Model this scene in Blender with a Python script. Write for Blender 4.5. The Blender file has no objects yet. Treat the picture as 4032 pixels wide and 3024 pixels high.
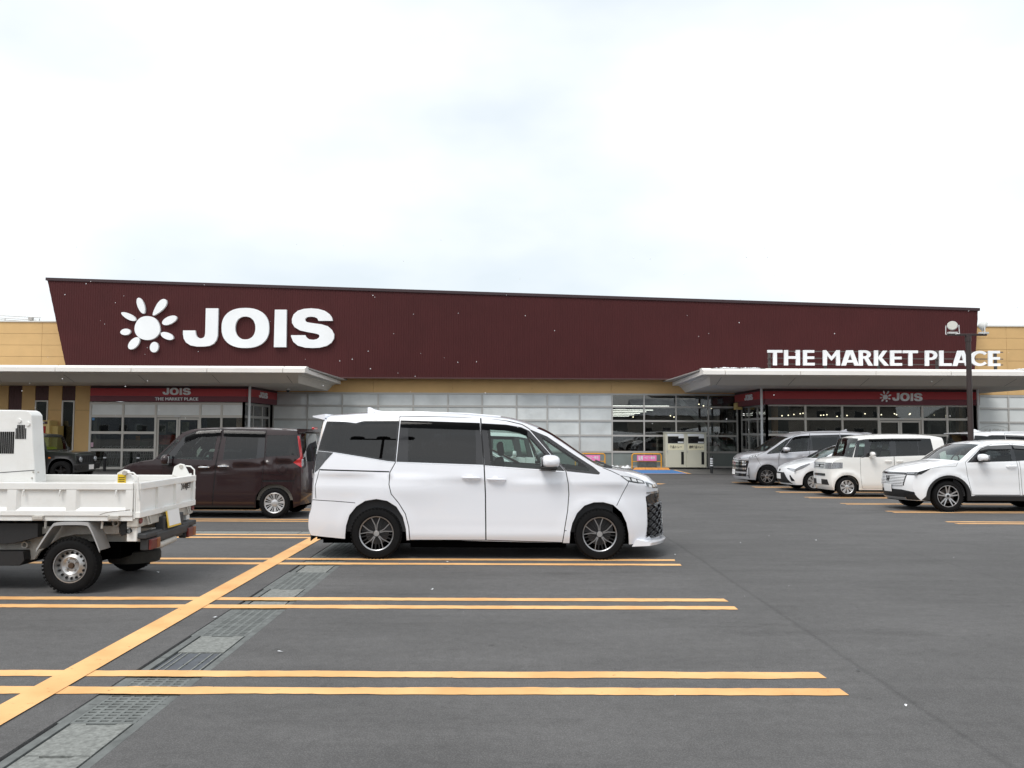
import bpy, bmesh, math, random
import numpy as np
from mathutils import Vector, Matrix
from mathutils.geometry import delaunay_2d_cdt
random.seed(7); rng = np.random.default_rng(7)
R = math.radians
scene = bpy.context.scene
col = scene.collection

# ------------------------------------------------------------------ camera
F_PX, CX, CY, CAM_H = 3200.0, 2016.0, 1512.0, 1.65
CAM_M = (Matrix.Rotation(-math.atan(16/3200), 3, 'Z') @ Matrix.Rotation(R(90)+math.atan(181/3200), 3, 'X')
         @ Matrix.Rotation(math.atan(0.0042), 3, 'Z'))
cam = bpy.data.cameras.new('camera'); cam_o = bpy.data.objects.new('camera', cam); col.objects.link(cam_o)
cam.lens = 36*F_PX/4032; cam.sensor_width = 36; cam.clip_end = 3000; cam.clip_start = 0.05
cam_o.matrix_world = Matrix.Translation((0, 0, CAM_H)) @ CAM_M.to_4x4()
scene.camera = cam_o

# ------------------------------------------------------------------ sky, sun, exposure
SUN_EL, SUN_AZ = R(56), R(212)        # azimuth measured from +Y towards +X
w = bpy.data.worlds.new('World'); scene.world = w; w.use_nodes = True
nt = w.node_tree; nt.nodes.clear()
out = nt.nodes.new('ShaderNodeOutputWorld'); bg = nt.nodes.new('ShaderNodeBackground')
sky = nt.nodes.new('ShaderNodeTexSky'); sky.sky_type = 'NISHITA'; sky.sun_disc = False
sky.sun_elevation = SUN_EL; sky.sun_rotation = SUN_AZ; sky.dust_density = 2.0
tc = nt.nodes.new('ShaderNodeTexCoord'); mp = nt.nodes.new('ShaderNodeMapping')
mp.inputs['Scale'].default_value = (1.0, 1.0, 2.2); mp.inputs['Location'].default_value = (3.1, 0.0, 0.4)
nz = nt.nodes.new('ShaderNodeTexNoise'); nz.inputs['Scale'].default_value = 1.5
nz.inputs['Detail'].default_value = 5; nz.inputs['Roughness'].default_value = 0.5
rp = nt.nodes.new('ShaderNodeValToRGB')
rp.color_ramp.elements[0].position = 0.34; rp.color_ramp.elements[0].color = (6.2, 6.8, 7.2, 1)
rp.color_ramp.elements[1].position = 0.60; rp.color_ramp.elements[1].color = (9.2, 9.3, 9.3, 1)
mx = nt.nodes.new('ShaderNodeMixRGB'); mx.inputs['Fac'].default_value = 0.9
nt.links.new(tc.outputs['Generated'], mp.inputs['Vector']); nt.links.new(mp.outputs['Vector'], nz.inputs['Vector'])
nt.links.new(nz.outputs['Fac'], rp.inputs['Fac']); nt.links.new(sky.outputs['Color'], mx.inputs['Color1'])
nt.links.new(rp.outputs['Color'], mx.inputs['Color2']); nt.links.new(mx.outputs['Color'], bg.inputs['Color'])
bg.inputs['Strength'].default_value = 0.1
nt.links.new(bg.outputs['Background'], out.inputs['Surface'])
sun = bpy.data.lights.new('sun', 'SUN'); sun.energy = 1.5; sun.angle = R(25); sun.color = (1.0, 0.965, 0.92)
sun_o = bpy.data.objects.new('sun', sun); col.objects.link(sun_o)
sd = Vector((math.sin(SUN_AZ)*math.cos(SUN_EL), math.cos(SUN_AZ)*math.cos(SUN_EL), math.sin(SUN_EL)))
sun_o.rotation_euler = (-sd).to_track_quat('-Z', 'Y').to_euler(); sun_o.location = sd*60
scene.view_settings.view_transform = 'Standard'; scene.view_settings.look = 'None'
scene.view_settings.exposure = 0.5; scene.view_settings.gamma = 1.0; scene.view_settings.use_curve_mapping = False
scene.cycles.use_denoising = True
scene.cycles.max_bounces = 8; scene.cycles.transparent_max_bounces = 16
scene.cycles.caustics_reflective = False; scene.cycles.caustics_refractive = False

# ------------------------------------------------------------------ measuring helpers
def ray(u, v):
    return CAM_M @ Vector(((u-CX)/F_PX, (CY-v)/F_PX, -1.0))
def at(u, v, Y):
    d = ray(u, v); t = Y/d.y
    return Vector((d.x*t, Y, CAM_H+d.z*t))
def G(Y):                      # the lot falls gently towards the shop
    t = min(1.0, max(0.0, (Y-11.0)/17.0))
    return -0.23*t*t*(3-2*t)
def slope(Y):
    return (G(Y+0.6)-G(Y-0.6))/1.2
def gnd(u, v):
    lo, hi = 2.0, 80.0
    for _ in range(40):
        m = (lo+hi)/2
        if at(u, v, m).z > G(m): lo = m
        else: hi = m
    return at(u, v, lo)

# ------------------------------------------------------------------ materials
MATS = {}
def srgb(r, g, b):
    f = lambda c: (c/255/12.92) if c <= 10 else ((c/255+0.055)/1.055)**2.4
    return (f(r), f(g), f(b))
def pmat(name, colr, rough=0.5, metal=0.0, coat=0.0, spec=0.5, var=0.0, vscale=3.0, bump=0.0, bscale=80.0, emit=None, estr=0.0,
         dirt=0.0, dirtcol=(0.12, 0.1, 0.08), coat_rough=0.04):
    if name in MATS: return MATS[name]
    m = bpy.data.materials.new(name); m.use_nodes = True; MATS[name] = m
    n = m.node_tree.nodes; l = m.node_tree.links; b = n['Principled BSDF']
    b.inputs['Base Color'].default_value = (*colr, 1); b.inputs['Roughness'].default_value = rough
    b.inputs['Metallic'].default_value = metal; b.inputs['Coat Weight'].default_value = coat
    b.inputs['Coat Roughness'].default_value = coat_rough; b.inputs['Specular IOR Level'].default_value = spec
    if emit:
        b.inputs['Emission Color'].default_value = (*emit, 1); b.inputs['Emission Strength'].default_value = estr
    t = n.new('ShaderNodeTexCoord')
    src = None
    if var > 0:
        nz = n.new('ShaderNodeTexNoise'); nz.inputs['Scale'].default_value = vscale; nz.inputs['Detail'].default_value = 6
        l.new(t.outputs['Object'], nz.inputs['Vector'])
        hs = n.new('ShaderNodeMixRGB'); hs.blend_type = 'MULTIPLY'; hs.inputs['Fac'].default_value = 1
        mr = n.new('ShaderNodeMapRange'); mr.inputs['From Min'].default_value = 0.3; mr.inputs['From Max'].default_value = 0.7
        mr.inputs['To Min'].default_value = 1-var; mr.inputs['To Max'].default_value = 1+var*0.6
        l.new(nz.outputs['Fac'], mr.inputs['Value']); hs.inputs['Color1'].default_value = (*colr, 1)
        l.new(mr.outputs['Result'], hs.inputs['Color2']); src = hs.outputs['Color']
    if dirt > 0:
        nz = n.new('ShaderNodeTexNoise'); nz.inputs['Scale'].default_value = 6; nz.inputs['Detail'].default_value = 8
        nz.inputs['Roughness'].default_value = 0.7
        l.new(t.outputs['Object'], nz.inputs['Vector'])
        mr = n.new('ShaderNodeMapRange'); mr.inputs['From Min'].default_value = 0.5; mr.inputs['From Max'].default_value = 0.75
        mr.inputs['To Max'].default_value = dirt; l.new(nz.outputs['Fac'], mr.inputs['Value'])
        mxd = n.new('ShaderNodeMixRGB'); mxd.inputs['Color2'].default_value = (*dirtcol, 1)
        if src: l.new(src, mxd.inputs['Color1'])
        else: mxd.inputs['Color1'].default_value = (*colr, 1)
        l.new(mr.outputs['Result'], mxd.inputs['Fac']); src = mxd.outputs['Color']
    if src: l.new(src, b.inputs['Base Color'])
    if bump > 0:
        nz = n.new('ShaderNodeTexNoise'); nz.inputs['Scale'].default_value = bscale; nz.inputs['Detail'].default_value = 5
        l.new(t.outputs['Object'], nz.inputs['Vector'])
        bp = n.new('ShaderNodeBump'); bp.inputs['Strength'].default_value = bump; bp.inputs['Distance'].default_value = 0.01
        l.new(nz.outputs['Fac'], bp.inputs['Height']); l.new(bp.outputs['Normal'], b.inputs['Normal'])
    return m
def glassmat(name, tint, refl=1.0, rough=0.0, wav=0.0):
    if name in MATS: return MATS[name]
    m = bpy.data.materials.new(name); m.use_nodes = True; MATS[name] = m
    n = m.node_tree.nodes; l = m.node_tree.links; n.clear()
    o = n.new('ShaderNodeOutputMaterial'); mixs = n.new('ShaderNodeMixShader')
    tr = n.new('ShaderNodeBsdfTransparent'); tr.inputs['Color'].default_value = (*tint, 1)
    gl = n.new('ShaderNodeBsdfGlossy'); gl.inputs['Roughness'].default_value = rough
    fr = n.new('ShaderNodeFresnel'); fr.inputs['IOR'].default_value = 1.52
    mt = n.new('ShaderNodeMath'); mt.operation = 'MULTIPLY'; mt.inputs[1].default_value = refl; mt.use_clamp = True
    l.new(fr.outputs['Fac'], mt.inputs[0]); l.new(mt.outputs[0], mixs.inputs['Fac'])
    l.new(tr.outputs[0], mixs.inputs[1]); l.new(gl.outputs[0], mixs.inputs[2]); l.new(mixs.outputs[0], o.inputs['Surface'])
    if wav > 0:
        t = n.new('ShaderNodeTexCoord'); nz = n.new('ShaderNodeTexNoise'); nz.inputs['Scale'].default_value = 1.6
        l.new(t.outputs['Object'], nz.inputs['Vector'])
        bp = n.new('ShaderNodeBump'); bp.inputs['Strength'].default_value = wav; bp.inputs['Distance'].default_value = 0.02
        l.new(nz.outputs['Fac'], bp.inputs['Height']); l.new(bp.outputs['Normal'], gl.inputs['Normal'])
    return m

# ------------------------------------------------------------------ object helpers
def tag(o, label=None, cat=None, group=None, kind=None):
    if label: o['label'] = label
    if cat: o['category'] = cat
    if group: o['group'] = group
    if kind: o['kind'] = kind
    return o
def empty(name, loc=(0, 0, 0), rz=0.0, parent=None):
    o = bpy.data.objects.new(name, None); col.objects.link(o); o.location = loc; o.rotation_euler = (0, 0, rz)
    o.empty_display_size = 0.1
    if parent: o.parent = parent
    return o
def link_mesh(name, me, parent=None, loc=None):
    o = bpy.data.objects.new(name, me); col.objects.link(o)
    if parent: o.parent = parent
    if loc is not None: o.location = loc
    return o
def mesh_obj(name, V, F, mat, parent=None, smooth=False, normals=None, loc=None):
    me = bpy.data.meshes.new(name); me.from_pydata([tuple(map(float, v)) for v in V], [], F)
    me.materials.append(mat)
    if smooth:
        me.polygons.foreach_set('use_smooth', [True]*len(me.polygons))
    if normals is not None:
        me.normals_split_custom_set_from_vertices([tuple(map(float, q)) for q in normals])
    me.update()
    return link_mesh(name, me, parent, loc)

class MB:
    """collects simple shapes; build() links them as ONE mesh object"""
    def __init__(s): s.v = []; s.f = []
    def add(s, V, F):
        n = len(s.v); s.v += [tuple(map(float, p)) for p in V]; s.f += [tuple(i+n for i in q) for q in F]; return s
    def box(s, a, b, M=None):
        x0, y0, z0 = a; x1, y1, z1 = b
        V = [(x0,y0,z0),(x1,y0,z0),(x1,y1,z0),(x0,y1,z0),(x0,y0,z1),(x1,y0,z1),(x1,y1,z1),(x0,y1,z1)]
        if M is not None: V = [M @ Vector(p) for p in V]
        return s.add(V, [(0,3,2,1),(4,5,6,7),(0,1,5,4),(1,2,6,5),(2,3,7,6),(3,0,4,7)])
    def cbox(s, c, d, M=None):
        return s.box((c[0]-d[0]/2,c[1]-d[1]/2,c[2]-d[2]/2), (c[0]+d[0]/2,c[1]+d[1]/2,c[2]+d[2]/2), M)
    def tube(s, pts, r, seg=8, cap=True):
        pts = [Vector(p) for p in pts]; rings = []
        rr = r if hasattr(r, '__len__') else [r]*len(pts)
        up = None
        for i, p in enumerate(pts):
            d = (pts[min(i+1, len(pts)-1)]-pts[max(i-1, 0)]).normalized()
            if up is None:
                up = Vector((0,0,1)) if abs(d.z) < 0.9 else Vector((1,0,0))
            a = d.cross(up).normalized(); up = a.cross(d).normalized()
            rings.append([p+(a*math.cos(t)+up*math.sin(t))*rr[i] for t in [2*math.pi*k/seg for k in range(seg)]])
        V = [q for ring in rings for q in ring]; F = []
        for i in range(len(pts)-1):
            for k in range(seg):
                k2 = (k+1) % seg
                F.append((i*seg+k, i*seg+k2, (i+1)*seg+k2, (i+1)*seg+k))
        if cap:
            F.append(tuple(range(seg))[::-1]); F.append(tuple((len(pts)-1)*seg+k for k in range(seg)))
        return s.add(V, F)
    def lathe(s, prof, seg=24, axis='Y', c=(0,0,0), a0=0.0, a1=2*math.pi):
        """prof: (axial, radius) pairs"""
        full = abs(a1-a0) > 6.28; n = seg if full else seg+1
        V = []
        for (h, r) in prof:
            for k in range(n):
                t = a0+(a1-a0)*k/seg; p = r*math.cos(t); q = r*math.sin(t)
                if axis == 'Y': V.append((c[0]+p, c[1]+h, c[2]+q))
                elif axis == 'Z': V.append((c[0]+p, c[1]+q, c[2]+h))
                else: V.append((c[0]+h, c[1]+p, c[2]+q))
        F = []
        for i in range(len(prof)-1):
            for k in range(n if full else n-1):
                k2 = (k+1) % n
                F.append((i*n+k, i*n+k2, (i+1)*n+k2, (i+1)*n+k))
        return s.add(V, F)
    def prism(s, polys, f, d):
        """polys: 2-D polygons (their union is filled); f(a,b)->point; d: extrusion vector"""
        V2, T, B = fill2d(polys)
        d = Vector(d); n = len(V2)
        V = [Vector(f(a, b)) for a, b in V2]; V += [p+d for p in V]
        F = [tuple(t) for t in T]+[tuple(i+n for i in t[::-1]) for t in T]
        F += [(a, b, b+n, a+n)[::-1] for a, b in B]
        return s.add(V, F)
    def build(s, name, mat, parent=None, smooth=False, bevel=0.0, loc=None, fix=True, angle=40):
        me = bpy.data.meshes.new(name); me.from_pydata(s.v, [], s.f); me.materials.append(mat)
        if fix:
            bm = bmesh.new(); bm.from_mesh(me); bmesh.ops.recalc_face_normals(bm, faces=bm.faces); bm.to_mesh(me); bm.free()
        if smooth:
            me.polygons.foreach_set('use_smooth', [True]*len(me.polygons))
            try: me.set_sharp_from_angle(angle=R(angle))
            except Exception: pass
        me.update()
        o = link_mesh(name, me, parent, loc)
        if bevel:
            b = o.modifiers.new('bevel', 'BEVEL'); b.width = bevel; b.segments = 2; b.limit_method = 'ANGLE'
        return o

def fill2d(polys):
    V = []; E = []; FF = []
    for p in polys:
        p = list(p)
        if sum(p[i][0]*p[(i+1) % len(p)][1]-p[(i+1) % len(p)][0]*p[i][1] for i in range(len(p))) < 0: p = p[::-1]
        n = len(V); V += [Vector((float(a), float(b))) for a, b in p]; FF.append(list(range(n, n+len(p))))
    vs, es, fs, ov, oe, of = delaunay_2d_cdt(V, [], FF, 0, 1e-6)
    T = []
    for t, o in zip(fs, of):
        if len(o):
            a, b, c = [vs[i] for i in t[:3]]
            if (b-a).cross(c-a) < 0: t = t[::-1]
            T.append(list(t))
    cnt = {}
    for t in T:
        for i in range(len(t)):
            a, b = t[i], t[(i+1) % len(t)]
            cnt[(a, b)] = cnt.get((a, b), 0)+1
    B = [e for e in cnt if (e[1], e[0]) not in cnt]
    return [(v.x, v.y) for v in vs], T, B
def ring_polys(outer, inner):
    """outline with a hole as quads strip (same point count)"""
    n = len(outer); return [[outer[i], outer[(i+1) % n], inner[(i+1) % n], inner[i]] for i in range(n)]
def stroke_polys(pts, wd):
    """thick polyline -> quads and mitre discs, to be united by fill2d"""
    out = []
    P = [Vector(p) for p in pts]
    L = []; Rr = []
    for i, p in enumerate(P):
        d0 = (P[i]-P[i-1]).normalized() if i > 0 else None
        d1 = (P[i+1]-P[i]).normalized() if i < len(P)-1 else None
        d = (d0+d1).normalized() if d0 and d1 else (d0 or d1)
        nrm = Vector((-d.y, d.x)); k = 1.0
        if d0 and d1: k = 1/max(0.5, nrm.dot(Vector((-d1.y, d1.x))))
        L.append(p+nrm*wd/2*k); Rr.append(p-nrm*wd/2*k)
    for i in range(len(P)-1):
        out.append([L[i], Rr[i], Rr[i+1], L[i+1]])
    return [[(q.x, q.y) for q in o] for o in out]
def ell(cx, cy, rx, ry, n=32, rot=0.0, pw=2.0):
    o = []
    for k in range(n):
        t = 2*math.pi*k/n; c, s_ = math.cos(t), math.sin(t)
        x = rx*math.copysign(abs(c)**(2/pw), c); y = ry*math.copysign(abs(s_)**(2/pw), s_)
        o.append((cx+x*math.cos(rot)-y*math.sin(rot), cy+x*math.sin(rot)+y*math.cos(rot)))
    return o
def text_obj(name, s, size, mat, parent, M, extrude=0.004, bold=0.0, width=None, align='CENTER'):
    """lettering as real geometry; M places its local XY plane"""
    cu = bpy.data.curves.new(name, 'FONT'); cu.body = s; cu.size = size; cu.align_x = align; cu.align_y = 'CENTER'
    cu.extrude = extrude; cu.offset = bold; cu.resolution_u = 3
    tmp = bpy.data.objects.new('t', cu); col.objects.link(tmp)
    bpy.context.view_layer.update()
    me = bpy.data.meshes.new_from_object(tmp.evaluated_get(bpy.context.evaluated_depsgraph_get()))
    bpy.data.objects.remove(tmp); bpy.data.curves.remove(cu)
    me.name = name
    sx = 1.0
    if width and len(me.vertices):
        xs = [v.co.x for v in me.vertices]; wd = max(xs)-min(xs)
        if wd > 1e-6: sx = width/wd
    me.transform(M @ Matrix.Diagonal((sx, 1, 1, 1)))
    me.materials.clear(); me.materials.append(mat)
    return link_mesh(name, me, parent)
def facing(p, s=1.0):
    """matrix for lettering on a wall that faces the camera side (-Y)"""
    return Matrix.Translation(p) @ Matrix.Rotation(R(90), 4, 'X') @ Matrix.Scale(s, 4)
# ------------------------------------------------------------------ palette
M_white = pmat('white_pearl_paint', (0.80, 0.815, 0.865), 0.32, coat=1.0, spec=0.5)
M_white2 = pmat('white_paint_warm', (0.82, 0.815, 0.79), 0.35, coat=1.0)
M_white3 = pmat('white_paint_cool', (0.81, 0.825, 0.85), 0.32, coat=1.0)
M_silver = pmat('silver_paint', (0.55, 0.55, 0.58), 0.34, metal=0.55, coat=1.0)
M_brown = pmat('brown_paint', (0.019, 0.0072, 0.0085), 0.30, spec=0.3, coat=0.6)
M_maroon = pmat('maroon_paint', (0.10, 0.022, 0.028), 0.3, coat=1.0)
M_green = pmat('dark_green_paint', (0.016, 0.020, 0.017), 0.32, coat=0.9)
M_navy = pmat('dark_blue_paint', (0.02, 0.022, 0.045), 0.3, coat=1.0)
M_truck = pmat('truck_white', (0.82, 0.82, 0.80), 0.42, coat=0.35, var=0.05, vscale=2, dirt=0.15, dirtcol=(0.42, 0.36, 0.28))
M_truck2 = pmat('truck_frame_white', (0.50, 0.48, 0.44), 0.6, var=0.25, vscale=6, dirt=0.75, dirtcol=(0.16, 0.12, 0.09))
M_black = pmat('black_plastic', (0.012, 0.012, 0.013), 0.55, bump=0.1, bscale=300)
M_gloss = pmat('black_gloss', (0.008, 0.008, 0.010), 0.12, coat=0.6)
M_gap = pmat('panel_gap', (0.010, 0.010, 0.012), 0.8)
M_under = pmat('underbody', (0.002, 0.002, 0.002), 1.0, spec=0.0)
M_tyre = pmat('tyre_rubber', (0.0065, 0.0065, 0.007), 0.85, spec=0.2, var=0.25, vscale=9, bump=0.25, bscale=60)
M_alloy = pmat('alloy', (0.62, 0.62, 0.63), 0.28, metal=0.9)
M_alloyd = pmat('alloy_dark', (0.006, 0.006, 0.007), 0.55)
M_alloym = pmat('alloy_machined', (0.40, 0.40, 0.41), 0.3, metal=0.9)
M_cover = pmat('wheel_cover', (0.58, 0.59, 0.60), 0.36, metal=0.7)
M_steel = pmat('steel_rim', (0.50, 0.50, 0.50), 0.38, metal=0.8, var=0.2, vscale=8, dirt=0.5, dirtcol=(0.12, 0.09, 0.06))
M_chrome = pmat('chrome', (0.80, 0.80, 0.82), 0.10, metal=1.0)
M_disc = pmat('brake_disc', (0.09, 0.08, 0.075), 0.45, metal=0.8)
M_int = pmat('interior_grey', (0.045, 0.045, 0.048), 0.8)
M_intl = pmat('interior_beige', (0.20, 0.19, 0.17), 0.8)
M_lens = pmat('lamp_lens', (0.42, 0.44, 0.47), 0.12, metal=0.45, coat=1.0, var=0.35, vscale=26)
M_lamp = pmat('lamp_segment', (0.78, 0.80, 0.83), 0.15, coat=1.0)
M_lensd = pmat('lamp_lens_dark', (0.03, 0.032, 0.036), 0.1, coat=1.0, var=0.5, vscale=20)
M_red = pmat('lamp_red', (0.50, 0.014, 0.02), 0.16, coat=1.0)
M_amber = pmat('lamp_amber', (0.55, 0.14, 0.02), 0.2, coat=1.0)
M_plate = pmat('plate_white', (0.80, 0.80, 0.80), 0.5)
M_plate_y = pmat('plate_yellow', (0.75, 0.50, 0.05), 0.5)
M_glass = glassmat('car_glass', (0.62, 0.72, 0.68), 1.25)
M_priv = glassmat('privacy_glass', (0.055, 0.060, 0.065), 1.5)
M_visor = glassmat('visor_smoke', (0.10, 0.10, 0.11), 0.18)
M_shop = glassmat('shop_glass', (0.74, 0.77, 0.75), 1.9, wav=0.03)
M_film = pmat('window_film', (0.72, 0.75, 0.745), 0.3, coat=1.0, coat_rough=0.01, var=0.10, vscale=0.9)
M_film2 = pmat('roller_blind', (0.80, 0.82, 0.81), 0.25, spec=0.5, var=0.06, vscale=2)
M_spandrel = pmat('grey_green_glass_panel', (0.22, 0.25, 0.24), 0.15, spec=0.6, var=0.08, vscale=1.2)
M_frame = pmat('aluminium_frame', (0.46, 0.45, 0.43), 0.42, metal=0.15)
M_framel = pmat('aluminium_frame_pale', (0.64, 0.61, 0.56), 0.45)
M_beige = pmat('ochre_siding', srgb(211, 174, 120), 0.75, var=0.06, vscale=1.5, bump=0.15, bscale=50)
M_panel = pmat('maroon_ribbed_cladding', (0.061, 0.0118, 0.0125), 0.6, spec=0.25, var=0.10, vscale=0.7)
M_coping = pmat('dark_coping', (0.035, 0.016, 0.020), 0.5)
M_stripe = pmat('maroon_board', (0.075, 0.028, 0.026), 0.6, var=0.15, vscale=4)
M_signw = pmat('sign_white', (0.86, 0.88, 0.90), 0.35, var=0.04, vscale=1.0)
M_signs = pmat('sign_side_grey', (0.30, 0.31, 0.33), 0.5)
M_signr = pmat('sign_red', (0.42, 0.022, 0.030), 0.42)
M_signm = pmat('sign_maroon', (0.145, 0.016, 0.030), 0.45)
M_signd = pmat('sign_dark', (0.035, 0.006, 0.008), 0.5)
M_fascia = pmat('canopy_fascia', (0.84, 0.81, 0.77), 0.45, var=0.05, vscale=1.2)
M_soffit = pmat('canopy_soffit', (0.70, 0.66, 0.60), 0.7, var=0.06, vscale=0.8)
M_orange = None
M_conc = pmat('concrete', (0.205, 0.215, 0.204), 0.85, var=0.35, vscale=45, bump=0.3, bscale=120)
M_concd = pmat('concrete_dark', (0.13, 0.14, 0.137), 0.85, var=0.3, vscale=10, bump=0.4, bscale=90)
M_gratec = pmat('grating_concrete', (0.15, 0.162, 0.158), 0.8, var=0.25, vscale=9, bump=0.3, bscale=110)
M_iron = pmat('steel_plate', (0.085, 0.095, 0.11), 0.55, metal=0.3, var=0.2, vscale=10)
M_hole = pmat('dark_void', (0.006, 0.006, 0.006), 0.9)
M_yellow = pmat('barrier_yellow', srgb(226, 160, 45), 0.4, coat=0.3)
M_stop = pmat('wheel_stop_orange', srgb(222, 150, 70), 0.7, var=0.15, vscale=9)
M_pink = pmat('sign_pink', srgb(246, 130, 190), 0.5)
M_paper = pmat('paper_white', (0.72, 0.74, 0.76), 0.6)
M_bin = pmat('bin_cream', srgb(203, 201, 184), 0.45, var=0.03)
M_binl = pmat('bin_panel_cream', srgb(226, 220, 190), 0.5)
M_ink = pmat('dark_ink', (0.02, 0.012, 0.010), 0.6)
M_snow = pmat('snow', (0.82, 0.85, 0.88), 0.8, bump=0.5, bscale=40, dirt=0.35, dirtcol=(0.35, 0.35, 0.36))
M_pole = pmat('pole_brown', (0.030, 0.018, 0.017), 0.45)
M_lampgrey = pmat('floodlight_grey', (0.55, 0.56, 0.55), 0.45)
M_lampglass = pmat('floodlight_glass', (0.50, 0.51, 0.46), 0.25, spec=0.6)
M_bluep = pmat('bay_blue_paint', srgb(74, 128, 186), 0.7, var=0.12, vscale=2)
M_pipe = pmat('pipe_white', (0.66, 0.68, 0.69), 0.4)
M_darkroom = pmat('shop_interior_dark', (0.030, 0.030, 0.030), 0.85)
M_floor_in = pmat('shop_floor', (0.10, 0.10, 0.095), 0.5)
M_led = pmat('led_strip', (1, 1, 1), 0.5, emit=(1.0, 0.98, 0.92), estr=3.5)
M_warm = pmat('warm_bulb', (1, 0.9, 0.75), 0.5, emit=(1.0, 0.86, 0.62), estr=3.0)
M_cart = pmat('cart_wire', (0.66, 0.68, 0.70), 0.3, metal=0.7)
M_basket = pmat('basket_green', (0.010, 0.075, 0.048), 0.5)
M_redcloth = pmat('curtain_red', (0.42, 0.035, 0.025), 0.8)
M_booth = pmat('booth_cream', srgb(222, 195, 128), 0.5)
M_wood = pmat('timber_post', srgb(176, 132, 96), 0.6)
# ------------------------------------------------------------------ asphalt lot
def asphalt_mat():
    m = bpy.data.materials.new('asphalt'); m.use_nodes = True
    n = m.node_tree.nodes; l = m.node_tree.links; b = n['Principled BSDF']
    t = n.new('ShaderNodeTexCoord')
    def noise(scale, det=5, rough=0.6, sc=None):
        q = n.new('ShaderNodeTexNoise'); q.inputs['Scale'].default_value = scale; q.inputs['Detail'].default_value = det
        q.inputs['Roughness'].default_value = rough
        if sc:
            mpn = n.new('ShaderNodeMapping'); mpn.inputs['Scale'].default_value = sc
            l.new(t.outputs['Object'], mpn.inputs['Vector']); l.new(mpn.outputs['Vector'], q.inputs['Vector'])
        else: l.new(t.outputs['Object'], q.inputs['Vector'])
        return q.outputs['Fac']
    def mr(src, a, b_, c, d):
        q = n.new('ShaderNodeMapRange'); q.inputs['From Min'].default_value = a; q.inputs['From Max'].default_value = b_
        q.inputs['To Min'].default_value = c; q.inputs['To Max'].default_value = d; l.new(src, q.inputs['Value']); return q.outputs['Result']
    def mul(a, b_):
        q = n.new('ShaderNodeMath'); q.operation = 'MULTIPLY'; l.new(a, q.inputs[0]); l.new(b_, q.inputs[1]); return q.outputs[0]
    big = mr(noise(0.16, 4), 0.3, 0.7, 0.80, 1.16)
    mid = mr(noise(1.3, 6, 0.65, (0.5, 1.6, 1)), 0.3, 0.75, 0.84, 1.12)
    speck = mr(noise(140, 3, 0.8), 0.30, 0.72, 0.66, 1.40)
    stain = mr(noise(0.55, 7, 0.7, (0.6, 1.5, 1)), 0.57, 0.72, 1.0, 0.68)
    vor = n.new('ShaderNodeTexVoronoi'); vor.inputs['Scale'].default_value = 95; l.new(t.outputs['Object'], vor.inputs['Vector'])
    pebble = mr(vor.outputs['Distance'], 0.05, 0.6, 1.22, 0.82)
    spots = mr(noise(3.1, 5, 0.7, (1.0, 0.8, 1)), 0.645, 0.71, 1.0, 0.66)
    streak = mr(noise(2.0, 6, 0.7, (0.25, 3.0, 1)), 0.56, 0.78, 1.0, 0.74)
    pale = mr(noise(2.4, 7, 0.75), 0.62, 0.78, 1.0, 1.25)
    sx = n.new('ShaderNodeSeparateXYZ'); l.new(t.outputs['Object'], sx.inputs[0])
    wob = n.new('ShaderNodeMath'); wob.operation = 'MULTIPLY_ADD'; l.new(noise(0.9, 4), wob.inputs[0]); wob.inputs[1].default_value = 0.10; l.new(sx.outputs['X'], wob.inputs[2])
    side = mr(wob.outputs[0], 2.50, 2.56, 1.0, 0.95)                      # the aisle was laid separately
    ab = n.new('ShaderNodeMath'); ab.operation = 'SUBTRACT'; l.new(wob.outputs[0], ab.inputs[0]); ab.inputs[1].default_value = 2.53
    ab2 = n.new('ShaderNodeMath'); ab2.operation = 'ABSOLUTE'; l.new(ab.outputs[0], ab2.inputs[0])
    seam = mr(ab2.outputs[0], 0.0, 0.035, 0.78, 1.0)
    ab3 = n.new('ShaderNodeMath'); ab3.operation = 'SUBTRACT'; l.new(wob.outputs[0], ab3.inputs[0]); ab3.inputs[1].default_value = 5.6
    ab4 = n.new('ShaderNodeMath'); ab4.operation = 'ABSOLUTE'; l.new(ab3.outputs[0], ab4.inputs[0])
    seam2 = mr(ab4.outputs[0], 0.0, 0.03, 0.86, 1.0)
    f = mul(mul(mul(big, mid), mul(speck, stain)), pebble)
    mott = mr(noise(11, 4, 0.6), 0.3, 0.7, 0.90, 1.09); f = mul(f, mott)
    f = mul(mul(mul(f, spots), mul(streak, pale)), mul(side, mul(seam, seam2)))
    hs = n.new('ShaderNodeMixRGB'); hs.blend_type = 'MULTIPLY'; hs.inputs['Fac'].default_value = 1
    hs.inputs['Color1'].default_value = (0.113, 0.111, 0.111, 1); l.new(f, hs.inputs['Color2'])
    l.new(hs.outputs['Color'], b.inputs['Base Color'])
    b.inputs['Roughness'].default_value = 0.82; b.inputs['Specular IOR Level'].default_value = 0.35
    bp = n.new('ShaderNodeBump'); bp.inputs['Strength'].default_value = 0.35; bp.inputs['Distance'].default_value = 0.006
    l.new(speck, bp.inputs['Height']); l.new(bp.outputs['Normal'], b.inputs['Normal'])
    return m
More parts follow.
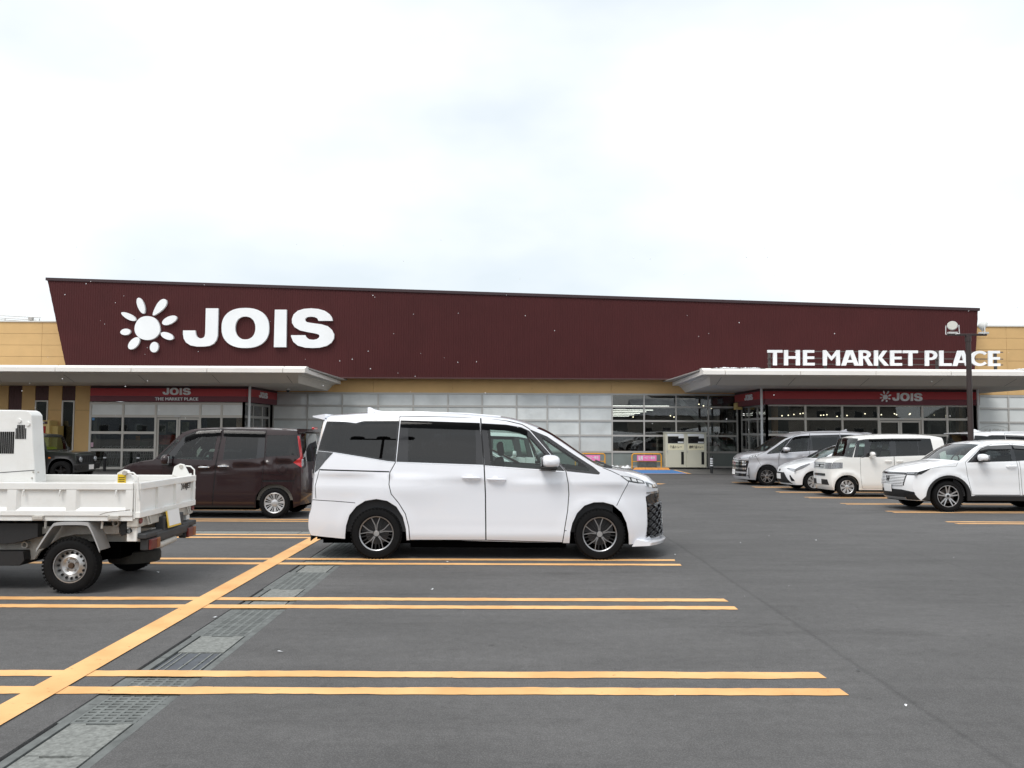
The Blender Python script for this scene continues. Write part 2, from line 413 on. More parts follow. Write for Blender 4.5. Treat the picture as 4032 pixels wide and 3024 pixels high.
def orange_mat():
    m = bpy.data.materials.new('orange_road_paint'); m.use_nodes = True
    n = m.node_tree.nodes; l = m.node_tree.links; b = n['Principled BSDF']
    t = n.new('ShaderNodeTexCoord'); q = n.new('ShaderNodeTexNoise'); q.inputs['Scale'].default_value = 2.2; q.inputs['Detail'].default_value = 8
    l.new(t.outputs['Object'], q.inputs['Vector'])
    r = n.new('ShaderNodeValToRGB'); r.color_ramp.elements[0].position = 0.3; r.color_ramp.elements[0].color = (0.66, 0.345, 0.13, 1)
    r.color_ramp.elements[1].position = 0.66; r.color_ramp.elements[1].color = (0.80, 0.475, 0.205, 1)
    l.new(q.outputs['Fac'], r.inputs['Fac'])
    q2 = n.new('ShaderNodeTexNoise'); q2.inputs['Scale'].default_value = 26; q2.inputs['Detail'].default_value = 9; q2.inputs['Roughness'].default_value = 0.75
    l.new(t.outputs['Object'], q2.inputs['Vector'])
    mr = n.new('ShaderNodeMapRange'); mr.inputs['From Min'].default_value = 0.62; mr.inputs['From Max'].default_value = 0.72
    mr.inputs['To Max'].default_value = 0.55; l.new(q2.outputs['Fac'], mr.inputs['Value'])
    mx2 = n.new('ShaderNodeMixRGB'); mx2.inputs['Color2'].default_value = (0.20, 0.12, 0.07, 1)
    l.new(r.outputs['Color'], mx2.inputs['Color1']); l.new(mr.outputs['Result'], mx2.inputs['Fac'])
    l.new(mx2.outputs['Color'], b.inputs['Base Color']); b.inputs['Roughness'].default_value = 0.75
    q4 = n.new('ShaderNodeTexNoise'); q4.inputs['Scale'].default_value = 17; q4.inputs['Detail'].default_value = 10; q4.inputs['Roughness'].default_value = 0.8
    l.new(t.outputs['Object'], q4.inputs['Vector'])
    mr4 = n.new('ShaderNodeMapRange'); mr4.inputs['From Min'].default_value = 0.605; mr4.inputs['From Max'].default_value = 0.66
    mr4.inputs['To Min'].default_value = 1.0; mr4.inputs['To Max'].default_value = 0.15; l.new(q4.outputs['Fac'], mr4.inputs['Value']); l.new(mr4.outputs['Result'], b.inputs['Alpha'])
    bp = n.new('ShaderNodeBump'); bp.inputs['Strength'].default_value = 0.3; bp.inputs['Distance'].default_value = 0.004
    q3 = n.new('ShaderNodeTexNoise'); q3.inputs['Scale'].default_value = 140; l.new(t.outputs['Object'], q3.inputs['Vector'])
    l.new(q3.outputs['Fac'], bp.inputs['Height']); l.new(bp.outputs['Normal'], b.inputs['Normal'])
    return m
M_asphalt = asphalt_mat(); M_orange = orange_mat()
DX0, DX1 = -2.53, -2.03          # drain running towards the shop
CY0, CY1 = 13.02, 13.40          # drain running across
def in_drain(x, y):
    return (DX0-0.001 < x < DX1+0.001 and 2.0 <= y <= 34.0) or (CY0-0.001 < y < CY1+0.001 and -30 <= x <= DX0)
xs = sorted(set([-500, -120, -30.01, -30, -12, DX0-0.006, DX0, DX1, DX1+0.006, 6, 30, 120, 500]))
ys = sorted(set([-400, -60, 1.99, 2.0] + [round(3+0.5*k, 3) for k in range(62)] + [CY0-0.006, CY0, CY1, CY1+0.006, 34.01, 60, 200, 900]))
V = [(x, y, G(y)-(0.05 if in_drain(x, y) else 0)) for y in ys for x in xs]; nx = len(xs)
Fq = [(j*nx+i, j*nx+i+1, (j+1)*nx+i+1, (j+1)*nx+i) for j in range(len(ys)-1) for i in range(nx-1)]
lot = mesh_obj('parking_lot', V, Fq, M_asphalt); tag(lot, kind='structure')

def ground_strip(name, x0, x1, y0, y1, mat, parent, dz=0.004, nxx=2):
    V = []; F = []; n = max(2, int((y1-y0)/0.5)+1)
    for j in range(n):
        y = y0+(y1-y0)*j/(n-1)
        for i in range(nxx):
            V.append((x0+(x1-x0)*i/(nxx-1), y, G(y)+dz))
    for j in range(n-1):
        for i in range(nxx-1):
            F.append((j*nxx+i, j*nxx+i+1, (j+1)*nxx+i+1, (j+1)*nxx+i))
    return mesh_obj(name, V, F, mat, parent)
def painted_line(x0, x1, y0, y1, dz=0.004):
    V = []; F = []; n_ = max(2, int((x1-x0)/0.05)); r_ = np.random.default_rng(int(1000+y0*37+x0)); wob_ = 0.0; wob2 = 0.0
    for i in range(n_+1):
        x = x0+(x1-x0)*i/n_; wob_ = wob_*.9+r_.normal(0, .0022); wob2 = wob2*.9+r_.normal(0, .0022)
        dip = -0.0
        a = y0+wob_+r_.normal(0, .0018); b_ = y1+wob2+r_.normal(0, .0018)
        V += [(x+(r_.normal(0, .006) if i in (0, n_) else 0), a, G(a)+dz), (x+(r_.normal(0, .006) if i in (0, n_) else 0), b_, G(b_)+dz)]
    F = [(2*i, 2*i+2, 2*i+3, 2*i+1) for i in range(n_)]
    mesh_obj('parking_line', V, F, M_orange, lot)
PITCH = 2.43; Y0 = 5.41
for n in range(-1, 11):
    yc = Y0+PITCH*n
    xl = -14.0 if n < 6 else -20.0
    for d in (-0.175, 0.175):
        if n >= 0 and n < 11: painted_line(xl, 2.14, yc+d-0.07, yc+d+0.07)
    if n >= 2:
        for d in (-0.165, 0.165): painted_line(8.22, 20.0, yc+d-0.07, yc+d+0.07)
ground_strip('parking_line', -3.01, -2.80, 2.0, 31.0, M_orange, lot, dz=0.008)
# arrow tip on the aisle beyond the van
p = gnd(2590, 1905); q = gnd(2606, 1903)
mesh_obj('lane_arrow', [(p.x-0.9, p.y-0.15, G(p.y)+.004), (p.x+0.05, p.y-.25, G(p.y)+.004), (p.x+0.3, p.y+0.05, G(p.y)+.004), (p.x-0.9, p.y+0.3, G(p.y)+.004)],
         [(0, 1, 2, 3)], M_orange, lot)
# walk in front of the shop
walk = ground_strip('pavement', -45, 45, 35.2, 41.2, pmat('pavement_concrete', (0.115, 0.113, 0.108), 0.85, var=0.2, vscale=1.5, bump=0.2, bscale=60), None, dz=0.012)
tag(walk, kind='structure')

# ------------------------------------------------------------------ drain covers
drain = empty('drainage_channel', (DX0+0.25, 12, 0)); drain.location = (0, 0, 0)
tag(drain, 'long strip of concrete lids and slotted gratings sunk in the asphalt beside the orange line', 'drain')
KERB = 0.055
def kerb(x, y0, y1):
    m = MB(); y = y0
    while y < y1-0.05:
        ye = min(y+1.0, y1)
        m.add([(x, y+.004, G(y)-.05), (x+KERB, y+.004, G(y)-.05), (x+KERB, ye-.004, G(ye)-.05), (x, ye-.004, G(ye)-.05),
               (x, y+.004, G(y)-.007), (x+KERB, y+.004, G(y)-.007), (x+KERB, ye-.004, G(ye)-.007), (x, ye-.004, G(ye)-.007)],
              [(0,3,2,1),(4,5,6,7),(0,1,5,4),(1,2,6,5),(2,3,7,6),(3,0,4,7)])
        y = ye
    m.build('channel_edge', M_concd, drain)
kerb(DX0+.016, 2.0, 33.8); kerb(DX1-KERB-.004, 2.0, 33.8)
IX0, IX1 = DX0+KERB+.030, DX1-KERB-.018
# shared meshes
def lid_mesh(L):
    m = MB(); n = 0.09
    poly = [(IX0+.003, .004), (IX1-.003, .004), (IX1-.003, L-.005), (IX0+(IX1-IX0)/2+n, L-.005), (IX0+(IX1-IX0)/2+n-.012, L-.028),
            (IX0+(IX1-IX0)/2-n+.012, L-.028), (IX0+(IX1-IX0)/2-n, L-.005), (IX0+.003, L-.005)]
    m.prism([poly], lambda a, b: (a, b, -.009), (0, 0, -.036)); return m
def grate_mesh(L):
    m = MB(); nb = 7; w_ = (DX1-DX0-.012)
    x0 = DX0+.006
    for i in range(nb+1):
        xx = x0+w_*i/nb; m.box((xx-.011, .004, -.034), (xx+.011, L-.004, -.008))
    ny = 10
    for j in range(ny+1):
        yy = .008+(L-.016)*j/ny; m.box((x0, yy-.012, -.034), (x0+w_, yy+.012, -.0085))
    m.box((x0, .004, -.046), (x0+w_, L-.004, -.0145)); return m
def rib_mesh(L):
    m = MB(); m.box((IX0+.003, .004, -.045), (IX1-.003, L-.004, -.016))
    return m
me_cache = {}
def drain_piece(kind, y0, L, name, mat):
    k = (kind, round(L, 3))
    if k not in me_cache:
        mb = {'lid': lid_mesh, 'grate': grate_mesh, 'rib': rib_mesh}[kind](L)
        o = mb.build(name, mat, drain); me_cache[k] = o.data
    else: o = link_mesh(name, me_cache[k], drain)
    o.location = (0, y0, G(y0+L/2)); o.rotation_euler = (math.atan(slope(y0+L/2)), 0, 0)
    return o
seq = [('lid', 3.25), ('lid', 3.74), ('lid', 4.23), ('grate', 4.69), ('grate', 5.18), ('rib', 5.66), ('lid', 6.15), ('grate', 6.63), ('grate', 7.12),
       ('lid', 7.60), ('lid', 8.07), ('grate', 8.56), ('grate', 9.05), ('lid', 9.54)]
ends = [b for _, b in seq[1:]]+[10.02]
for (k, y), e in zip(seq, ends):
    nm = {'lid': 'lid', 'grate': 'grating', 'rib': 'steel_plate'}[k]
    drain_piece(k, y, round(e-y, 2), nm, {'lid': M_conc, 'grate': M_gratec, 'rib': M_iron}[k])
    if k == 'rib':
        for i, xx in enumerate((0.03, 0.075, 0.17, 0.265, 0.325)):
            s_ = MB().box((IX0+xx, y+.01, G(y)-.016), (IX0+xx+.009, e-.01, G(y)-.010)).build('rib', M_conc, drain)
        for xx, yy in ((0.155, .2), (0.25, .24)):
            MB().box((IX0+xx, y+yy, G(y)-.0155), (IX0+xx+.03, y+yy+.012, G(y)-.014)).build('lifting_slot', M_hole, drain)
y = 10.02; k = 0
while y < 33.5:
    kind = 'lid' if k % 7 == 6 else 'grate'
    if not (CY0-0.5 < y < CY1): drain_piece(kind, y, 0.48, 'lid' if kind == 'lid' else 'grating', M_conc if kind == 'lid' else M_gratec)
    y += 0.48; k += 1
cross = empty('cross_drain'); tag(cross, 'concrete covered drain crossing the stalls behind the small dump truck', 'drain')
base = None
for i in range(24):
    x1 = DX0-0.02-0.8*i
    if base is None:
        base = MB().box((-.79, .012, -.045), (0, .36, -.006)).build('lid', M_conc, cross, bevel=0.004); o = base
    else: o = link_mesh('lid', base.data, cross)
    o.location = (x1, CY0, G(13.2))
# ------------------------------------------------------------------ the shop
YW, YP, YV, YC = 41.0, 40.2, 37.0, 32.5
SZ = 3.57                       # soffit height
shop = empty('supermarket', (0, YW, G(YW)))
shop.location = (0, 0, 0)
tag(shop, 'long low ochre supermarket with maroon ribbed upper panel and glass front', 'building')
GB = G(40)
def X(u, Y): return at(u, 1693, Y).x
def Z(v, Y, u=2000): return at(u, v, Y).z
# ribbed maroon panel
TL, TR = at(186, 1101, YP), at(3852, 1221, YP)
BLx, BRx = at(266, 1480, YP).x, at(3836, 1497, YP).x
BZ = 4.24
def ztop(x): return TL.z+(TR.z-TL.z)*(x-TL.x)/(TR.x-TL.x)
def zbot(x):
    if x < BLx: return BZ+(TL.z-BZ)*(BLx-x)/(BLx-TL.x)
    if x > BRx: return BZ+(TR.z-BZ)*(x-BRx)/(TR.x-BRx)
    return BZ
pitch = 0.118; xsr = []; x = TL.x+0.01
V = []; F = []; i = 0
prof = [(0.0, 0.0), (0.034, 0.0), (0.048, 0.012), (0.104, 0.012)]
while x < TR.x-0.01:
    for dx, dy in prof:
        xx = x+dx
        if xx > TR.x-0.01: break
        V += [(xx, YP+dy, zbot(xx)), (xx, YP+dy, ztop(xx))]
    x += pitch
F = [(2*i, 2*i+2, 2*i+3, 2*i+1) for i in range(len(V)//2-1)]
mesh_obj('sign_panel', V, F, M_panel, shop)
m = MB(); out4 = [(TL.x, TL.z), (BLx, BZ), (BRx, BZ), (TR.x, TR.z)]
m.prism([out4], lambda a, b: (a, YP+.035, b), (0, .80, 0)); m.build('panel_backing', M_panel, shop)
m = MB(); m.prism([[(TL.x-.06, TL.z-.04), (TR.x+.06, TR.z-.04), (TR.x+.06, TR.z+.10), (TL.x-.06, TL.z+.10)]], lambda a, b: (a, YP-.05, b), (0, .95, 0))
m.build('coping', M_coping, shop)
m = MB(); m.prism([[(BLx-.02, BZ-.07), (BRx+.02, BZ-.07), (BRx+.02, BZ-.004), (BLx-.02, BZ-.004)]], lambda a, b: (a, YP-.02, b), (0, .07, 0))
m.build('drip_edge', M_stripe, shop)
# ochre siding: upper walls left and right of the panel, strip below it
PH = 0.585
def siding(x0, x1, z0, z1, Y, joints, rows=None, name='wall_panel'):
    xj = [x0]+sorted(j for j in joints if x0 < j < x1)+[x1]
    zj = rows or [z0+PH*k for k in range(int((z1-z0)/PH)+1)]+[z1]
    zj = [z for i, z in enumerate(zj) if i == 0 or z-zj[i-1] > 0.05]
    for a, b in zip(xj, xj[1:]):
        for c, d in zip(zj, zj[1:]):
            MB().box((a+.006, Y, c+.006), (b-.006, Y+.05, d-.006)).build(name, M_beige, shop)
ZPAR = at(60, 1268, 41.2).z
jl = X(152, 41.2)
rowsL = sorted([ZPAR-PH*k for k in range(5)]+[3.9])
siding(-46, X(300, 41.2), 3.9, ZPAR, 41.2, [jl-3.64*k for k in range(-1, 9)], rowsL)
jr = X(3973, 41.2)
siding(X(3830, 41.2), 46, 3.9, ZPAR, 41.2, [jr+3.64*k for k in range(0, 7)], rowsL)
MB().box((-46, 41.15, ZPAR), (X(320, 41.2), 41.45, ZPAR+.06)).build('parapet_cap', M_framel, shop)
MB().box((X(3825, 41.2), 41.15, ZPAR), (46, 41.45, ZPAR+.06)).build('parapet_cap', M_framel, shop)
MB().box((-46, 41.27, 3.4), (46, 41.5, ZPAR-.02)).build('wall_core', M_beige, shop)
MB().box((-46, 41.5, ZPAR-.3), (46, 66, ZPAR-.22)).build('roof', M_frame, shop)
siding(X(1080, 40.9), X(2905, 40.9), 0, 0, 40.95, [X(2407, 40.95)+4.0*k for k in range(-5, 3)], [Z(1548, YW), 4.3])
siding(X(3848, 40.9), 46, 0, 0, 40.95, [X(3973, 40.95)+4*k for k in range(6)], [Z(1553, YW, 3900)-.03, 4.3])

# ------------------------------------------------------------------ glazing
def glazing(name, pts, rows, pane_mats, wm=0.07, wt=0.09, dep=0.11, skip=None, mat=None, label=None):
    """pts: plan points (x,y) of mullions; rows: z levels bottom to top; pane_mats(i,j)->material or None"""
    mat = mat or M_frame
    root = empty(name, parent=shop)
    if label: root['label'] = label
    for i, p in enumerate(pts):
        MB().box((p[0]-wm/2, p[1]-dep/2, rows[0]), (p[0]+wm/2, p[1]+dep/2, rows[-1])).build('mullion', mat, root)
    for i in range(len(pts)-1):
        a = Vector((*pts[i], 0)); b = Vector((*pts[i+1], 0)); L = (b-a).length; ang = math.atan2(b.y-a.y, b.x-a.x)
        Mx = Matrix.Translation(a) @ Matrix.Rotation(ang, 4, 'Z')
        for j in range(len(rows)):
            if skip and skip(i, j): continue
            z = rows[j]; zz0, zz1 = (z-wt/2, z+wt/2)
            if j == 0: zz0, zz1 = z, z+wt
            if j == len(rows)-1: zz0, zz1 = z-wt, z-.002
            MB().box((wm/2+.002, -dep/2+.006, zz0), (L-wm/2-.002, dep/2-.006, zz1), Mx).build('transom', mat, root)
        for j in range(len(rows)-1):
            pm = pane_mats(i, j)
            if pm is None: continue
            z0 = rows[j]+(wt if j == 0 else wt/2)+.003; z1 = rows[j+1]-(wt if j == len(rows)-2 else wt/2)-.003
            MB().box((wm/2+.003, -.012, z0), (L-wm/2-.003, .012, z1), Mx).build('pane', pm, root)
    return root
FILM_TONES = [pmat('window_film_%d' % k, c, .3, coat=1.0, coat_rough=.01, var=.14, vscale=1.3) for k, c in enumerate(((.60, .63, .63), (.68, .71, .705), (.74, .77, .765), (.78, .80, .79)))]  # white film in grey steps, reflections on the panes put into its colour
ux = [1076, 1210, 1347, 1488, 1626, 1763, 1898, 2034, 2155, 2282, 2410, 2536, 2662, 2789, 2903]
zr = [G(41)+.02]+[Z(v, YW, 2400) for v in (1779, 1715, 1657, 1602, 1549)]
glazing('curtain_wall', [(X(u, YW), YW) for u in ux], zr,
        lambda i, j: M_spandrel if j == 0 else (random.choice(FILM_TONES[:2] if j == 4 else FILM_TONES) if ux[i] < 2400 else M_shop))  # top row takes the greyer steps as its painted-in reflection
ux2 = [3851, 3972, 4093, 4214, 4335]
glazing('curtain_wall', [(X(u, YW), YW) for u in ux2], zr, lambda i, j: M_spandrel if j == 0 else M_film)
for u0, u1 in ((2034, 2155),):
    pass
# left entrance lobby
uL = [356, 484, 613, 788, 872, 958]
zL = [G(37)+.03]+[Z(v, YV, 600) for v in (1772, 1704, 1639, 1583)]
ptsL = [(X(u, YV), YV) for u in uL]; cornerL = ptsL[-1]
glazing('entrance_glazing', ptsL, zL, lambda i, j: (None if i == 2 and j < 3 else (M_film2 if j == 3 else M_shop)), wm=0.09, wt=0.115,
        skip=lambda i, j: i == 2 and j in (0, 1, 2), mat=M_framel)
glazing('entrance_glazing', [cornerL, (cornerL[0], 38.3), (cornerL[0], 39.7), (cornerL[0], 40.9)], zL, lambda i, j: M_shop, wm=0.09, wt=0.115, mat=M_frame)
# right entrance lobby
uR = [3020, 3171, 3316, 3459, 3631, 3729, 3832]
zR = [G(37)+.03]+[Z(v, YV, 3400) for v in (1780, 1713, 1650, 1592)]
ptsR = [(X(u, YV), YV) for u in uR]; cornerR = ptsR[0]
glazing('entrance_glazing', ptsR, zR, lambda i, j: (None if i == 3 and j < 3 else M_shop), wm=0.09, wt=0.10,
        skip=lambda i, j: i == 3 and j in (0, 1, 2), mat=M_framel)
glazing('entrance_glazing', [(cornerR[0], 40.9), (cornerR[0], 39.7), (cornerR[0], 38.3), cornerR], zR, lambda i, j: M_shop, wm=0.09, wt=0.10, mat=M_frame)
glazing('entrance_glazing', [ptsR[-1], (ptsR[-1][0], 38.9), (ptsR[-1][0], 40.9)], zR, lambda i, j: M_shop, wm=0.09, wt=0.10, mat=M_frame)
# sliding doors
def doors(xa, xb, z0, z1):
    mid = (xa+xb)/2
    for a, b in ((xa+.05, mid-.01), (mid+.01, xb-.05)):
        d = empty('sliding_door', parent=shop)
        fr = MB(); fr.box((a, YV+.02, z0), (a+.08, YV+.06, z1)); fr.box((b-.08, YV+.02, z0), (b, YV+.06, z1))
        fr.box((a+.08, YV+.021, z1-.08), (b-.08, YV+.059, z1)); fr.box((a+.08, YV+.021, z0), (b-.08, YV+.059, z0+.1)); fr.build('door_frame', M_framel, d)
        MB().box((a+.082, YV+.034, z0+.102), (b-.082, YV+.046, z1-.082)).build('pane', M_shop, d)
    MB().cbox((mid, YV-.07, z1+.09), (.26, .05, .05)).build('door_sensor', M_pipe, shop)
doors(ptsL[2][0], ptsL[3][0], zL[0], zL[3]-.08); doors(ptsR[3][0], ptsR[4][0], zR[0], zR[3]-.07)
# red name bands over the lobbies
def band(x0, x1, y0, y1, zb, zt, side=None):
    r = empty('name_band', parent=shop)
    zm = zb+(zt-zb)*0.36
    MB().box((x0, y0, zb), (x1, y1, zm-.004)).build('lower_board', M_signm, r)
    MB().box((x0, y0, zm), (x1, y1, zt-.11)).build('upper_board', M_signr, r)
    MB().box((x0, y0+.01, zt-.106), (x1, y1, zt)).build('top_trim', M_signd, r)
    return r
zbL = Z(1581, 36.75, 600); zbR = Z(1594, 36.75, 3400)
xa, xb = X(352, 36.75), X(968, 36.75)
band(xa, xb, 36.72, 36.93, zbL, SZ-.01); band(xb+.004, xb+.2, 36.75, 40.9, zbL-.01, SZ-.012)
xc, xd = X(3012, 36.75), X(3848, 36.75)
band(xc, xd, 36.72, 36.93, zbR, SZ-.01); band(xc-.2, xc-.004, 36.75, 40.9, zbR-.01, SZ-.012); band(xd+.004, xd+.15, 36.75, 40.9, zbR, SZ-.012)
# ochre wall with maroon stripes left of the left lobby
def Zs(v, u=200): return Z(v, YV, u)
zj = Zs(1614.5)
for a, b in ((-700, -560), (-480, -420), (-360, -200), (-147, -94), (-20, 30), (83, 135), (188, 241), (293, 354)):
    for c, d in ((G(37), zj), (zj, SZ)):
        MB().box((X(a, YV)+.005, YV-.03, c+.005), (X(b, YV)-.005, YV+.1, d-.005)).build('wall_panel', M_beige, shop)
for k, (a, b) in enumerate(((30, 83), (135, 188), (241, 293), (-94, -20))):
    xa_, xb_ = X(a, YV), X(b, YV); zt = Zs(1577) if k in (1, 2) else G(37)
    nb = 5
    for q in range(nb):
        MB().box((xa_+(xb_-xa_)*q/nb+.004, YV-.005, zt+.01), (xa_+(xb_-xa_)*(q+1)/nb-.004, YV+.06, SZ-.006)).build('cladding_board', M_stripe, shop)
    MB().box((xa_, YV+.062, G(37)), (xb_, YV+.12, SZ)).build('cladding_backing', M_stripe, shop) if k not in (1, 2) else None
    if k in (1, 2):
        wn = empty('window', parent=shop); z0 = G(37)+.25; f_ = .055
        fr = MB(); fr.box((xa_+.01, YV-.05, z0), (xa_+.01+f_, YV+.05, zt)); fr.box((xb_-.01-f_, YV-.05, z0), (xb_-.01, YV+.05, zt))
        fr.box((xa_+.01+f_, YV-.048, zt-f_), (xb_-.01-f_, YV+.048, zt)); fr.box((xa_+.01+f_, YV-.048, z0), (xb_-.01-f_, YV+.048, z0+f_)); fr.build('frame', M_framel, wn)
        MB().box((xa_+.012+f_, YV-.006, z0+f_), (xb_-.012-f_, YV+.006, zt-f_)).build('pane', M_shop, wn)
        MB().box((xa_, YV-.03, G(37)), (xb_, YV+.1, z0-.004)).build('wall_panel', M_beige, shop)

# ------------------------------------------------------------------ canopies
def canopy(x_end, x_far, sgn, label, x_end2=None, skew=0.0):
    """x_end: inner end, x_far: outer end, sgn=+1 when the canopy lies to the left of its end"""
    r = empty('canopy', parent=shop); r['label'] = label
    # soffit body: rings of (z, inset_front, inset_end)
    rings = [(3.93, .22, .22), (3.93, .30, .30), (3.86, .42, .36), (3.84, .60, .42), (SZ, 1.5, .66)]
    V = []; F = []
    e2 = x_end2 is not None
    for z, f_, e in rings:
        xi = x_end-sgn*e; xo = (x_end2+sgn*e) if e2 else x_far
        V += [(xo, 41.0, z), (xo, YC+f_, z), (xi, YC+f_, z), (xi-sgn*skew, 41.0, z)]
    for k in range(len(rings)-1):
        for q in range(3): F.append((4*k+q, 4*k+q+1, 4*k+q+5, 4*k+q+4))
    n = len(rings)-1; F.append((4*n, 4*n+1, 4*n+2, 4*n+3))
    mesh_obj('soffit', V, F, M_soffit, r)
    MB().box((min(x_end, x_far), YC+.5, 4.10), (max(x_end, x_far), 41.0, 4.15)).build('roof_deck', M_frame, r)
    prof = [(0, 3.91), (0, 4.075), (.10, 4.10), (.28, 4.18), (.62, 4.18), (.62, 3.91)]
    lo, hi = sorted((x_end, x_end2 if e2 else x_far)); L = 3.03
    x = x_end; 
    first = 0.9
    cuts = [x_end]
    nxt = x_end-sgn*first
    lim = (x_end2 if e2 else x_far)
    while (nxt-lim)*sgn > 0: cuts.append(nxt); nxt -= sgn*L
    cuts.append(lim)
    for a, b in zip(cuts, cuts[1:]):
        x0, x1 = sorted((a, b)); x0 += .012; x1 -= .012
        m = MB(); n_ = len(prof)
        V = [(x0, YC+p[0], p[1]) for p in prof]+[(x1, YC+p[0], p[1]) for p in prof]
        m.add(V, [tuple(range(n_))[::-1], tuple(range(n_, 2*n_))]+[(i, (i+1) % n_, n_+(i+1) % n_, n_+i) for i in range(n_)])
        m.build('fascia_panel', M_fascia, r)
    ends = [(x_end, sgn)]+([(x_end2, -sgn)] if e2 else [])
    for xe, s_ in ends:
        for ya, yb in ((YC+.64, 35.2), (35.2, 38.1), (38.1, 41.0)):
            m = MB(); V = []
            for y in (ya+.012, yb-.012):
                V += [(xe-s_*p[0]-(s_*skew*(y-YC)/8.5 if xe == x_end else 0), y, p[1]) for p in prof]
            n_ = len(prof)
            m.add(V, [tuple(range(n_))[::-1], tuple(range(n_, 2*n_))]+[(i, (i+1) % n_, n_+(i+1) % n_, n_+i) for i in range(n_)])
            m.build('fascia_panel', M_fascia, r)
    # seams on the sloping soffit
    for a in cuts[1:-1]:
        y0_, z0_, y1_, z1_ = YC+.62, 3.835, YC+1.49, SZ+.004
        mesh_obj('seam', [(a-.008, y0_, z0_-.006), (a+.008, y0_, z0_-.006), (a+.008-sgn*.0, y1_, z1_-.008), (a-.008, y1_, z1_-.008)], [(0, 1, 2, 3)], M_gap, r)
    return r
XLE = at(1202, 1441, YC).x; XRE = at(2768, 1454, YC).x
canopy(XLE, -46.0, 1, 'left canopy reaching out over the entrance', skew=.30)
canopy(XRE, 24.2, -1, 'right canopy carrying the free standing white letters', x_end2=24.2, skew=.48)
# shop interior
inn = empty('shop_interior', parent=shop)
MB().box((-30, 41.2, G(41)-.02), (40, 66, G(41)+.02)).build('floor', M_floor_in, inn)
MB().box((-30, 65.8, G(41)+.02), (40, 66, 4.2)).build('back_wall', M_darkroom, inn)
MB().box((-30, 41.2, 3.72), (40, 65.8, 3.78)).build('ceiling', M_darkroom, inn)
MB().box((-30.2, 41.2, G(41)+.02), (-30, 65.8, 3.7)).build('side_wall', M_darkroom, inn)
MB().box((40, 41.2, G(41)+.02), (40.2, 65.8, 3.7)).build('side_wall', M_darkroom, inn)
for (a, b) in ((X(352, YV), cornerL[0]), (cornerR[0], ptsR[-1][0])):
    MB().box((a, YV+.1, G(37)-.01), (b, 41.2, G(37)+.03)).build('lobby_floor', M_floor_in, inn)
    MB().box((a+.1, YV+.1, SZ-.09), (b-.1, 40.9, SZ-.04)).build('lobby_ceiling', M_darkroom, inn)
# inside wall between lobby and shop (left)
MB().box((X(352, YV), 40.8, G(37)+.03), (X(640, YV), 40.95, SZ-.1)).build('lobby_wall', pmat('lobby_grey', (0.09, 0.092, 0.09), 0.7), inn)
MB().box((X(360, YV), 37.15, G(37)+.03), (X(374, YV), 37.5, SZ-.1)).build('lobby_post', pmat('lobby_cream', (0.30, 0.27, 0.2), 0.7), inn)
for u in (942,): MB().box((X(u-12, 37.6), 37.6, G(37)+.03), (X(u+6, 37.6), 37.9, SZ-.1)).build('lobby_post', M_wood, inn)
MB().box((X(3046, 37.8), 37.8, G(37)+.03), (X(3064, 37.8), 38.1, SZ-.1)).build('lobby_post', M_wood, inn)
MB().box((X(3778, 37.8), 37.8, G(37)+.03), (X(3800, 37.8), 38.1, SZ-.1)).build('lobby_post', M_wood, inn)
# diagonal brace
pa, pb = at(2650, 1549, 41.8), at(2868, 1778, 41.8)
MB().tube([pa, pb], 0.13, 12).build('diagonal_brace', M_pipe, inn, smooth=True)
for u in (2782, 2835):
    MB().tube([(X(u, 43), 43, G(41)), (X(u, 43), 43, 3.7)], 0.09, 10).build('column', M_stripe, inn, smooth=True)
# goods gondolas and counters
def shelf(name, x0, x1, y, h, cols, label):
    r = empty(name, (x0, y, G(41))); tag(r, label, 'shelf')
    MB().box((0, 0, .02), (x1-x0, .5, h)).build('carcass', M_int, r)
    nrow = max(1, int(h/.42))
    for k in range(nrow):
        q = 0.05; 
        while q < x1-x0-.2:
            w_ = random.uniform(.18, .5); c = random.choice(cols)
            MB().box((q, -.16, .12+k*.42), (min(q+w_, x1-x0-.03), -.003, .12+k*.42+random.uniform(.18, .3))).build('goods', c, r); q += w_+.04
    return r
gc = [pmat('goods_%d' % i, c, .6) for i, c in enumerate(((.20, .04, .03), (.22, .15, .04), (.05, .10, .07), (.25, .24, .22), (.04, .07, .16), (.16, .07, .03)))]
shelf('goods_shelf', X(2805, 44.0), X(2900, 44), 44.0, 1.9, gc, 'stocked goods shelf seen through the glass beside the right lobby')
shelf('goods_shelf', X(2560, 46.0), X(2640, 46), 46.0, 1.7, gc, 'dim goods shelf behind the glass above the food tray bins')
shelf('goods_shelf', X(3190, 42.5), X(3330, 42.5), 42.5, 1.7, gc, 'stocked shelf inside the right lobby left of its doors')
c_ = MB().box((X(2790, 42.0), 42.0, G(41)+.02), (X(2895, 42), 42.5, .85)).build('white_counter', M_paper, None, bevel=.02)
tag(c_, 'low white counter behind the glass right of the tray bins', 'counter')
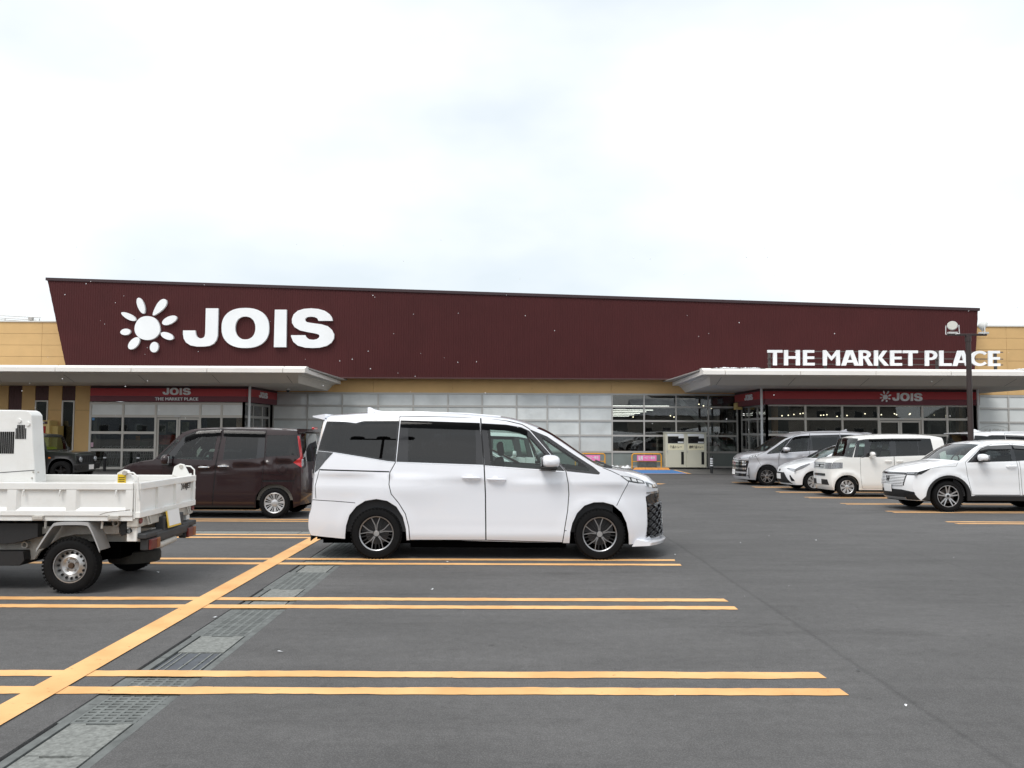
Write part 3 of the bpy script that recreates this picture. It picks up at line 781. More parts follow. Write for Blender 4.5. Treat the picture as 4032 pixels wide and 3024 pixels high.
# lit ceiling lamps
def led(u0, u1, v, Y, lab, grp='lit ceiling strip lamps'):
    a, b = at(u0, v, Y), at(u1, v, Y); z = a.z
    o = MB().cbox(((a.x+b.x)/2, Y, z), (b.x-a.x, .1, .022)).build('strip_lamp', M_led); tag(o, lab, 'lamp', grp)
for k, (u1, v, Y) in enumerate(((2634, 1598, 44.5), (2571, 1614, 47.5), (2544, 1621, 50), (2519, 1627, 52.5), (2497, 1633, 55), (2477, 1638, 58))):
    led(2408, u1, v, Y, ['longest and nearest', 'second nearest', 'third', 'fourth', 'fifth', 'farthest and shortest'][k]+' lit ceiling strip behind the clear middle windows')
for k, v in enumerate((1618, 1626, 1633, 1639, 1645)):
    o = None
    led(2924, 2943 if k else 2986, v, 43.5+2*k, 'lit strip %s of five behind the side of the right lobby' % ['topmost', 'second', 'third', 'fourth', 'lowest'][k])
bulbs = [(2770, 1598), (2801, 1607), (2752, 1592), (2654, 1642), (2640, 1637), (2493, 1642), (3079, 1637), (3104, 1635), (3126, 1632), (3151, 1629), (3162, 1627), (3232, 1635.5), (3243, 1634.5),
         (3256, 1633), (3296, 1640), (3335, 1636), (3406, 1629), (3470, 1633), (3522, 1629), (3530, 1633), (3581, 1632), (3584, 1629), (552, 1688), (1010, 1604), (1022, 1608)]
for k, (u, v) in enumerate(bulbs):
    Yb = 44.0 if u < 3000 else 43.0
    if u < 700: Yb = 39.0
    if 1000 < u < 1100: Yb = 39.5
    p = at(u, v, Yb)
    o = MB().lathe([(-.03, .0), (-.027, .018), (-.006, .034), (.02, .028), (.03, .012), (.03, 0)], 10, 'Z', p).build('ceiling_spot', M_warm, smooth=True)
    tag(o, 'small lit warm ceiling spot glowing inside the shop windows', 'lamp', 'lit ceiling spots')
# ------------------------------------------------------------------ lettering
J_ = [(910,157),(1030,157),(1024,420),(1012,465),(985,500),(945,520),(890,527),(820,527),(760,515),(718,488),(696,450),(689,410),(689,371),(808,371),(812,405),(822,430),(840,444),(862,448),(884,443),(898,428),(904,400)]
I_ = [(1578,170),(1692,170),(1688,533),(1568,533)]
S_ = [(2138,278),(2000,278),(1990,255),(1960,240),(1920,237),(1890,242),(1872,258),(1872,275),(1885,290),(1920,297),(2030,312),(2090,330),(2130,365),(2152,410),(2150,450),(2125,490),(2080,520),(2010,538),(1940,541),(1870,537),(1800,518),(1755,480),(1735,430),(1735,417),(1872,417),(1885,440),(1910,457),(1950,462),(1985,455),(2005,440),(2010,425),(2003,410),(1970,400),(1900,388),(1820,370),(1770,340),(1745,300),(1743,260),(1760,215),(1800,180),(1860,162),(1930,157),(2000,163),(2060,180),(2105,210),(2130,245)]
O_ = ring_polys(ell(1292, 347, 230, 194, 40, pw=2.35), ell(1292, 347, 98, 111, 40, pw=2.2))
NAME = [('letter', [J_]), ('letter', O_), ('letter', [I_]), ('letter', [S_])]
def tear(x0, y0, x1, y1, w0, w1, n=20):
    a = Vector((x0, y0)); b = Vector((x1, y1)); d = (b-a); L = d.length; d.normalize(); nn = Vector((-d.y, d.x)); o = []
    for k in range(n):
        t = 2*math.pi*k/n; u = .5-.5*math.cos(t); wv = (w0+(w1-w0)*u)*math.sin(t); p = a+d*L*u+nn*wv; o.append((p.x, p.y))
    return o
SUNP = [('sun_disc', [[(343+(123+3*math.sin(3*t))*math.cos(t), 348+(119+3*math.cos(2*t))*math.sin(t)) for t in [2*math.pi*k/36 for k in range(36)]]])]
for q in ((255, 55, 308, 208, 36, 30), (398, 225, 522, 72, 22, 52), (488, 305, 628, 240, 38, 36), (474, 400, 595, 448, 32, 34), (418, 482, 400, 583, 40, 42), (262, 442, 165, 548, 38, 42), (82, 390, 180, 380, 30, 32), (92, 200, 230, 270, 24, 32)):
    SUNP.append(('sun_ray', [tear(*q)]))
def put_glyphs(items, fmap, dvec, mat, root):
    for nm, polys in items:
        m = MB(); m.prism(polys, fmap, dvec); m.build(nm, mat, root)
YS = YP-.15
big = empty('store_name_sign'); tag(big, 'giant white four letter name with sun logo fixed to the maroon panel', 'sign')
put_glyphs(SUNP+NAME, lambda a, b: at(440+a/2.4578, 1150+b/2.4578, YS), (0, .14, 0), M_signw, big)
# capitals of the slogan
def rect(x0, y0, x1, y1): return [(x0, y0), (x1, y0), (x1, y1), (x0, y1)]
def dee(x0, x1, y0, y1, t, tx):
    o = [(x0, y0)]; i = [(x0, y0+t)]; n = 12
    xm = x1-(x1-x0)*.62
    oo = [(x0, y0), (xm, y0)]+[(xm+(x1-xm)*math.sin(math.pi*k/n), (y0+y1)/2-(y1-y0)/2*math.cos(math.pi*k/n)) for k in range(1, n)]+[(xm, y1), (x0, y1)]
    ii = [(x0, y0+t), (xm, y0+t)]+[(xm+(x1-tx-xm)*math.sin(math.pi*k/n), (y0+y1)/2-((y1-y0)/2-t)*math.cos(math.pi*k/n)) for k in range(1, n)]+[(xm, y1-t), (x0, y1-t)]
    return [[oo[k], oo[k+1], ii[k+1], ii[k]] for k in range(len(oo)-1)]
def cee():
    n = 22; o = []
    for k in range(n+1):
        t = R(42)+R(276)*k/n
        o.append(((.62+.62*math.cos(t), .5-.5*math.sin(t)), (.66+.40*math.cos(t), .5-.335*math.sin(t))))
    return [[o[k][0], o[k+1][0], o[k+1][1], o[k][1]] for k in range(n)]
GL = {'T': [rect(0, 0, 1, .17), rect(.38, .1, .63, 1)], 'H': [rect(0, 0, .25, 1), rect(.75, 0, 1, 1), rect(.2, .40, .8, .57)],
 'E': [rect(0, 0, .33, 1), rect(.2, 0, .96, .17), rect(.2, .41, .96, .58), rect(.2, .83, 1, 1)],
 'M': [[(0, 1), (0, 0), (.18, 0), (.5, .44), (.80, 0), (.98, 0), (1, 1), (.78, 1), (.77, .34), (.5, .68), (.235, .34), (.22, 1)]],
 'A': [[(0, 1), (.25, 1), (.56, .06), (.56, 0), (.29, 0)], [(.44, 0), (.66, 0), (1, 1), (.76, 1), (.44, .06)], rect(.24, .64, .76, .80)],
 'R': [rect(0, 0, .28, 1)]+dee(.14, .86, 0, .54, .155, .26)+[[(.34, .44), (.62, .44), (1, 1), (.70, 1)]],
 'K': [rect(0, 0, .26, 1), [(.24, .52), (.62, .02), (.88, .02), (.46, .58)], [(.24, .50), (.46, .42), (1, 1), (.70, 1)]],
 'P': [rect(0, 0, .32, 1)]+dee(.16, 1, 0, .62, .16, .28), 'L': [rect(0, 0, .33, 1), rect(.2, .83, 1, 1)], 'C': cee()}
SLOGAN = [('T', 100, 360), ('H', 390, 665), ('E', 722, 922), ('M', 1068, 1365), ('A', 1390, 1690), ('R', 1693, 1935), ('K', 1960, 2215),
          ('E', 2241, 2444), ('T', 2461, 2721), ('P', 2848, 3058), ('L', 3098, 3308), ('A', 3331, 3623), ('C', 3633, 3898), ('E', 3951, 4158)]
def slogan(root, fmap, dvec, mat):
    for ch, x0, x1 in SLOGAN:
        pl = [[(x0+(x1-x0)*a, 124+b*266+(x0-100)*.0035) for a, b in p] for p in GL[ch]]
        m = MB(); m.prism(pl, fmap, dvec); m.build('letter', mat, root)
slo = empty('slogan_sign'); tag(slo, 'row of free standing white capital letters on top of the right canopy', 'sign')
YL = 33.1
slogan(slo, lambda a, b: at(3000+a/4.424, 1350+b/4.424, YL), (0, .07, 0), M_signw)
M_rail = pmat('sign_rail', (0.10, 0.085, 0.08), .6)
fr = MB()
for v in (1383, 1410, 1433):
    a, b = at(3022, v, YL+.24), at(3950, v+4, YL+.24); fr.box((a.x, a.y, b.z-.02), (b.x, a.y+.04, b.z+.02))
fr.build('support_rail', M_rail, slo)
for u in (3030, 3250, 3460, 3690, 3920):
    a, b = at(u, 1380, YL+.3), at(u, 1455, YL+.3); MB().box((a.x-.05, a.y, 4.16), (a.x+.05, a.y+.08, a.z)).build('support_post', M_rail, slo)
# names on the red bands
def small_name(u0, u1, v0, v1, Y, root, withsun=False):
    x0 = 82 if withsun else 689; k = (u1-u0)/(2152-x0)
    ky = (v1-v0)/((583-58) if withsun else (541-152)); y0 = 58 if withsun else 152
    put_glyphs((SUNP if withsun else [])+NAME, lambda a, b: at(u0+(a-x0)*k, v0+(b-y0)*ky, Y), (0, .03, 0), M_signw, root)
M_bandw = M_signw
nl = empty('name_lettering'); tag(nl, 'white name and slogan lettering on the red band over the left doors', 'sign')
small_name(640, 751, 1527, 1555, 36.685, nl)
slogan(nl, lambda a, b: at(610+(a-100)*170/4058, 1564.5+(b-124)*12/266, 36.685), (0, .03, 0), M_signw)
nr = empty('name_lettering'); tag(nr, 'white sun logo and name on the red band over the right doors', 'sign')
small_name(3465, 3633, 1539, 1583, 36.685, nr, True)
def side_name(x, ya, yb, z0, z1, root, sgn):
    L = 2152-689
    put_glyphs(NAME, lambda a, b: (x, (ya+(yb-ya)*(a-689)/L), z1-(z1-z0)*(b-152)/389), (-sgn*.03, 0, 0), M_signw, root)
n1 = empty('name_lettering'); tag(n1, 'small white name on the side of the left red band', 'sign'); side_name(xb+.235, 37.9, 39.2, 3.10, 3.38, n1, 1)
n2 = empty('name_lettering'); tag(n2, 'small white name on the side of the right red band', 'sign'); side_name(xc-.235, 39.1, 37.8, 3.10, 3.38, n2, -1)
# oval window lettering at the far right
fo = M_film; kg = pmat('faded_print', (0.50, 0.51, 0.49), .4)
ov = empty('window_lettering'); tag(ov, 'faded oval lettering on the white window right of the right lobby', 'sign')
p = at(3917, 1698, YW-.02); text_obj('lettering', 'KAGIYA', .30, kg, ov, facing(p), extrude=.002, bold=.008, width=1.05)
m = MB(); m.prism(ring_polys(ell(0, 0, .80, .30, 32), ell(0, 0, .77, .275, 32)), lambda a, b: (p.x+a, YW-.022, p.z+b), (0, .004, 0)); m.build('oval_line', kg, ov)
# ------------------------------------------------------------------ vehicle kit
def inpoly(P, poly):
    x, y = P[:, 0], P[:, 1]; r = np.zeros(len(P), bool); n = len(poly)
    for i in range(n):
        x0, y0 = poly[i]; x1, y1 = poly[(i+1) % n]
        if y0 == y1: continue
        c = ((y0 > y) != (y1 > y)) & (x < (x1-x0)*(y-y0)/(y1-y0)+x0); r ^= c
    return r
def area(poly):
    return 0.5*sum(poly[i][0]*poly[(i+1) % len(poly)][1]-poly[(i+1) % len(poly)][0]*poly[i][1] for i in range(len(poly)))
def resample(poly, h, closed=True):
    out = []; n = len(poly)
    for i in range(n if closed else n-1):
        a, b = poly[i], poly[(i+1) % n]; L = math.hypot(b[0]-a[0], b[1]-a[1]); k = max(1, int(math.ceil(L/h)))
        for j in range(k): out.append((a[0]+(b[0]-a[0])*j/k, a[1]+(b[1]-a[1])*j/k))
    if not closed: out.append(tuple(poly[-1]))
    return out
def offset_poly(poly, d):
    """positive d grows the polygon"""
    s = 1.0 if area(poly) > 0 else -1.0; n = len(poly); out = []
    for i in range(n):
        p0, p, p1 = Vector(poly[i-1]), Vector(poly[i]), Vector(poly[(i+1) % n])
        a = (p-p0); b = (p1-p)
        if a.length < 1e-7 or b.length < 1e-7: out.append((p.x, p.y)); continue
        a.normalize(); b.normalize(); na = Vector((a.y, -a.x))*s; nb = Vector((b.y, -b.x))*s
        m_ = na+nb
        if m_.length < 1e-4: m_ = na
        m_.normalize(); k = d/max(0.45, m_.dot(na)); out.append((p.x+m_.x*k, p.y+m_.y*k))
    return out
def smooth_poly(poly, it=1):
    for _ in range(it):
        q = []
        for i in range(len(poly)):
            a, b = poly[i], poly[(i+1) % len(poly)]
            q += [(a[0]*.75+b[0]*.25, a[1]*.75+b[1]*.25), (a[0]*.25+b[0]*.75, a[1]*.25+b[1]*.75)]
        poly = q
    return poly
def catmull(P, n=5):
    P = np.array(P, float)
    if len(P) < 3:
        return np.array([P[0]+(P[-1]-P[0])*t for t in np.linspace(0, 1, n+1)])
    Q = np.vstack([2*P[0]-P[1], P, 2*P[-1]-P[-2]]); out = []
    for i in range(1, len(Q)-2):
        p0, p1, p2, p3 = Q[i-1], Q[i], Q[i+1], Q[i+2]
        for k in range(n):
            t = k/n
            out.append(0.5*((2*p1)+(-p0+p2)*t+(2*p0-5*p1+4*p2-p3)*t*t+(-p0+3*p1-3*p2+p3)*t**3))
    out.append(P[-1]); return np.array(out)
def partition(outline, regions, h):
    """constrained triangulation of outline, split into the regions; later regions win"""
    loops = [outline]+[r['poly'] for r in regions]
    V = []; E = []
    for lp in loops:
        q = resample(lp, h); n = len(V); V += q; E += [(n+i, n+(i+1) % len(q)) for i in range(len(q))]
    A = np.array(V); lo, hi = A.min(0), A.max(0)
    gx, gy = np.meshgrid(np.arange(lo[0]+h/2, hi[0], h), np.arange(lo[1]+h/2, hi[1], h)); gx[1::2] += h/2
    Gp = np.stack([gx.ravel(), gy.ravel()], 1); Gp = Gp[inpoly(Gp, outline)]
    if len(Gp):
        d = np.full(len(Gp), 9.0)
        for i in range(0, len(A), 400):
            d = np.minimum(d, np.sqrt(((Gp[:, None, :]-A[None, i:i+400, :])**2).sum(2)).min(1))
        Gp = Gp[d > 0.45*h]
    allv = [Vector(p) for p in V]+[Vector(p) for p in Gp]
    vs, es, fs, *_ = delaunay_2d_cdt(allv, E, [], 0, 1e-6)
    P = np.array([(v.x, v.y) for v in vs]); T = np.array([f[:3] for f in fs])
    a = P[T[:, 1]]-P[T[:, 0]]; b = P[T[:, 2]]-P[T[:, 0]]; cr = a[:, 0]*b[:, 1]-a[:, 1]*b[:, 0]
    T[cr < 0] = T[cr < 0][:, ::-1]; T = T[np.abs(cr) > 1e-9]
    C = P[T].mean(1); cls = np.full(len(T), -1); ins = inpoly(C, outline)
    for i, r in enumerate(regions): cls[inpoly(C, r['poly'])] = i
    cls[~ins] = -2
    return P, T, cls
def pick(P, T, sel):
    t = T[sel]; u, inv = np.unique(t, return_inverse=True)
    return P[u], inv.reshape(-1, 3)

WHEELS = {}
def wheel_parts(style, Rt, Rr, wd):
    key = (style, Rt, Rr, wd)
    if key in WHEELS: return WHEELS[key]
    parts = []
    # outer face towards -y
    t = MB(); s = wd/2
    t.lathe([(-s*.72, Rr*.985), (-s*.95, Rr+.012), (-s*1.0, Rr+(Rt-Rr)*.45), (-s*.93, Rt-.022), (-s*.72, Rt-.004), (-s*.3, Rt), (s*.3, Rt), (s*.8, Rt-.004), (s, Rt-.05), (s*.95, Rr), (s*.7, Rr*.98)], 44)
    for k in range(44):
        a = 2*math.pi*k/44; ca, sa = math.cos(a), math.sin(a)
        for yy in (-s*.84, s*.5):
            Mx = Matrix.Translation((ca*(Rt-.003), yy, sa*(Rt-.003))) @ Matrix.Rotation(-a, 4, 'Y')
            t.cbox((0, 0, 0), (.010, s*.30, .020), Mx)
    parts.append(('tyre', t, M_tyre, True, 35))
    b = MB()
    b.lathe([(s*.6, Rr*.97), (-s*.45, Rr*.93), (-s*.45, Rr*.90), (s*.6, Rr*.94)], 36)
    b.lathe([(s*.15, Rr*.93), (s*.15, 0.02)], 36)
    parts.append(('rim_barrel', b, M_under, True, 40))
    lip = MB(); lip.lathe([(-s*.70, Rr*1.005), (-s*.80, Rr*.99), (-s*.80, Rr*(.965 if style == 'mesh' else .945)), (-s*.66, Rr*.92)], 40)
    parts.append(('rim_lip', lip, M_alloyd if style == 'jimny' else (M_alloym if style == 'mesh' else M_alloy if style != 'cover8' else M_cover), True, 60))
    dk = MB(); dk.lathe([(-s*.05, .05), (-s*.05, Rr*.66), (s*.1, Rr*.66)], 32); parts.append(('brake_disc', dk, M_disc, True, 40))
    sp = MB(); dark = MB()
    def spoke(mb, a, r0, r1, w0, w1, y0, y1, th=.02, off=0.0):
        ca, sa = math.cos(a), math.sin(a)
        def pt(r, t_, y): return (ca*r-sa*t_, y, sa*r+ca*t_)
        V = [pt(r0, off-w0/2, y0), pt(r0, off+w0/2, y0), pt(r1, off+w1/2, y1), pt(r1, off-w1/2, y1)]
        V += [(p[0], p[1]+th, p[2]) for p in V]
        mb.add(V, [(0,1,2,3),(7,6,5,4),(0,4,5,1),(1,5,6,2),(2,6,7,3),(3,7,4,0)])
    y0, y1 = -s*.62, -s*.74
    if style == 'mesh':      # five pairs of bright Y spokes over dark ones
        for k in range(5):
            a = 2*math.pi*k/5+R(90)+R(4)
            for sg in (-1, 1):
                ca = a+sg*R(7); spoke(sp, ca, Rr*.12, Rr*.50, .016, .011, y0, y0-.004, .012)
                p0 = Vector((math.cos(ca)*Rr*.48, 0, math.sin(ca)*Rr*.48)); aa = a+sg*R(15.5)
                p1 = Vector((math.cos(aa)*Rr*.95, 0, math.sin(aa)*Rr*.95)); d_ = (p1-p0).normalized(); nn = Vector((-d_.z, 0, d_.x))*.0050
                V = [p0-nn*1.1, p0+nn*1.1, p1+nn, p1-nn]; V = [Vector((q.x, y0-.004, q.z)) for q in V]; V += [q+Vector((0, .014, 0)) for q in V]
                sp.add(V, [(0,1,2,3),(7,6,5,4),(0,4,5,1),(1,5,6,2),(2,6,7,3),(3,7,4,0)])
            a2 = a+R(36)
            for sg in (-1, 1):
                spoke(dark, a2+sg*R(8), Rr*.15, Rr*.93, .022, .014, y0+.012, y0+.010, .012)
        dark.lathe([(y0+.01, Rr*.22), (y0-.002, Rr*.20), (y0-.004, .0)], 20)
        parts.append(('dark_spokes', dark, M_alloyd, False, 30))
        cp = MB().lathe([(y0-.004, .038), (y0-.012, .034), (y0-.012, 0)], 20); parts.append(('hub_cap', cp, M_alloy, True, 40))
    elif style in ('ten', 'vez'):
        n = 10 if style == 'vez' else 10
        for k in range(n):
            a = 2*math.pi*(k//2)/5+R(90)+(R(11) if k % 2 else -R(11))
            spoke(sp, a, Rr*.2, Rr*.95, .030, .022, y0, y1, .022)
        sp.lathe([(y0+.02, Rr*.28), (y0-.004, Rr*.26), (y0-.008, Rr*.16), (y0-.008, 0)], 20)
        cp = MB().lathe([(y0-.008, .03), (y0-.012, .028), (y0-.012, 0)], 16); parts.append(('hub_cap', cp, M_alloyd, True, 40))
    elif style == 'cover8':
        for k in range(8):
            a = 2*math.pi*k/8+R(10); spoke(sp, a, Rr*.2, Rr*.96, .030, .088, y0, y1-.004, .018)
        sp.lathe([(y0+.01, Rr*.32), (y0-.006, Rr*.30), (y0-.014, Rr*.14), (y0-.014, 0)], 24)
        sp.lathe([(y1-.002, Rr*.99), (y1-.008, Rr*.95), (y1, Rr*.90)], 32)
    elif style == 'cover12':
        for k in range(8):
            a = 2*math.pi*k/8+R(6); spoke(sp, a, Rr*.24, Rr*.96, .020, .062, y0, y1-.004, .016)
            spoke(sp, a+R(22.5), Rr*.34, Rr*.96, .010, .018, y0, y1-.003, .016)
        sp.lathe([(y0+.01, Rr*.36), (y0-.006, Rr*.33), (y0-.014, Rr*.14), (y0-.014, 0)], 24)
        sp.lathe([(y1-.002, Rr*.99), (y1-.008, Rr*.94), (y1, Rr*.88)], 32)
    elif style == 'jimny':
        for k in range(5):
            a = 2*math.pi*k/5+R(90); spoke(sp, a, Rr*.15, Rr*.95, .06, .05, y0, y1, .03)
        sp.lathe([(y0+.01, Rr*.3), (y0-.01, Rr*.26), (y0-.01, 0)], 20)
    elif style == 'steel':
        sp.lathe([(y1, Rr*.90), (y0+.035, Rr*.84), (y0+.03, Rr*.72), (y0+.012, Rr*.60), (y0+.004, Rr*.52), (y0+.02, Rr*.36), (y0+.02, .028)], 40)
        hb = MB().lathe([(y0+.0, .0), (y0+.0, .026), (y0+.03, .034)], 16); parts.append(('hub_cap', hb, pmat('rusty_hub', (.06, .035, .02), .8), True, 40))
        for k in range(16):
            a = 2*math.pi*k/16; ho = MB().lathe([(y0+.018, 0), (y0+.018, .0125), (y0+.03, .0125)], 10, 'Y', (math.cos(a)*Rr*.76, 0, math.sin(a)*Rr*.76))
            parts.append(('vent_hole', ho, M_hole, False, 30))
        for k in range(4):
            a = 2*math.pi*k/4+R(40); nu = MB().lathe([(y0+.016, .013), (y0-.002, .011), (y0-.002, 0)], 6, 'Y', (math.cos(a)*Rr*.30, 0, math.sin(a)*Rr*.30))
            parts.append(('wheel_nut', nu, M_steel, False, 30))
    smat = {'mesh': M_alloym, 'ten': M_alloy, 'vez': M_alloy, 'cover8': M_cover, 'cover12': M_cover, 'jimny': M_alloyd, 'steel': M_steel}[style]
    parts.append(('spokes' if style != 'steel' else 'rim_face', sp, smat, style == 'steel', 30))
    WHEELS[key] = [(n_, mb, mt, sm, ang, None) for n_, mb, mt, sm, ang in parts]
    return WHEELS[key]
def put_wheel(root, style, Rt, Rr, wd, x, y, name='wheel', outward=-1, M=None):
    w_ = empty(name, (x, y, Rt), parent=root)
    if outward > 0: w_.rotation_euler = (0, 0, math.pi)
    key = (style, Rt, Rr, wd); pts = wheel_parts(*key); new = []
    for (n_, mb, mt, sm, ang, me) in pts:
        if me is None:
            o = mb.build(n_, mt, w_, smooth=sm, angle=ang); me = o.data
        else: link_mesh(n_, me, w_)
        new.append((n_, mb, mt, sm, ang, me))
    WHEELS[key] = new
    return w_

class Car:
    def __init__(s, name, label, cat, spec, paint, group=None, h=0.07):
        s.sp = spec; s.paint = paint; s.h = h
        s.root = empty(name); tag(s.root, label, cat, group)
        s.W = spec['W']; s.build()
    # --- across strips
    def seg_eval(s, nm, n=5):
        st = s.sp['strip'][nm]; return catmull(st, n)
    def seg_point(s, row, tau, px, pz):
        xE, zE, xC, zC = row; a = abs(tau)
        return (xE+(xC-xE)*(1-a**px), s.W(np.array([xE]), np.array([zE]))[0]*tau, zE+(zC-zE)*(1-a**pz))
    def strip_mesh(s, nm, name, mat, taus=None, rows=None, off=0.0, keep=None, n=5):
        q = s.seg_eval(nm, n); px, pz = s.sp['pow'].get(nm, (2.6, 2.2))
        if taus is None: taus = np.concatenate([np.linspace(-1, -.8, 5)[:-1], np.linspace(-.8, .8, 13), np.linspace(.8, 1, 5)[1:]])
        V = [s.seg_point(r, t, px, pz) for r in q for t in taus]; nt_ = len(taus); F = []
        for i in range(len(q)-1):
            for k in range(nt_-1):
                if keep and not keep((i+.5)/(len(q)-1), (taus[k]+taus[k+1])/2): continue
                F.append((i*nt_+k, i*nt_+k+1, (i+1)*nt_+k+1, (i+1)*nt_+k))
        return V, F
    def add_strip(s, nm, name, mat, keep=None, n=5, taus=None):
        V, F = s.strip_mesh(nm, name, mat, keep=keep, n=n, taus=taus)
        used = sorted({i for f in F for i in f}); mp_ = {u: i for i, u in enumerate(used)}
        if not used: return None
        o = mesh_obj(name, [V[u] for u in used], [tuple(mp_[i] for i in f) for f in F], mat, s.root, smooth=True)
        bm = bmesh.new(); bm.from_mesh(o.data)
        # orient outwards: away from the car's middle
        c = Vector((0, 0, 0.8))
        for f in bm.faces:
            if f.normal.dot(f.calc_center_median()-c) < 0: f.normal_flip()
        bm.to_mesh(o.data); bm.free()
        return o
    # --- front / rear surface as x = f(y, z)
    def fsurf(s, nm):
        q = s.seg_eval(nm, 5); o = np.argsort(q[:, 1]); zE = q[o, 1]; xE = q[o, 0]; xC = q[o, 2]
        yE = s.W(q[o, 0], q[o, 1]); px = s.sp['pow'].get(nm, (2.6, 2.2))[0]
        def f(y, z):
            e = np.interp(z, zE, xE); c = np.interp(z, zE, xC); w_ = np.interp(z, zE, yE)
            t = np.clip(np.abs(y)/w_, 0, 1.0); return e+(c-e)*(1-t**px)
        return f
    def patch(s, nm, poly, mat, name, off=0.006, h=0.04, both=False, thick=0.012, parent=None):
        """a fitted piece on the front or rear face, outline given in (y, z)"""
        f = s.fsurf(nm); sg = 1.0 if nm in ('front', 'windshield') else -1.0; res = []
        for mir in ((1, -1) if both else (1,)):
            pl = [(a*mir, b) for a, b in poly]
            P, T, c = partition(pl, [], h); P, T = pick(P, T, c == -1)
            X_ = f(P[:, 0], P[:, 1])+sg*off
            V = [(x, p[0], p[1]) for x, p in zip(X_, P)]; n = len(V); F = [tuple(t) for t in T]
            cnt = set()
            for t in F:
                for i in range(3): cnt.add((t[i], t[(i+1) % 3]))
            B = [e for e in cnt if (e[1], e[0]) not in cnt]
            V += [(v[0]-sg*thick, v[1], v[2]) for v in V]; F += [(a, b, b+n, a+n) for a, b in B]
            mb = MB(); mb.add(V, F); res.append(mb.build(name, mat, parent or s.root, smooth=True, angle=35))
        return res if both else res[0]
    # --- sides
    def side(s):
        sp = s.sp; edge = []
        for nm in sp['order']:
            q = s.seg_eval(nm); pts = [(r[0], r[1]) for r in q]
            if edge and math.hypot(edge[-1][0]-pts[0][0], edge[-1][1]-pts[0][1]) < 1e-5: pts = pts[1:]
            edge += pts
        outline = edge+sp['bottom']
        regs = []
        g = sp.get('gap', 0.004)
        for d in sp.get('doors', []): regs.append(dict(name='gap', poly=offset_poly(d['poly'], g), mat=M_gap, off=-.006))
        for ln in sp.get('lines', []):
            for q in stroke_polys(ln, g*1.6): regs.append(dict(name='gap', poly=q, mat=M_gap, off=-.005))
        for d in sp.get('doors', []): regs.append(dict(name=d['name'], poly=offset_poly(d['poly'], -g), mat=d.get('mat', s.paint), off=0))
        for d in sp.get('trim', []): regs.append(dict(name=d['name'], poly=d['poly'], mat=d['mat'], off=d.get('off', 0)))
        if 'pull' in sp: pass
        P, T, cls = partition(outline, regs, s.h)
        groups = {}
        for i, r in enumerate(regs):
            k = (r['name'], id(r['mat']), r['off']) if r['name'] == 'gap' else (r['name'], i)
            groups.setdefault(k, [r, []])[1].append(i)
        e = 1e-3
        def lift(Q): return s.W(Q[:, 0], Q[:, 1])
        def emit(name, sel, mat, off):
            if not sel.any(): return
            Q, t = pick(P, T, sel); y = lift(Q)
            dx = (s.W(Q[:, 0]+e, Q[:, 1])-s.W(Q[:, 0]-e, Q[:, 1]))/(2*e); dz = (s.W(Q[:, 0], Q[:, 1]+e)-s.W(Q[:, 0], Q[:, 1]-e))/(2*e)
            dx = np.clip(dx, -3, 3); dz = np.clip(dz, -3, 3)
            N = np.stack([-dx, np.ones(len(Q)), -dz], 1); N /= np.linalg.norm(N, axis=1)[:, None]
            for sg in (-1, 1):
                V = np.stack([Q[:, 0], sg*y, Q[:, 1]], 1); n_ = N*np.array([1, sg, 1]); V = V+n_*off
                F = [tuple(int(q) for q in (k if sg < 0 else k[::-1])) for k in t]
                mesh_obj(name, V, F, mat, s.root, smooth=True, normals=n_)
        for k, (r, idx) in groups.items():
            emit('panel_gap' if r['name'] == 'gap' else r['name'], np.isin(cls, idx), r['mat'], r['off'])
        emit('body_side', cls == -1, s.paint, 0)
        s.outline = outline
    def wells(s):
        sp = s.sp; hw = sp['hw']
        for arch in sp['arches']:
            a = np.array(arch); y = s.W(a[:, 0], a[:, 1])
            for sg in (-1, 1):
                V = []; 
                for i in range(len(a)):
                    V += [(a[i, 0], sg*y[i], a[i, 1]), (a[i, 0], sg*(y[i]-.028), a[i, 1]+.0), (a[i, 0], sg*(y[i]-.03), a[i, 1]), (a[i, 0], sg*(hw-.36), a[i, 1])]
                n = len(a)
                F1 = [(4*i, 4*i+4, 4*i+5, 4*i+1) for i in range(n-1)]; F2 = [(4*i+2, 4*i+6, 4*i+7, 4*i+3) for i in range(n-1)]
                mesh_obj('arch_lip', V, F1, sp.get('archmat', s.paint), s.root, smooth=True)
                mesh_obj('wheel_well', V, F2, M_under, s.root, smooth=True)
                cx = a[:, 0].mean(); x0, x1 = a[:, 0].min(), a[:, 0].max(); zt = a[:, 1].max()
                MB().box((x0+.01, sg*(hw-.37)-.005, .20), (x1-.01, sg*(hw-.37)+.005, zt)).build('wheel_well_back', M_under, s.root)
    def cabin(s):
        sp = s.sp; c = sp['cabin']; hw = sp['hw']; m = sp.get('intmat', M_int)
        # c: floor z, dash x, front seat x, rear seat x list, belt z
        x0, x1 = c['x0'], c['x1']
        fl = MB(); fl.box((x0, -(hw-.12), .24), (x1, hw-.12, .34)); fl.build('floor_pan', M_under, s.root)
        for sg in (-1, 1):
            MB().box((x0, sg*(hw-.10)-.01, .34), (x1, sg*(hw-.10)+.01, c['belt']-.06)).build('door_lining', m, s.root)
        d = MB(); dx = c['dash']; bz = c['belt']
        d.prism([[(dx, .5), (dx+.45, .5), (dx+.55, bz-.06), (dx+.08, bz+.03), (dx-.02, bz-.06)]], lambda a, b: (a, -(hw-.14), b), (0, 2*(hw-.14), 0)); d.build('dashboard', M_int, s.root, bevel=.02)
        sy = .36 if hw < .8 else .40
        stw = MB(); cxs = dx-.10
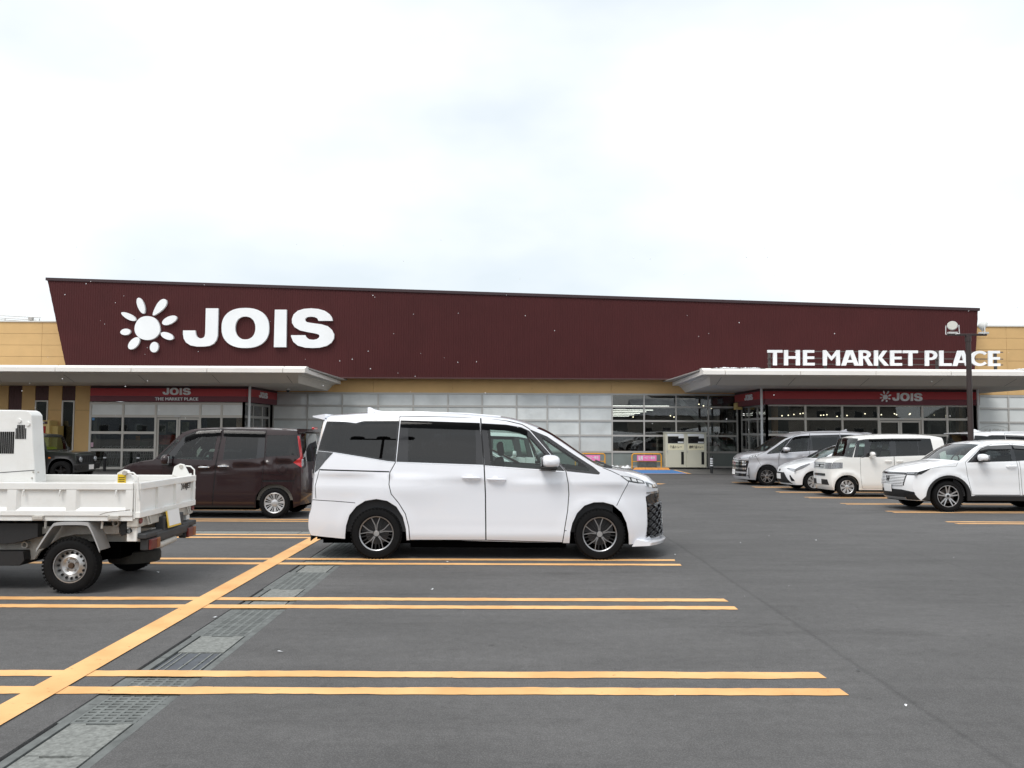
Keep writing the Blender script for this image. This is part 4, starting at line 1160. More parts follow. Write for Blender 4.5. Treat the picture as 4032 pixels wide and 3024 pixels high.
        pts = [(cxs+.05*math.cos(t)*0-.10*math.sin(t)*.35, -sy+.17*math.cos(t), bz-.02+.17*math.sin(t)*.93) for t in [2*math.pi*k/20 for k in range(21)]]
        stw.tube(pts, .014, 6, cap=False); stw.cbox((cxs+.03, -sy, bz-.03), (.06, .12, .10)); stw.build('steering_wheel', M_int, s.root, smooth=True)
        for xs_ in c['seats']:
            for sg in ((-1, 1) if xs_ != 'b' else ()):
                st = MB(); sw = .23
                st.cbox((xs_+.22, sg*sy, .56), (.48, sw*2, .16))
                st.prism([[(xs_-.02, .52), (xs_+.10, .55), (xs_-.02, bz+.14), (xs_-.14, bz+.12)]], lambda a, b: (a, sg*sy-sw*.95, b), (0, sw*1.9, 0))
                st.prism([[(xs_-.08, bz+.17), (xs_-.0, bz+.18), (xs_-.03, bz+.36), (xs_-.11, bz+.34)]], lambda a, b: (a, sg*sy-.12, b), (0, .24, 0))
                st.build('seat', m, s.root, bevel=.03)
    def build(s):
        sp = s.sp
        s.side(); s.wells()
        for nm in sp['order']:
            if nm == 'windshield':
                tg = sp.get('ws_tau', .93)
                tt = np.concatenate([[-1, -tg], np.linspace(-tg, tg, 15)[1:-1], [tg, 1]])
                gk = lambda q, t: abs(t) < tg and sp.get('ws_q', (.03, .95))[0] < q < sp.get('ws_q', (.03, .95))[1]
                s.add_strip(nm, 'windscreen', M_glass, keep=gk, taus=tt, n=8)
                s.add_strip(nm, 'pillar', sp.get('pillarmat', s.paint), keep=lambda q, t: not gk(q, t), taus=tt, n=8)
            elif nm == 'rear':
                rg = sp.get('rear_glass')
                if rg:
                    q = s.seg_eval(nm, 8); nq = len(q)-1
                    tg = rg[2]; tt = np.concatenate([np.linspace(-1, -tg, 3)[:-1], np.linspace(-tg, tg, 13), np.linspace(tg, 1, 3)[1:]])
                    zz = lambda f: np.interp(f*nq, np.arange(nq+1), q[:, 1])
                    gk = lambda f, t: abs(t) < tg and rg[0] < zz(f) < rg[1]
                    s.add_strip(nm, 'rear_window', M_priv, keep=gk, n=8, taus=tt)
                    s.add_strip(nm, 'tailgate', s.paint, keep=lambda f, t: not gk(f, t), n=8, taus=tt)
                else: s.add_strip(nm, 'tailgate', s.paint)
            else:
                nn = {'front': 'front_bumper', 'hood': 'bonnet', 'roof': 'roof'}[nm]
                s.add_strip(nm, nn, sp.get('mats', {}).get(nm, s.paint))
        s.cabin()
        ub = MB(); b = sp['cabin']; ub.box((sp['xr']+.12, -(sp['hw']-.37), .20), (sp['xf']-.15, sp['hw']-.37, .36)); ub.build('underbody', M_under, s.root)
        wb = sp['wb']/2; st, Rt, Rr, wd = sp['wheel']
        zlo = min(p[1] for p in sp['bottom'])  # boxes added below the body to block light and deepen the ground shade
        MB().box((-wb+Rt+.10, -(sp['hw']-.10), zlo-.05), (wb-Rt-.10, sp['hw']-.10, zlo+.06)).build('under_shade_box', M_under, s.root)
        MB().box((sp['xr']+.16, -(sp['hw']-.34), zlo-.03), (-wb+Rt+.09, sp['hw']-.34, zlo+.06)).build('under_shade_box', M_under, s.root)
        MB().box((wb-Rt-.09, -(sp['hw']-.34), zlo-.03), (sp['xf']-.22, sp['hw']-.34, zlo+.06)).build('under_shade_box', M_under, s.root)
        for x in (wb, -wb):
            for sg in (-1, 1): put_wheel(s.root, st, Rt, Rr, wd, x, sg*(sp['track']), outward=sg)
    def place(s, X_, Yc, left=False):
        s.root.location = (X_, Yc, G(Yc)); rz = math.pi if left else 0
        s.root.rotation_euler = (math.atan(slope(Yc))*(-1 if left else 1), 0, rz)
        return s
    # --- small fittings (built for both sides)
    def mirror(s, x, z, y, mat, size=(.13, .22, .15), arm=M_black):
        for sg in (-1, 1):
            r = empty('door_mirror', (x, sg*(y+.13), z), parent=s.root)
            m = MB(); n1, n2 = 10, 16; V = []; F = []
            for i in range(n1+1):
                t = math.pi*i/n1
                for k in range(n2):
                    p = 2*math.pi*k/n2
                    f = lambda q, e: math.copysign(abs(q)**e, q)
                    V.append((size[0]*.5*f(math.cos(p), .7)*f(math.sin(t), .7)*(1.0 if math.cos(p) > 0 else .75), size[1]*.5*f(math.cos(t), .75), size[2]*.5*f(math.sin(p), .75)*f(math.sin(t), .7)*(1-.12*math.cos(t)*sg)))
            for i in range(n1):
                for k in range(n2): F.append((i*n2+k, i*n2+(k+1) % n2, (i+1)*n2+(k+1) % n2, (i+1)*n2+k))
            m.add(V, F); m.build('mirror_shell', mat, r, smooth=True, angle=60)
            MB().cbox((-.01, 0, -size[2]*.45), (size[0]*.8, size[1]*.75, .035)).build('mirror_base', arm, r, bevel=.01)
            MB().box((-.04, min(0, -sg*.17), -size[2]*.55), (.045, max(0, -sg*.17), -size[2]*.28)).build('mirror_arm', arm, r, bevel=.01)
            MB().cbox((-size[0]*.40, 0, .0), (.012, size[1]*.78, size[2]*.66)).build('mirror_glass', M_chrome, r, bevel=.004)
    def handle(s, x, z, mat, L=.20, tilt=0.0):
        y = float(s.W(np.array([x]), np.array([z]))[0])
        for sg in (-1, 1):
            r = empty('door_handle', (x, sg*y, z), parent=s.root); r.rotation_euler = (0, tilt, 0)
            m = MB(); pts = []
            for k in range(9):
                t = -1+2*k/8; pts.append((t*L/2, sg*(.012+.026*(1-t**4)), 0))
            m.tube(pts, [.006, .013, .016, .017, .017, .017, .016, .013, .006], 8); m.build('grip', mat, r, smooth=True)
            d = MB(); d.lathe([(0, .0), (0, .034), (.004, .040)], 18, 'Y', (-L*.05, sg*.0015-(.004 if sg > 0 else 0), 0)); d.build('handle_cup', mat if mat is s.paint else s.paint, r, smooth=True)
    def visor(s, pts_top, h_=.085, name='door_visor'):
        """smoked rain guard: strip standing proud of the glass"""
        P = np.array(resample(pts_top, .12, closed=False)); 
        for sg in (-1, 1):
            V = []; F = []
            for i, (x, z) in enumerate(P):
                y0 = s.W(np.array([x]), np.array([z]))[0]+.006; y1 = s.W(np.array([x]), np.array([z-h_]))[0]+.026
                V += [(x, sg*y0, z), (x, sg*(y0*.4+y1*.6+.006), z-h_*.5), (x, sg*y1, z-h_)]
            for i in range(len(P)-1):
                for k in range(2): F.append((3*i+k, 3*i+3+k, 3*i+4+k, 3*i+1+k))
            mesh_obj(name, V, F, M_visor, s.root, smooth=True)
def arch_pts(cx, cz, r, zl, zr, n=16, sq=2.0):
    """from rear foot to front foot over the top"""
    out = [(cx-r, zl)] if zl < cz-.02 else []
    for k in range(n+1):
        t = math.pi-math.pi*k/n; c, s_ = math.cos(t), math.sin(t)
        out.append((cx+r*math.copysign(abs(c)**(2/sq), c), cz+r*abs(s_)**(2/sq)))
    if zr < cz-.02: out.append((cx+r, zr))
    return out
def wfun(hw, belt, roof, tumble, xf, xr, cf=.10, cr=.06, lf=.55, lr=.35, tuck=.05, extra=None, shoulder=.012, top=.045):
    def W(x, z):
        x = np.asarray(x, float); z = np.asarray(z, float)
        y = np.full(np.broadcast(x, z).shape, hw)
        t = np.clip((z-belt)/(roof-belt), 0, 1.3); y = y-tumble*t**1.25
        tt = np.clip((z-(roof-.13))/.13, 0, 1.3); y = y-top*tt**2
        s_ = np.clip((.50-z)/.32, 0, 1.4); y = y-tuck*s_**1.8
        s_ = np.clip((x-(xf-lf))/lf, 0, 1.3); y = y-cf*s_**2.3
        s_ = np.clip(((xr+lr)-x)/lr, 0, 1.3); y = y-cr*s_**2.3
        y = y+shoulder*np.exp(-((z-(belt-.13))/.10)**2)
        if extra: y = y+extra(x, z)
        return y
    return W
# ------------------------------------------------------------------ minivan body (traced from the side view)
def vs(a, b, d=0.0):
    k = 1+d/10.43
    return (((a-1213)*k+110)/437.66, (924.7-(204+(b-204)*k))/437.66)
def vp(a, b):
    z = (924.7-b)/437.66
    return vs(a, b, 0.0 if z < 1.05 else .02+.16*(z-1.05)/.8)
def P_(*l): return [vp(l[i], l[i+1]) for i in range(0, len(l), 2)]
def E_(a, b, xC, zC=None):
    x, z = vp(a, b); return (x, z, xC, z if zC is None else zC)
def van_extra(x, z):
    zl = 1.00-.035*(x-.3)                          # shoulder crease falling to the front
    y = .006*np.exp(-((z-zl)/.018)**2)-.009*np.exp(-((z-(zl-.10))/.09)**2)
    y += .020*np.exp(-((z-.30)/.09)**2)*np.exp(-(x/1.5)**4)      # rocker swells out
    y += .009*np.exp(-((np.hypot(x-1.425, (z-.31)*1.0)-.44)/.08)**2)+.009*np.exp(-((np.hypot(x+1.425, (z-.31))-.44)/.08)**2)
    y += .014*np.exp(-((x+1.2)/.6)**2)*np.exp(-((z-.86)/.16)**2)
    return y
VAN_W = wfun(.862, 1.06, 1.84, .135, 2.06, -2.30, cf=.13, cr=.05, lf=.62, lr=.30, extra=van_extra)
van_strip = dict(
 front=[E_(1978, 838, 2.31), E_(1990, 800, 2.335), E_(1996, 740, 2.315), E_(1996, 640, 2.31), E_(1995, 565, 2.305), E_(1992, 520, 2.285), (vp(1978, 486)[0], vp(1978, 486)[1], 2.22, .975)],
 hood=[(vp(1978, 486)[0], vp(1978, 486)[1], 2.22, .975), (vp(1930, 458)[0], vp(1930, 458)[1], 2.14, 1.045), (vp(1850, 431)[0], vp(1850, 431)[1], 1.93, 1.11), (vp(1740, 411)[0], vp(1740, 411)[1], 1.60, 1.165)],
 windshield=[(vp(1740, 411)[0], vp(1740, 411)[1], 1.60, 1.165), E_(1690, 388, 1.457, 1.21), E_(1590, 325, 1.209, 1.37), E_(1490, 258, .962, 1.54), E_(1420, 218, .79, 1.645), E_(1350, 190, .64, 1.712)],
 roof=[E_(1350, 190, .64, 1.712), E_(1290, 170, .467, 1.773), E_(1200, 150, .219, 1.83), E_(1000, 134, -.276, 1.874), E_(800, 129, -.77, 1.892), E_(600, 127, -1.265, 1.897), E_(430, 131, -1.686, 1.884), E_(300, 140, -2.0, 1.862), E_(205, 152, -2.22, 1.842)],
 rear=[E_(205, 152, -2.22, 1.842), E_(190, 185, -2.235, 1.76), E_(152, 320, -2.29), E_(134, 440, -2.325), E_(126, 520, -2.335), E_(120, 600, -2.335), E_(112, 655, -2.34), E_(101, 690, -2.36), E_(98, 755, -2.36), E_(112, 795, -2.33)])
van_arch_r = P_(305, 812, 312, 740, 330, 680, 368, 632, 418, 600, 480, 590, 540, 600, 592, 632, 628, 688, 646, 756, 650, 818)
van_arch_f = P_(1557, 832, 1560, 770, 1572, 720, 1598, 665, 1640, 622, 1692, 604, 1745, 603, 1800, 618, 1848, 660, 1876, 718, 1889, 780, 1893, 841)
def van_spec(visor=True):
    slide = P_(606, 128, 1056, 134, 1066, 260, 1078, 400, 1086, 560, 1090, 817, 668, 818, 662, 745, 642, 672, 604, 612, 562, 562, 549, 510, 554, 442, 584, 388)
    frontd = P_(1060, 134, 1200, 151, 1290, 172, 1330, 196, 1430, 310, 1535, 430, 1549, 500, 1553, 560, 1546, 650, 1531, 740, 1518, 829, 1092, 817, 1088, 560, 1080, 400, 1068, 260)
    return dict(W=VAN_W, hw=.862, strip=van_strip, order=['front', 'hood', 'windshield', 'roof', 'rear'], pow=dict(rear=(4.0, 2.2)),
      bottom=van_arch_r+P_(860, 818)+van_arch_f, arches=[van_arch_r, van_arch_f], gap=.0055,
      doors=[dict(name='sliding_door', poly=slide), dict(name='front_door', poly=frontd)],
      lines=[P_(118, 597, 240, 603, 362, 612), P_(1890, 490, 1855, 555, 1820, 622), P_(1740, 411, 1790, 430, 1836, 452), P_(232, 138, 212, 152), P_(140, 590, 135, 520, 162, 425), P_(670, 743, 1090, 748, 1540, 762)],
      trim=[dict(name='window_surround', mat=M_gloss, off=-.002, poly=P_(200, 157, 300, 161, 362, 169, 396, 158, 432, 152, 602, 152, 592, 300, 583, 383, 540, 379, 400, 356, 240, 331, 147, 323)),
            dict(name='window_surround', mat=M_gloss, off=-.002, poly=P_(611, 150, 1054, 165, 1064, 260, 1075, 398, 590, 383, 598, 300)),
            dict(name='window_surround', mat=M_gloss, off=-.002, poly=P_(1062, 166, 1200, 173, 1285, 187, 1330, 207, 1430, 318, 1530, 431, 1083, 401, 1070, 260)),
            dict(name='window_surround', mat=M_gloss, off=-.002, poly=P_(1330, 197, 1430, 238, 1560, 325, 1690, 408, 1727, 440, 1720, 450, 1541, 432, 1440, 318)),
            dict(name='belt_molding', mat=M_chrome, off=.002, poly=P_(240, 331, 400, 357, 540, 380, 583, 385, 583, 389, 540, 384, 400, 361, 244, 336)),
            dict(name='belt_molding', mat=M_chrome, off=.002, poly=P_(590, 385, 1075, 401, 1075, 405, 590, 389)),
            dict(name='belt_molding', mat=M_chrome, off=.002, poly=P_(1084, 403, 1530, 433, 1530, 437, 1084, 407)),
            dict(name='rear_quarter_window', mat=M_priv, off=-.004, poly=P_(205, 164, 300, 170, 366, 177, 398, 166, 434, 160, 594, 160, 585, 300, 577, 374, 540, 370, 400, 348, 240, 323, 160, 315)),
            dict(name='sliding_door_window', mat=M_priv, off=-.004, poly=P_(655, 192, 1030, 199, 1035, 396, 655, 384)),
            dict(name='front_door_window', mat=M_glass, off=-.004, poly=P_(1097, 200, 1240, 207, 1300, 220, 1345, 252, 1440, 355, 1490, 424, 1117, 402)),
            dict(name='front_quarter_window', mat=M_glass, off=-.004, poly=P_(1390, 233, 1480, 290, 1600, 370, 1668, 416, 1664, 430, 1535, 417, 1500, 382)),
            dict(name='slide_rail', mat=M_gap, off=-.012, poly=P_(162, 425, 552, 435, 550, 442, 165, 433)),
            dict(name='tail_lamp', mat=M_lensd, off=.004, poly=P_(146, 325, 238, 333, 196, 378, 155, 428, 134, 446, 134, 390)),
            dict(name='headlight', mat=M_lensd, off=.003, poly=P_(1836, 453, 1900, 464, 1972, 484, 1990, 502, 1940, 500, 1885, 489)),
            dict(name='lamp_segment', mat=M_lamp, off=.005, poly=P_(1850, 458, 1892, 466, 1900, 484, 1884, 482)),
            dict(name='lamp_segment', mat=M_lamp, off=.005, poly=P_(1904, 470, 1930, 476, 1938, 491, 1910, 486)),
            dict(name='lamp_segment', mat=M_lamp, off=.005, poly=P_(1938, 479, 1966, 486, 1976, 497, 1946, 493))],
      mats={}, wheel=('mesh', .324, .222, .205), track=.755, wb=2.85, xf=2.35, xr=-2.33, ws_tau=.92, rear_glass=(1.14, 1.74, .84),
      cabin=dict(x0=-2.2, x1=1.6, dash=1.02, seats=[.20, -.75, -1.55], belt=1.13), intmat=M_int)
def grille_wave(car, rows, z0, z1, yh, mat, amp=.018):
    f = car.fsurf('front'); g = empty('grille_mesh', parent=car.root)
    for k in range(rows):
        zc = z0+(z1-z0)*(k+.5)/rows
        m = MB(); V = []; F = []; n = 56
        for i in range(n+1):
            y = -yh+2*yh*i/n; ph = i*math.pi/3.5+(math.pi if k % 2 else 0)
            z = zc+amp*math.sin(ph); x = float(f(np.array([y]), np.array([z]))[0]); t = .010+.004*math.cos(ph)
            V += [(x+.002, y, z-t), (x+.034, y, z-t*.3), (x+.034, y, z+t*.3), (x+.002, y, z+t)]
        for i in range(n):
            for q in range(3): F.append((4*i+q, 4*i+4+q, 4*i+5+q, 4*i+1+q))
        m.add(V, F); m.build('grille_bar', mat, g)
def van_details(c, white=True):
    p = c.paint
    c.mirror(.775, 1.25, .83, p, size=(.27, .25, .175))
    for zx, zy in ((1007, 470), (1147, 478)):
        x, z = vp(zx, zy); c.handle(x, z, p, L=.24, tilt=.03)
    if white: c.visor(P_(613, 152, 1052, 164), .085)
    c.visor(P_(1065, 167, 1200, 175, 1280, 189, 1320, 206), .075)
    m = MB()   # rear spoiler over the tailgate
    Vv = []
    for y in np.linspace(-.66, .66, 9):
        k = 1-.25*(abs(y)/.66)**3; Vv += [(-2.14, y, 1.848), (-2.14-.22*k, y, 1.822), (-2.14-.22*k, y, 1.808), (-2.15, y, 1.770)]
    F = [(4*i+q, 4*i+4+q, 4*i+4+(q+1) % 4, 4*i+(q+1) % 4) for i in range(8) for q in range(4)]+[(0, 1, 2, 3), (35, 34, 33, 32)]
    m.add(Vv, F); m.build('rear_spoiler', p, c.root, smooth=True, angle=30)
    fin = MB(); fin.prism([[(-1.70, 1.875), (-1.42, 1.885), (-1.60, 1.925), (-1.66, 1.955), (-1.70, 1.955)]], lambda a, b: (a, -.02, b), (0, .04, 0)); fin.build('roof_antenna', p, c.root, bevel=.008)
    for sg in (-1, 1):
        r = MB(); pts = [(x, sg*(.60), z) for x, z in ((.15, 1.825), (-.3, 1.862), (-.9, 1.878), (-1.5, 1.873))]; r.tube(pts, .010, 6); r.build('roof_moulding', p, c.root, smooth=True)
    wp = MB(); wp.tube([(1.62, -.5, 1.165), (1.58, -.1, 1.185), (1.52, .5, 1.215)], .012, 6); wp.tube([(1.60, -.6, 1.17), (1.50, -.72, 1.18)], .02, 6); wp.build('wiper', M_black, c.root)
    # tail lamps and bumper pieces on the rear face
    c.patch('rear', [(.79, 1.08), (.80, 1.33), (.62, 1.33), (.60, 1.22), (.68, 1.08)], M_lensd, 'tail_lamp', both=True)
    c.patch('rear', [(-.20, .83), (.20, .83), (.20, .66), (-.20, .66)], M_plate, 'number_plate')
    c.patch('rear', [(-.60, .36), (.60, .36), (.62, .20), (-.62, .20)], M_black, 'rear_valance')
main = Car('white_minivan', 'large white minivan parked side on in the middle, with black and silver wheels', 'van', van_spec(), M_white, h=.06)
van_details(main)
main.patch('front', [(-.62, .245), (.62, .245), (.72, .32), (.745, .80), (.66, .83), (-.66, .83), (-.745, .80), (-.72, .32)], M_gloss, 'grille', off=.004)
grille_wave(main, 9, .26, .70, .735, M_gloss)
main.patch('front', [(.745, .93), (.62, .90), (.38, .88), (.40, .925), (.60, .955), (.74, .985)], M_lensd, 'headlight', both=True, off=.005)
for a, b in ((.70, .64), (.60, .54), (.50, .44)): main.patch('front', [(a, .915), (b, .905), (b, .935), (a, .955)], M_lamp, 'lamp_segment', both=True, off=.009)
main.patch('front', [(-.73, .835), (.73, .835), (.75, .855), (-.75, .855)], M_chrome, 'grille_trim', off=.007)
main.patch('front', [(-.16, .56), (.16, .56), (.16, .40), (-.16, .40)], M_plate, 'number_plate', off=.045)
m = MB(); V = []
for y in np.linspace(-.80, .80, 17):
    xx = 2.39-.30*(abs(y)/.80)**2.6; V += [(xx-.2, y, .255), (xx, y, .215), (xx-.02, y, .175), (xx-.25, y, .165)]
m.add(V, [(4*i+q, 4*i+4+q, 4*i+4+(q+1) % 4, 4*i+(q+1) % 4) for i in range(16) for q in range(4)]+[(0, 1, 2, 3), (67, 66, 65, 64)])
m.build('front_lip', M_white, main.root, smooth=True, angle=30)
XM = at(1923, 1900, 10.43).x
main.place(XM, 10.43+.862)
# ------------------------------------------------------------------ other bodies
def std_arches(wb, cz, r, zb, sq=2.2):
    a = arch_pts(-wb/2, cz, r, zb, zb, sq=sq); b = arch_pts(wb/2, cz, r, zb, zb, sq=sq); return a, b
def closed(pts): return pts
# --- tall brown wagon (traced)
def rm(*l): return [((1033-l[i])/507.5, (1075-l[i+1])/507.5) for i in range(0, len(l), 2)]
def roomy_spec():
    W = wfun(.830, 1.06, 1.70, .11, 1.74, -1.74, cf=.10, cr=.05, lf=.45, lr=.3, shoulder=.006, top=.012,
             extra=lambda x, z: .012*np.exp(-((z-(.965-.09*x))/.02)**2)*(x < .2)-.010*np.exp(-((z-(.90-.09*x))/.05)**2)*(x < .2)
             )
    ar, af = std_arches(2.49, .29, .355, .20)
    S = dict(
      front=[(1.66, .20, 1.84, .20), (1.72, .32, 1.91, .32), (1.74, .55, 1.925, .55), (1.73, .75, 1.91, .75), (1.69, .90, 1.86, .91)],
      hood=[(1.69, .90, 1.86, .91), (1.57, .985, 1.72, 1.00), (1.33, 1.045, 1.45, 1.07), (1.06, 1.084, 1.20, 1.11)],
      windshield=[(1.06, 1.084, 1.20, 1.11), (.83, 1.33, .97, 1.34), (.60, 1.575, .70, 1.60), (.50, 1.635, .56, 1.67)],
      roof=[(.50, 1.635, .56, 1.67), (.30, 1.680, .33, 1.715), (-.3, 1.695, -.3, 1.735), (-1.1, 1.680, -1.1, 1.725), (-1.60, 1.655, -1.70, 1.69)],
      rear=[(-1.60, 1.655, -1.70, 1.69), (-1.64, 1.58, -1.71, 1.60), (-1.70, 1.2, -1.76, 1.2), (-1.73, .95, -1.79, .95), (-1.74, .70, -1.80, .70), (-1.74, .45, -1.80, .45), (-1.72, .25, -1.77, .25)])
    fd = rm(1135, 218, 900, 232, 770, 290, 605, 500, 592, 640, 600, 950, 1068, 958, 1095, 560, 1115, 400)
    sd = rm(1140, 218, 1560, 226, 1562, 480, 1548, 640, 1540, 790, 1490, 860, 1475, 955, 1074, 958, 1100, 560, 1120, 400)
    cap = [(-1.393+.088*math.cos(t), .936+.088*math.sin(t)) for t in [2*math.pi*k/20 for k in range(20)]]
    return dict(W=W, hw=.830, strip=S, order=['front', 'hood', 'windshield', 'roof', 'rear'], pow=dict(rear=(4, 2.2)), bottom=ar+[(0, .20)]+af, arches=[ar, af], gap=.005, archmat=M_black,
      doors=[dict(name='front_door', poly=fd), dict(name='sliding_door', poly=sd), dict(name='fuel_flap', poly=cap)],
      lines=[rm(1552, 655, 1870, 655), rm(1870, 655, 1835, 775)],
      trim=[dict(name='window_surround', mat=M_gloss, off=-.002, poly=rm(600, 505, 768, 292, 905, 235, 1125, 222, 1108, 400, 1092, 523)),
            dict(name='window_surround', mat=M_gloss, off=-.002, poly=rm(1150, 228, 1552, 236, 1556, 490, 1480, 505, 1155, 520)),
            dict(name='pillar_panel', mat=M_brown, off=-.001, poly=rm(1068, 300, 1125, 222, 1108, 400, 1092, 523, 1064, 523)),
            dict(name='pillar_panel', mat=M_brown, off=-.001, poly=rm(1140, 300, 1175, 300, 1160, 517, 1118, 520)),
            dict(name='front_quarter_window', mat=M_glass, off=-.004, poly=rm(528, 512, 560, 470, 705, 318, 722, 330, 640, 440, 590, 512)),
            dict(name='front_door_window', mat=M_glass, off=-.004, poly=rm(690, 505, 725, 440, 800, 330, 870, 302, 1090, 268, 1075, 420, 1062, 518)),
            dict(name='sliding_door_window', mat=M_priv, off=-.004, poly=rm(1180, 268, 1490, 268, 1482, 500, 1166, 515)),
            dict(name='rear_quarter_window', mat=M_priv, off=-.004, poly=rm(1572, 276, 1860, 276, 1876, 470, 1568, 484)),
            dict(name='slide_rail', mat=M_gap, off=-.012, poly=rm(1548, 708, 1850, 708, 1848, 724, 1548, 726)),
            dict(name='tail_lamp', mat=M_red, off=.005, poly=rm(1862, 282, 1893, 282, 1920, 480, 1918, 590, 1838, 540, 1900, 490)),
            dict(name='sill_trim', mat=M_black, off=0, poly=[(-.86, .20), (.86, .20), (.86, .235), (-.86, .235)])],
      wheel=('cover12', .288, .198, .175), track=.735, wb=2.49, xf=1.9, xr=-1.8, rear_glass=(1.06, 1.62, .86), ws_tau=.93, pillarmat=M_brown,
      cabin=dict(x0=-1.65, x1=1.15, dash=.62, seats=[-.05, -.95], belt=1.10), intmat=M_intl)
brown = Car('brown_wagon', 'tall dark brown wagon facing left behind the small dump truck', 'car', roomy_spec(), M_brown, h=.07)
brown.visor(rm(780, 292, 905, 240, 1122, 226), .11); brown.visor(rm(1150, 232, 1552, 240), .11)
brown.mirror((1033-655)/507.5+.02, 1.10, .82, M_brown, size=(.17, .22, .20))
for zx, zy in ((985, 588), (1172, 578)): brown.handle((1033-zx)/507.5, (1075-zy)/507.5, M_chrome, L=.22)
m = MB(); V = []
for y in np.linspace(-.66, .66, 9):
    k = 1-.2*(abs(y)/.66)**3; V += [(-1.60, y, 1.70), (-1.60-.24*k, y, 1.695), (-1.60-.24*k, y, 1.645), (-1.62, y, 1.60)]
m.add(V, [(4*i+q, 4*i+4+q, 4*i+4+(q+1) % 4, 4*i+(q+1) % 4) for i in range(8) for q in range(4)]+[(0, 1, 2, 3), (35, 34, 33, 32)])
m.build('rear_spoiler', M_brown, brown.root, smooth=True, angle=30)
MB().cbox((-1.80, .05, 1.715), (.05, .30, .05)).build('high_brake_lamp', M_red, brown.root, bevel=.01)
brown.patch('rear', [(.70, 1.0), (.69, 1.56), (.74, 1.56), (.78, 1.14), (.79, .96)], M_red, 'tail_lamp', both=True)
brown.patch('rear', [(.66, 1.12), (.74, 1.12), (.77, .98), (.70, .98)], M_lens, 'reverse_lamp', both=True, off=.012)
brown.patch('rear', [(-.165, .90), (.165, .90), (.165, .74), (-.165, .74)], M_plate, 'number_plate', off=.012)
brown.patch('front', [(.72, .74), (.50, .76), (.40, .86), (.70, .89)], M_lens, 'headlight', both=True)
brown.patch('front', [(-.60, .28), (.60, .28), (.62, .62), (-.62, .62)], M_gloss, 'grille')
brown.place(at(1083, 1900, 15.55).x-1.245, 15.5+.83, left=True)

# --- tall white mini wagon (traced)
def nb(*l): return [((1414-l[i])/602.3, (1172-l[i+1])/602.3) for i in range(0, len(l), 2)]
def nbox_spec(paint):
    W = wfun(.738, 1.10, 1.72, .085, 1.66, -1.58, cf=.08, cr=.06, lf=.35, lr=.25, shoulder=.004,
             extra=lambda x, z: .022*np.exp(-((np.hypot(x-1.26, z-.28)-.40)/.07)**2)+.022*np.exp(-((np.hypot(x+1.26, z-.28)-.40)/.07)**2)+.010*np.exp(-((z-.36)/.05)**2)*(np.abs(x) < .85))
    ar, af = std_arches(2.52, .28, .335, .20)
    S = dict(
      front=[(1.60, .19, 1.69, .19), (1.65, .30, 1.74, .30), (1.67, .50, 1.76, .50), (1.665, .75, 1.75, .75), (1.645, .93, 1.72, .94)],
      hood=[(1.645, .93, 1.72, .94), (1.56, 1.02, 1.63, 1.04), (1.36, 1.075, 1.43, 1.10), (1.10, 1.10, 1.22, 1.13)],
      windshield=[(1.10, 1.10, 1.22, 1.13), (1.03, 1.30, 1.14, 1.31), (.955, 1.50, 1.04, 1.51), (.89, 1.63, .95, 1.65)],
      roof=[(.89, 1.63, .95, 1.65), (.70, 1.685, .74, 1.72), (.2, 1.715, .2, 1.765), (-.6, 1.715, -.6, 1.775), (-1.2, 1.70, -1.2, 1.755), (-1.46, 1.66, -1.50, 1.70)],
      rear=[(-1.46, 1.66, -1.50, 1.70), (-1.50, 1.55, -1.545, 1.56), (-1.56, 1.1, -1.61, 1.1), (-1.585, .8, -1.635, .8), (-1.585, .45, -1.635, .45), (-1.56, .22, -1.60, .22)])
    fd = nb(1440, 240, 1040, 240, 1000, 300, 950, 505, 882, 515, 885, 880, 905, 1020, 1445, 1020, 1450, 500)
    rd = nb(1446, 240, 1900, 240, 1975, 470, 1980, 760, 1920, 900, 1870, 1020, 1452, 1020, 1456, 500)
    return dict(W=W, hw=.738, strip=S, order=['front', 'hood', 'windshield', 'roof', 'rear'], pow=dict(rear=(4, 2.2), front=(3.4, 2.2), hood=(3.4, 2.2)), bottom=ar+[(0, .20)]+af, arches=[ar, af], gap=.004,
      doors=[dict(name='front_door', poly=fd), dict(name='rear_door', poly=rd)],
      trim=[dict(name='window_surround', mat=M_gloss, off=-.002, poly=nb(770, 508, 850, 225, 1000, 200, 1440, 186, 1935, 182, 2098, 186, 2125, 385, 1985, 470, 1455, 488, 1200, 500)),
            dict(name='front_quarter_window', mat=M_glass, off=-.004, poly=nb(838, 496, 900, 242, 985, 226, 938, 490)),
            dict(name='front_door_window', mat=M_glass, off=-.004, poly=nb(1026, 480, 1095, 235, 1395, 228, 1390, 484)),
            dict(name='rear_door_window', mat=M_priv, off=-.004, poly=nb(1495, 472, 1500, 225, 1862, 220, 1868, 465)),
            dict(name='rear_quarter_window', mat=M_priv, off=-.004, poly=nb(1882, 464, 1882, 215, 2092, 192, 2118, 382, 1982, 462)),
            dict(name='headlight', mat=M_lens, off=.004, poly=nb(395, 592, 586, 594, 580, 690, 390, 705))],
      wheel=('cover8', .282, .192, .165), track=.655, wb=2.52, xf=1.75, xr=-1.63, rear_glass=(1.05, 1.60, .85), ws_tau=.95, pillarmat=M_gloss,
      cabin=dict(x0=-1.5, x1=1.2, dash=.75, seats=[.05, -.95], belt=1.15), intmat=M_intl)
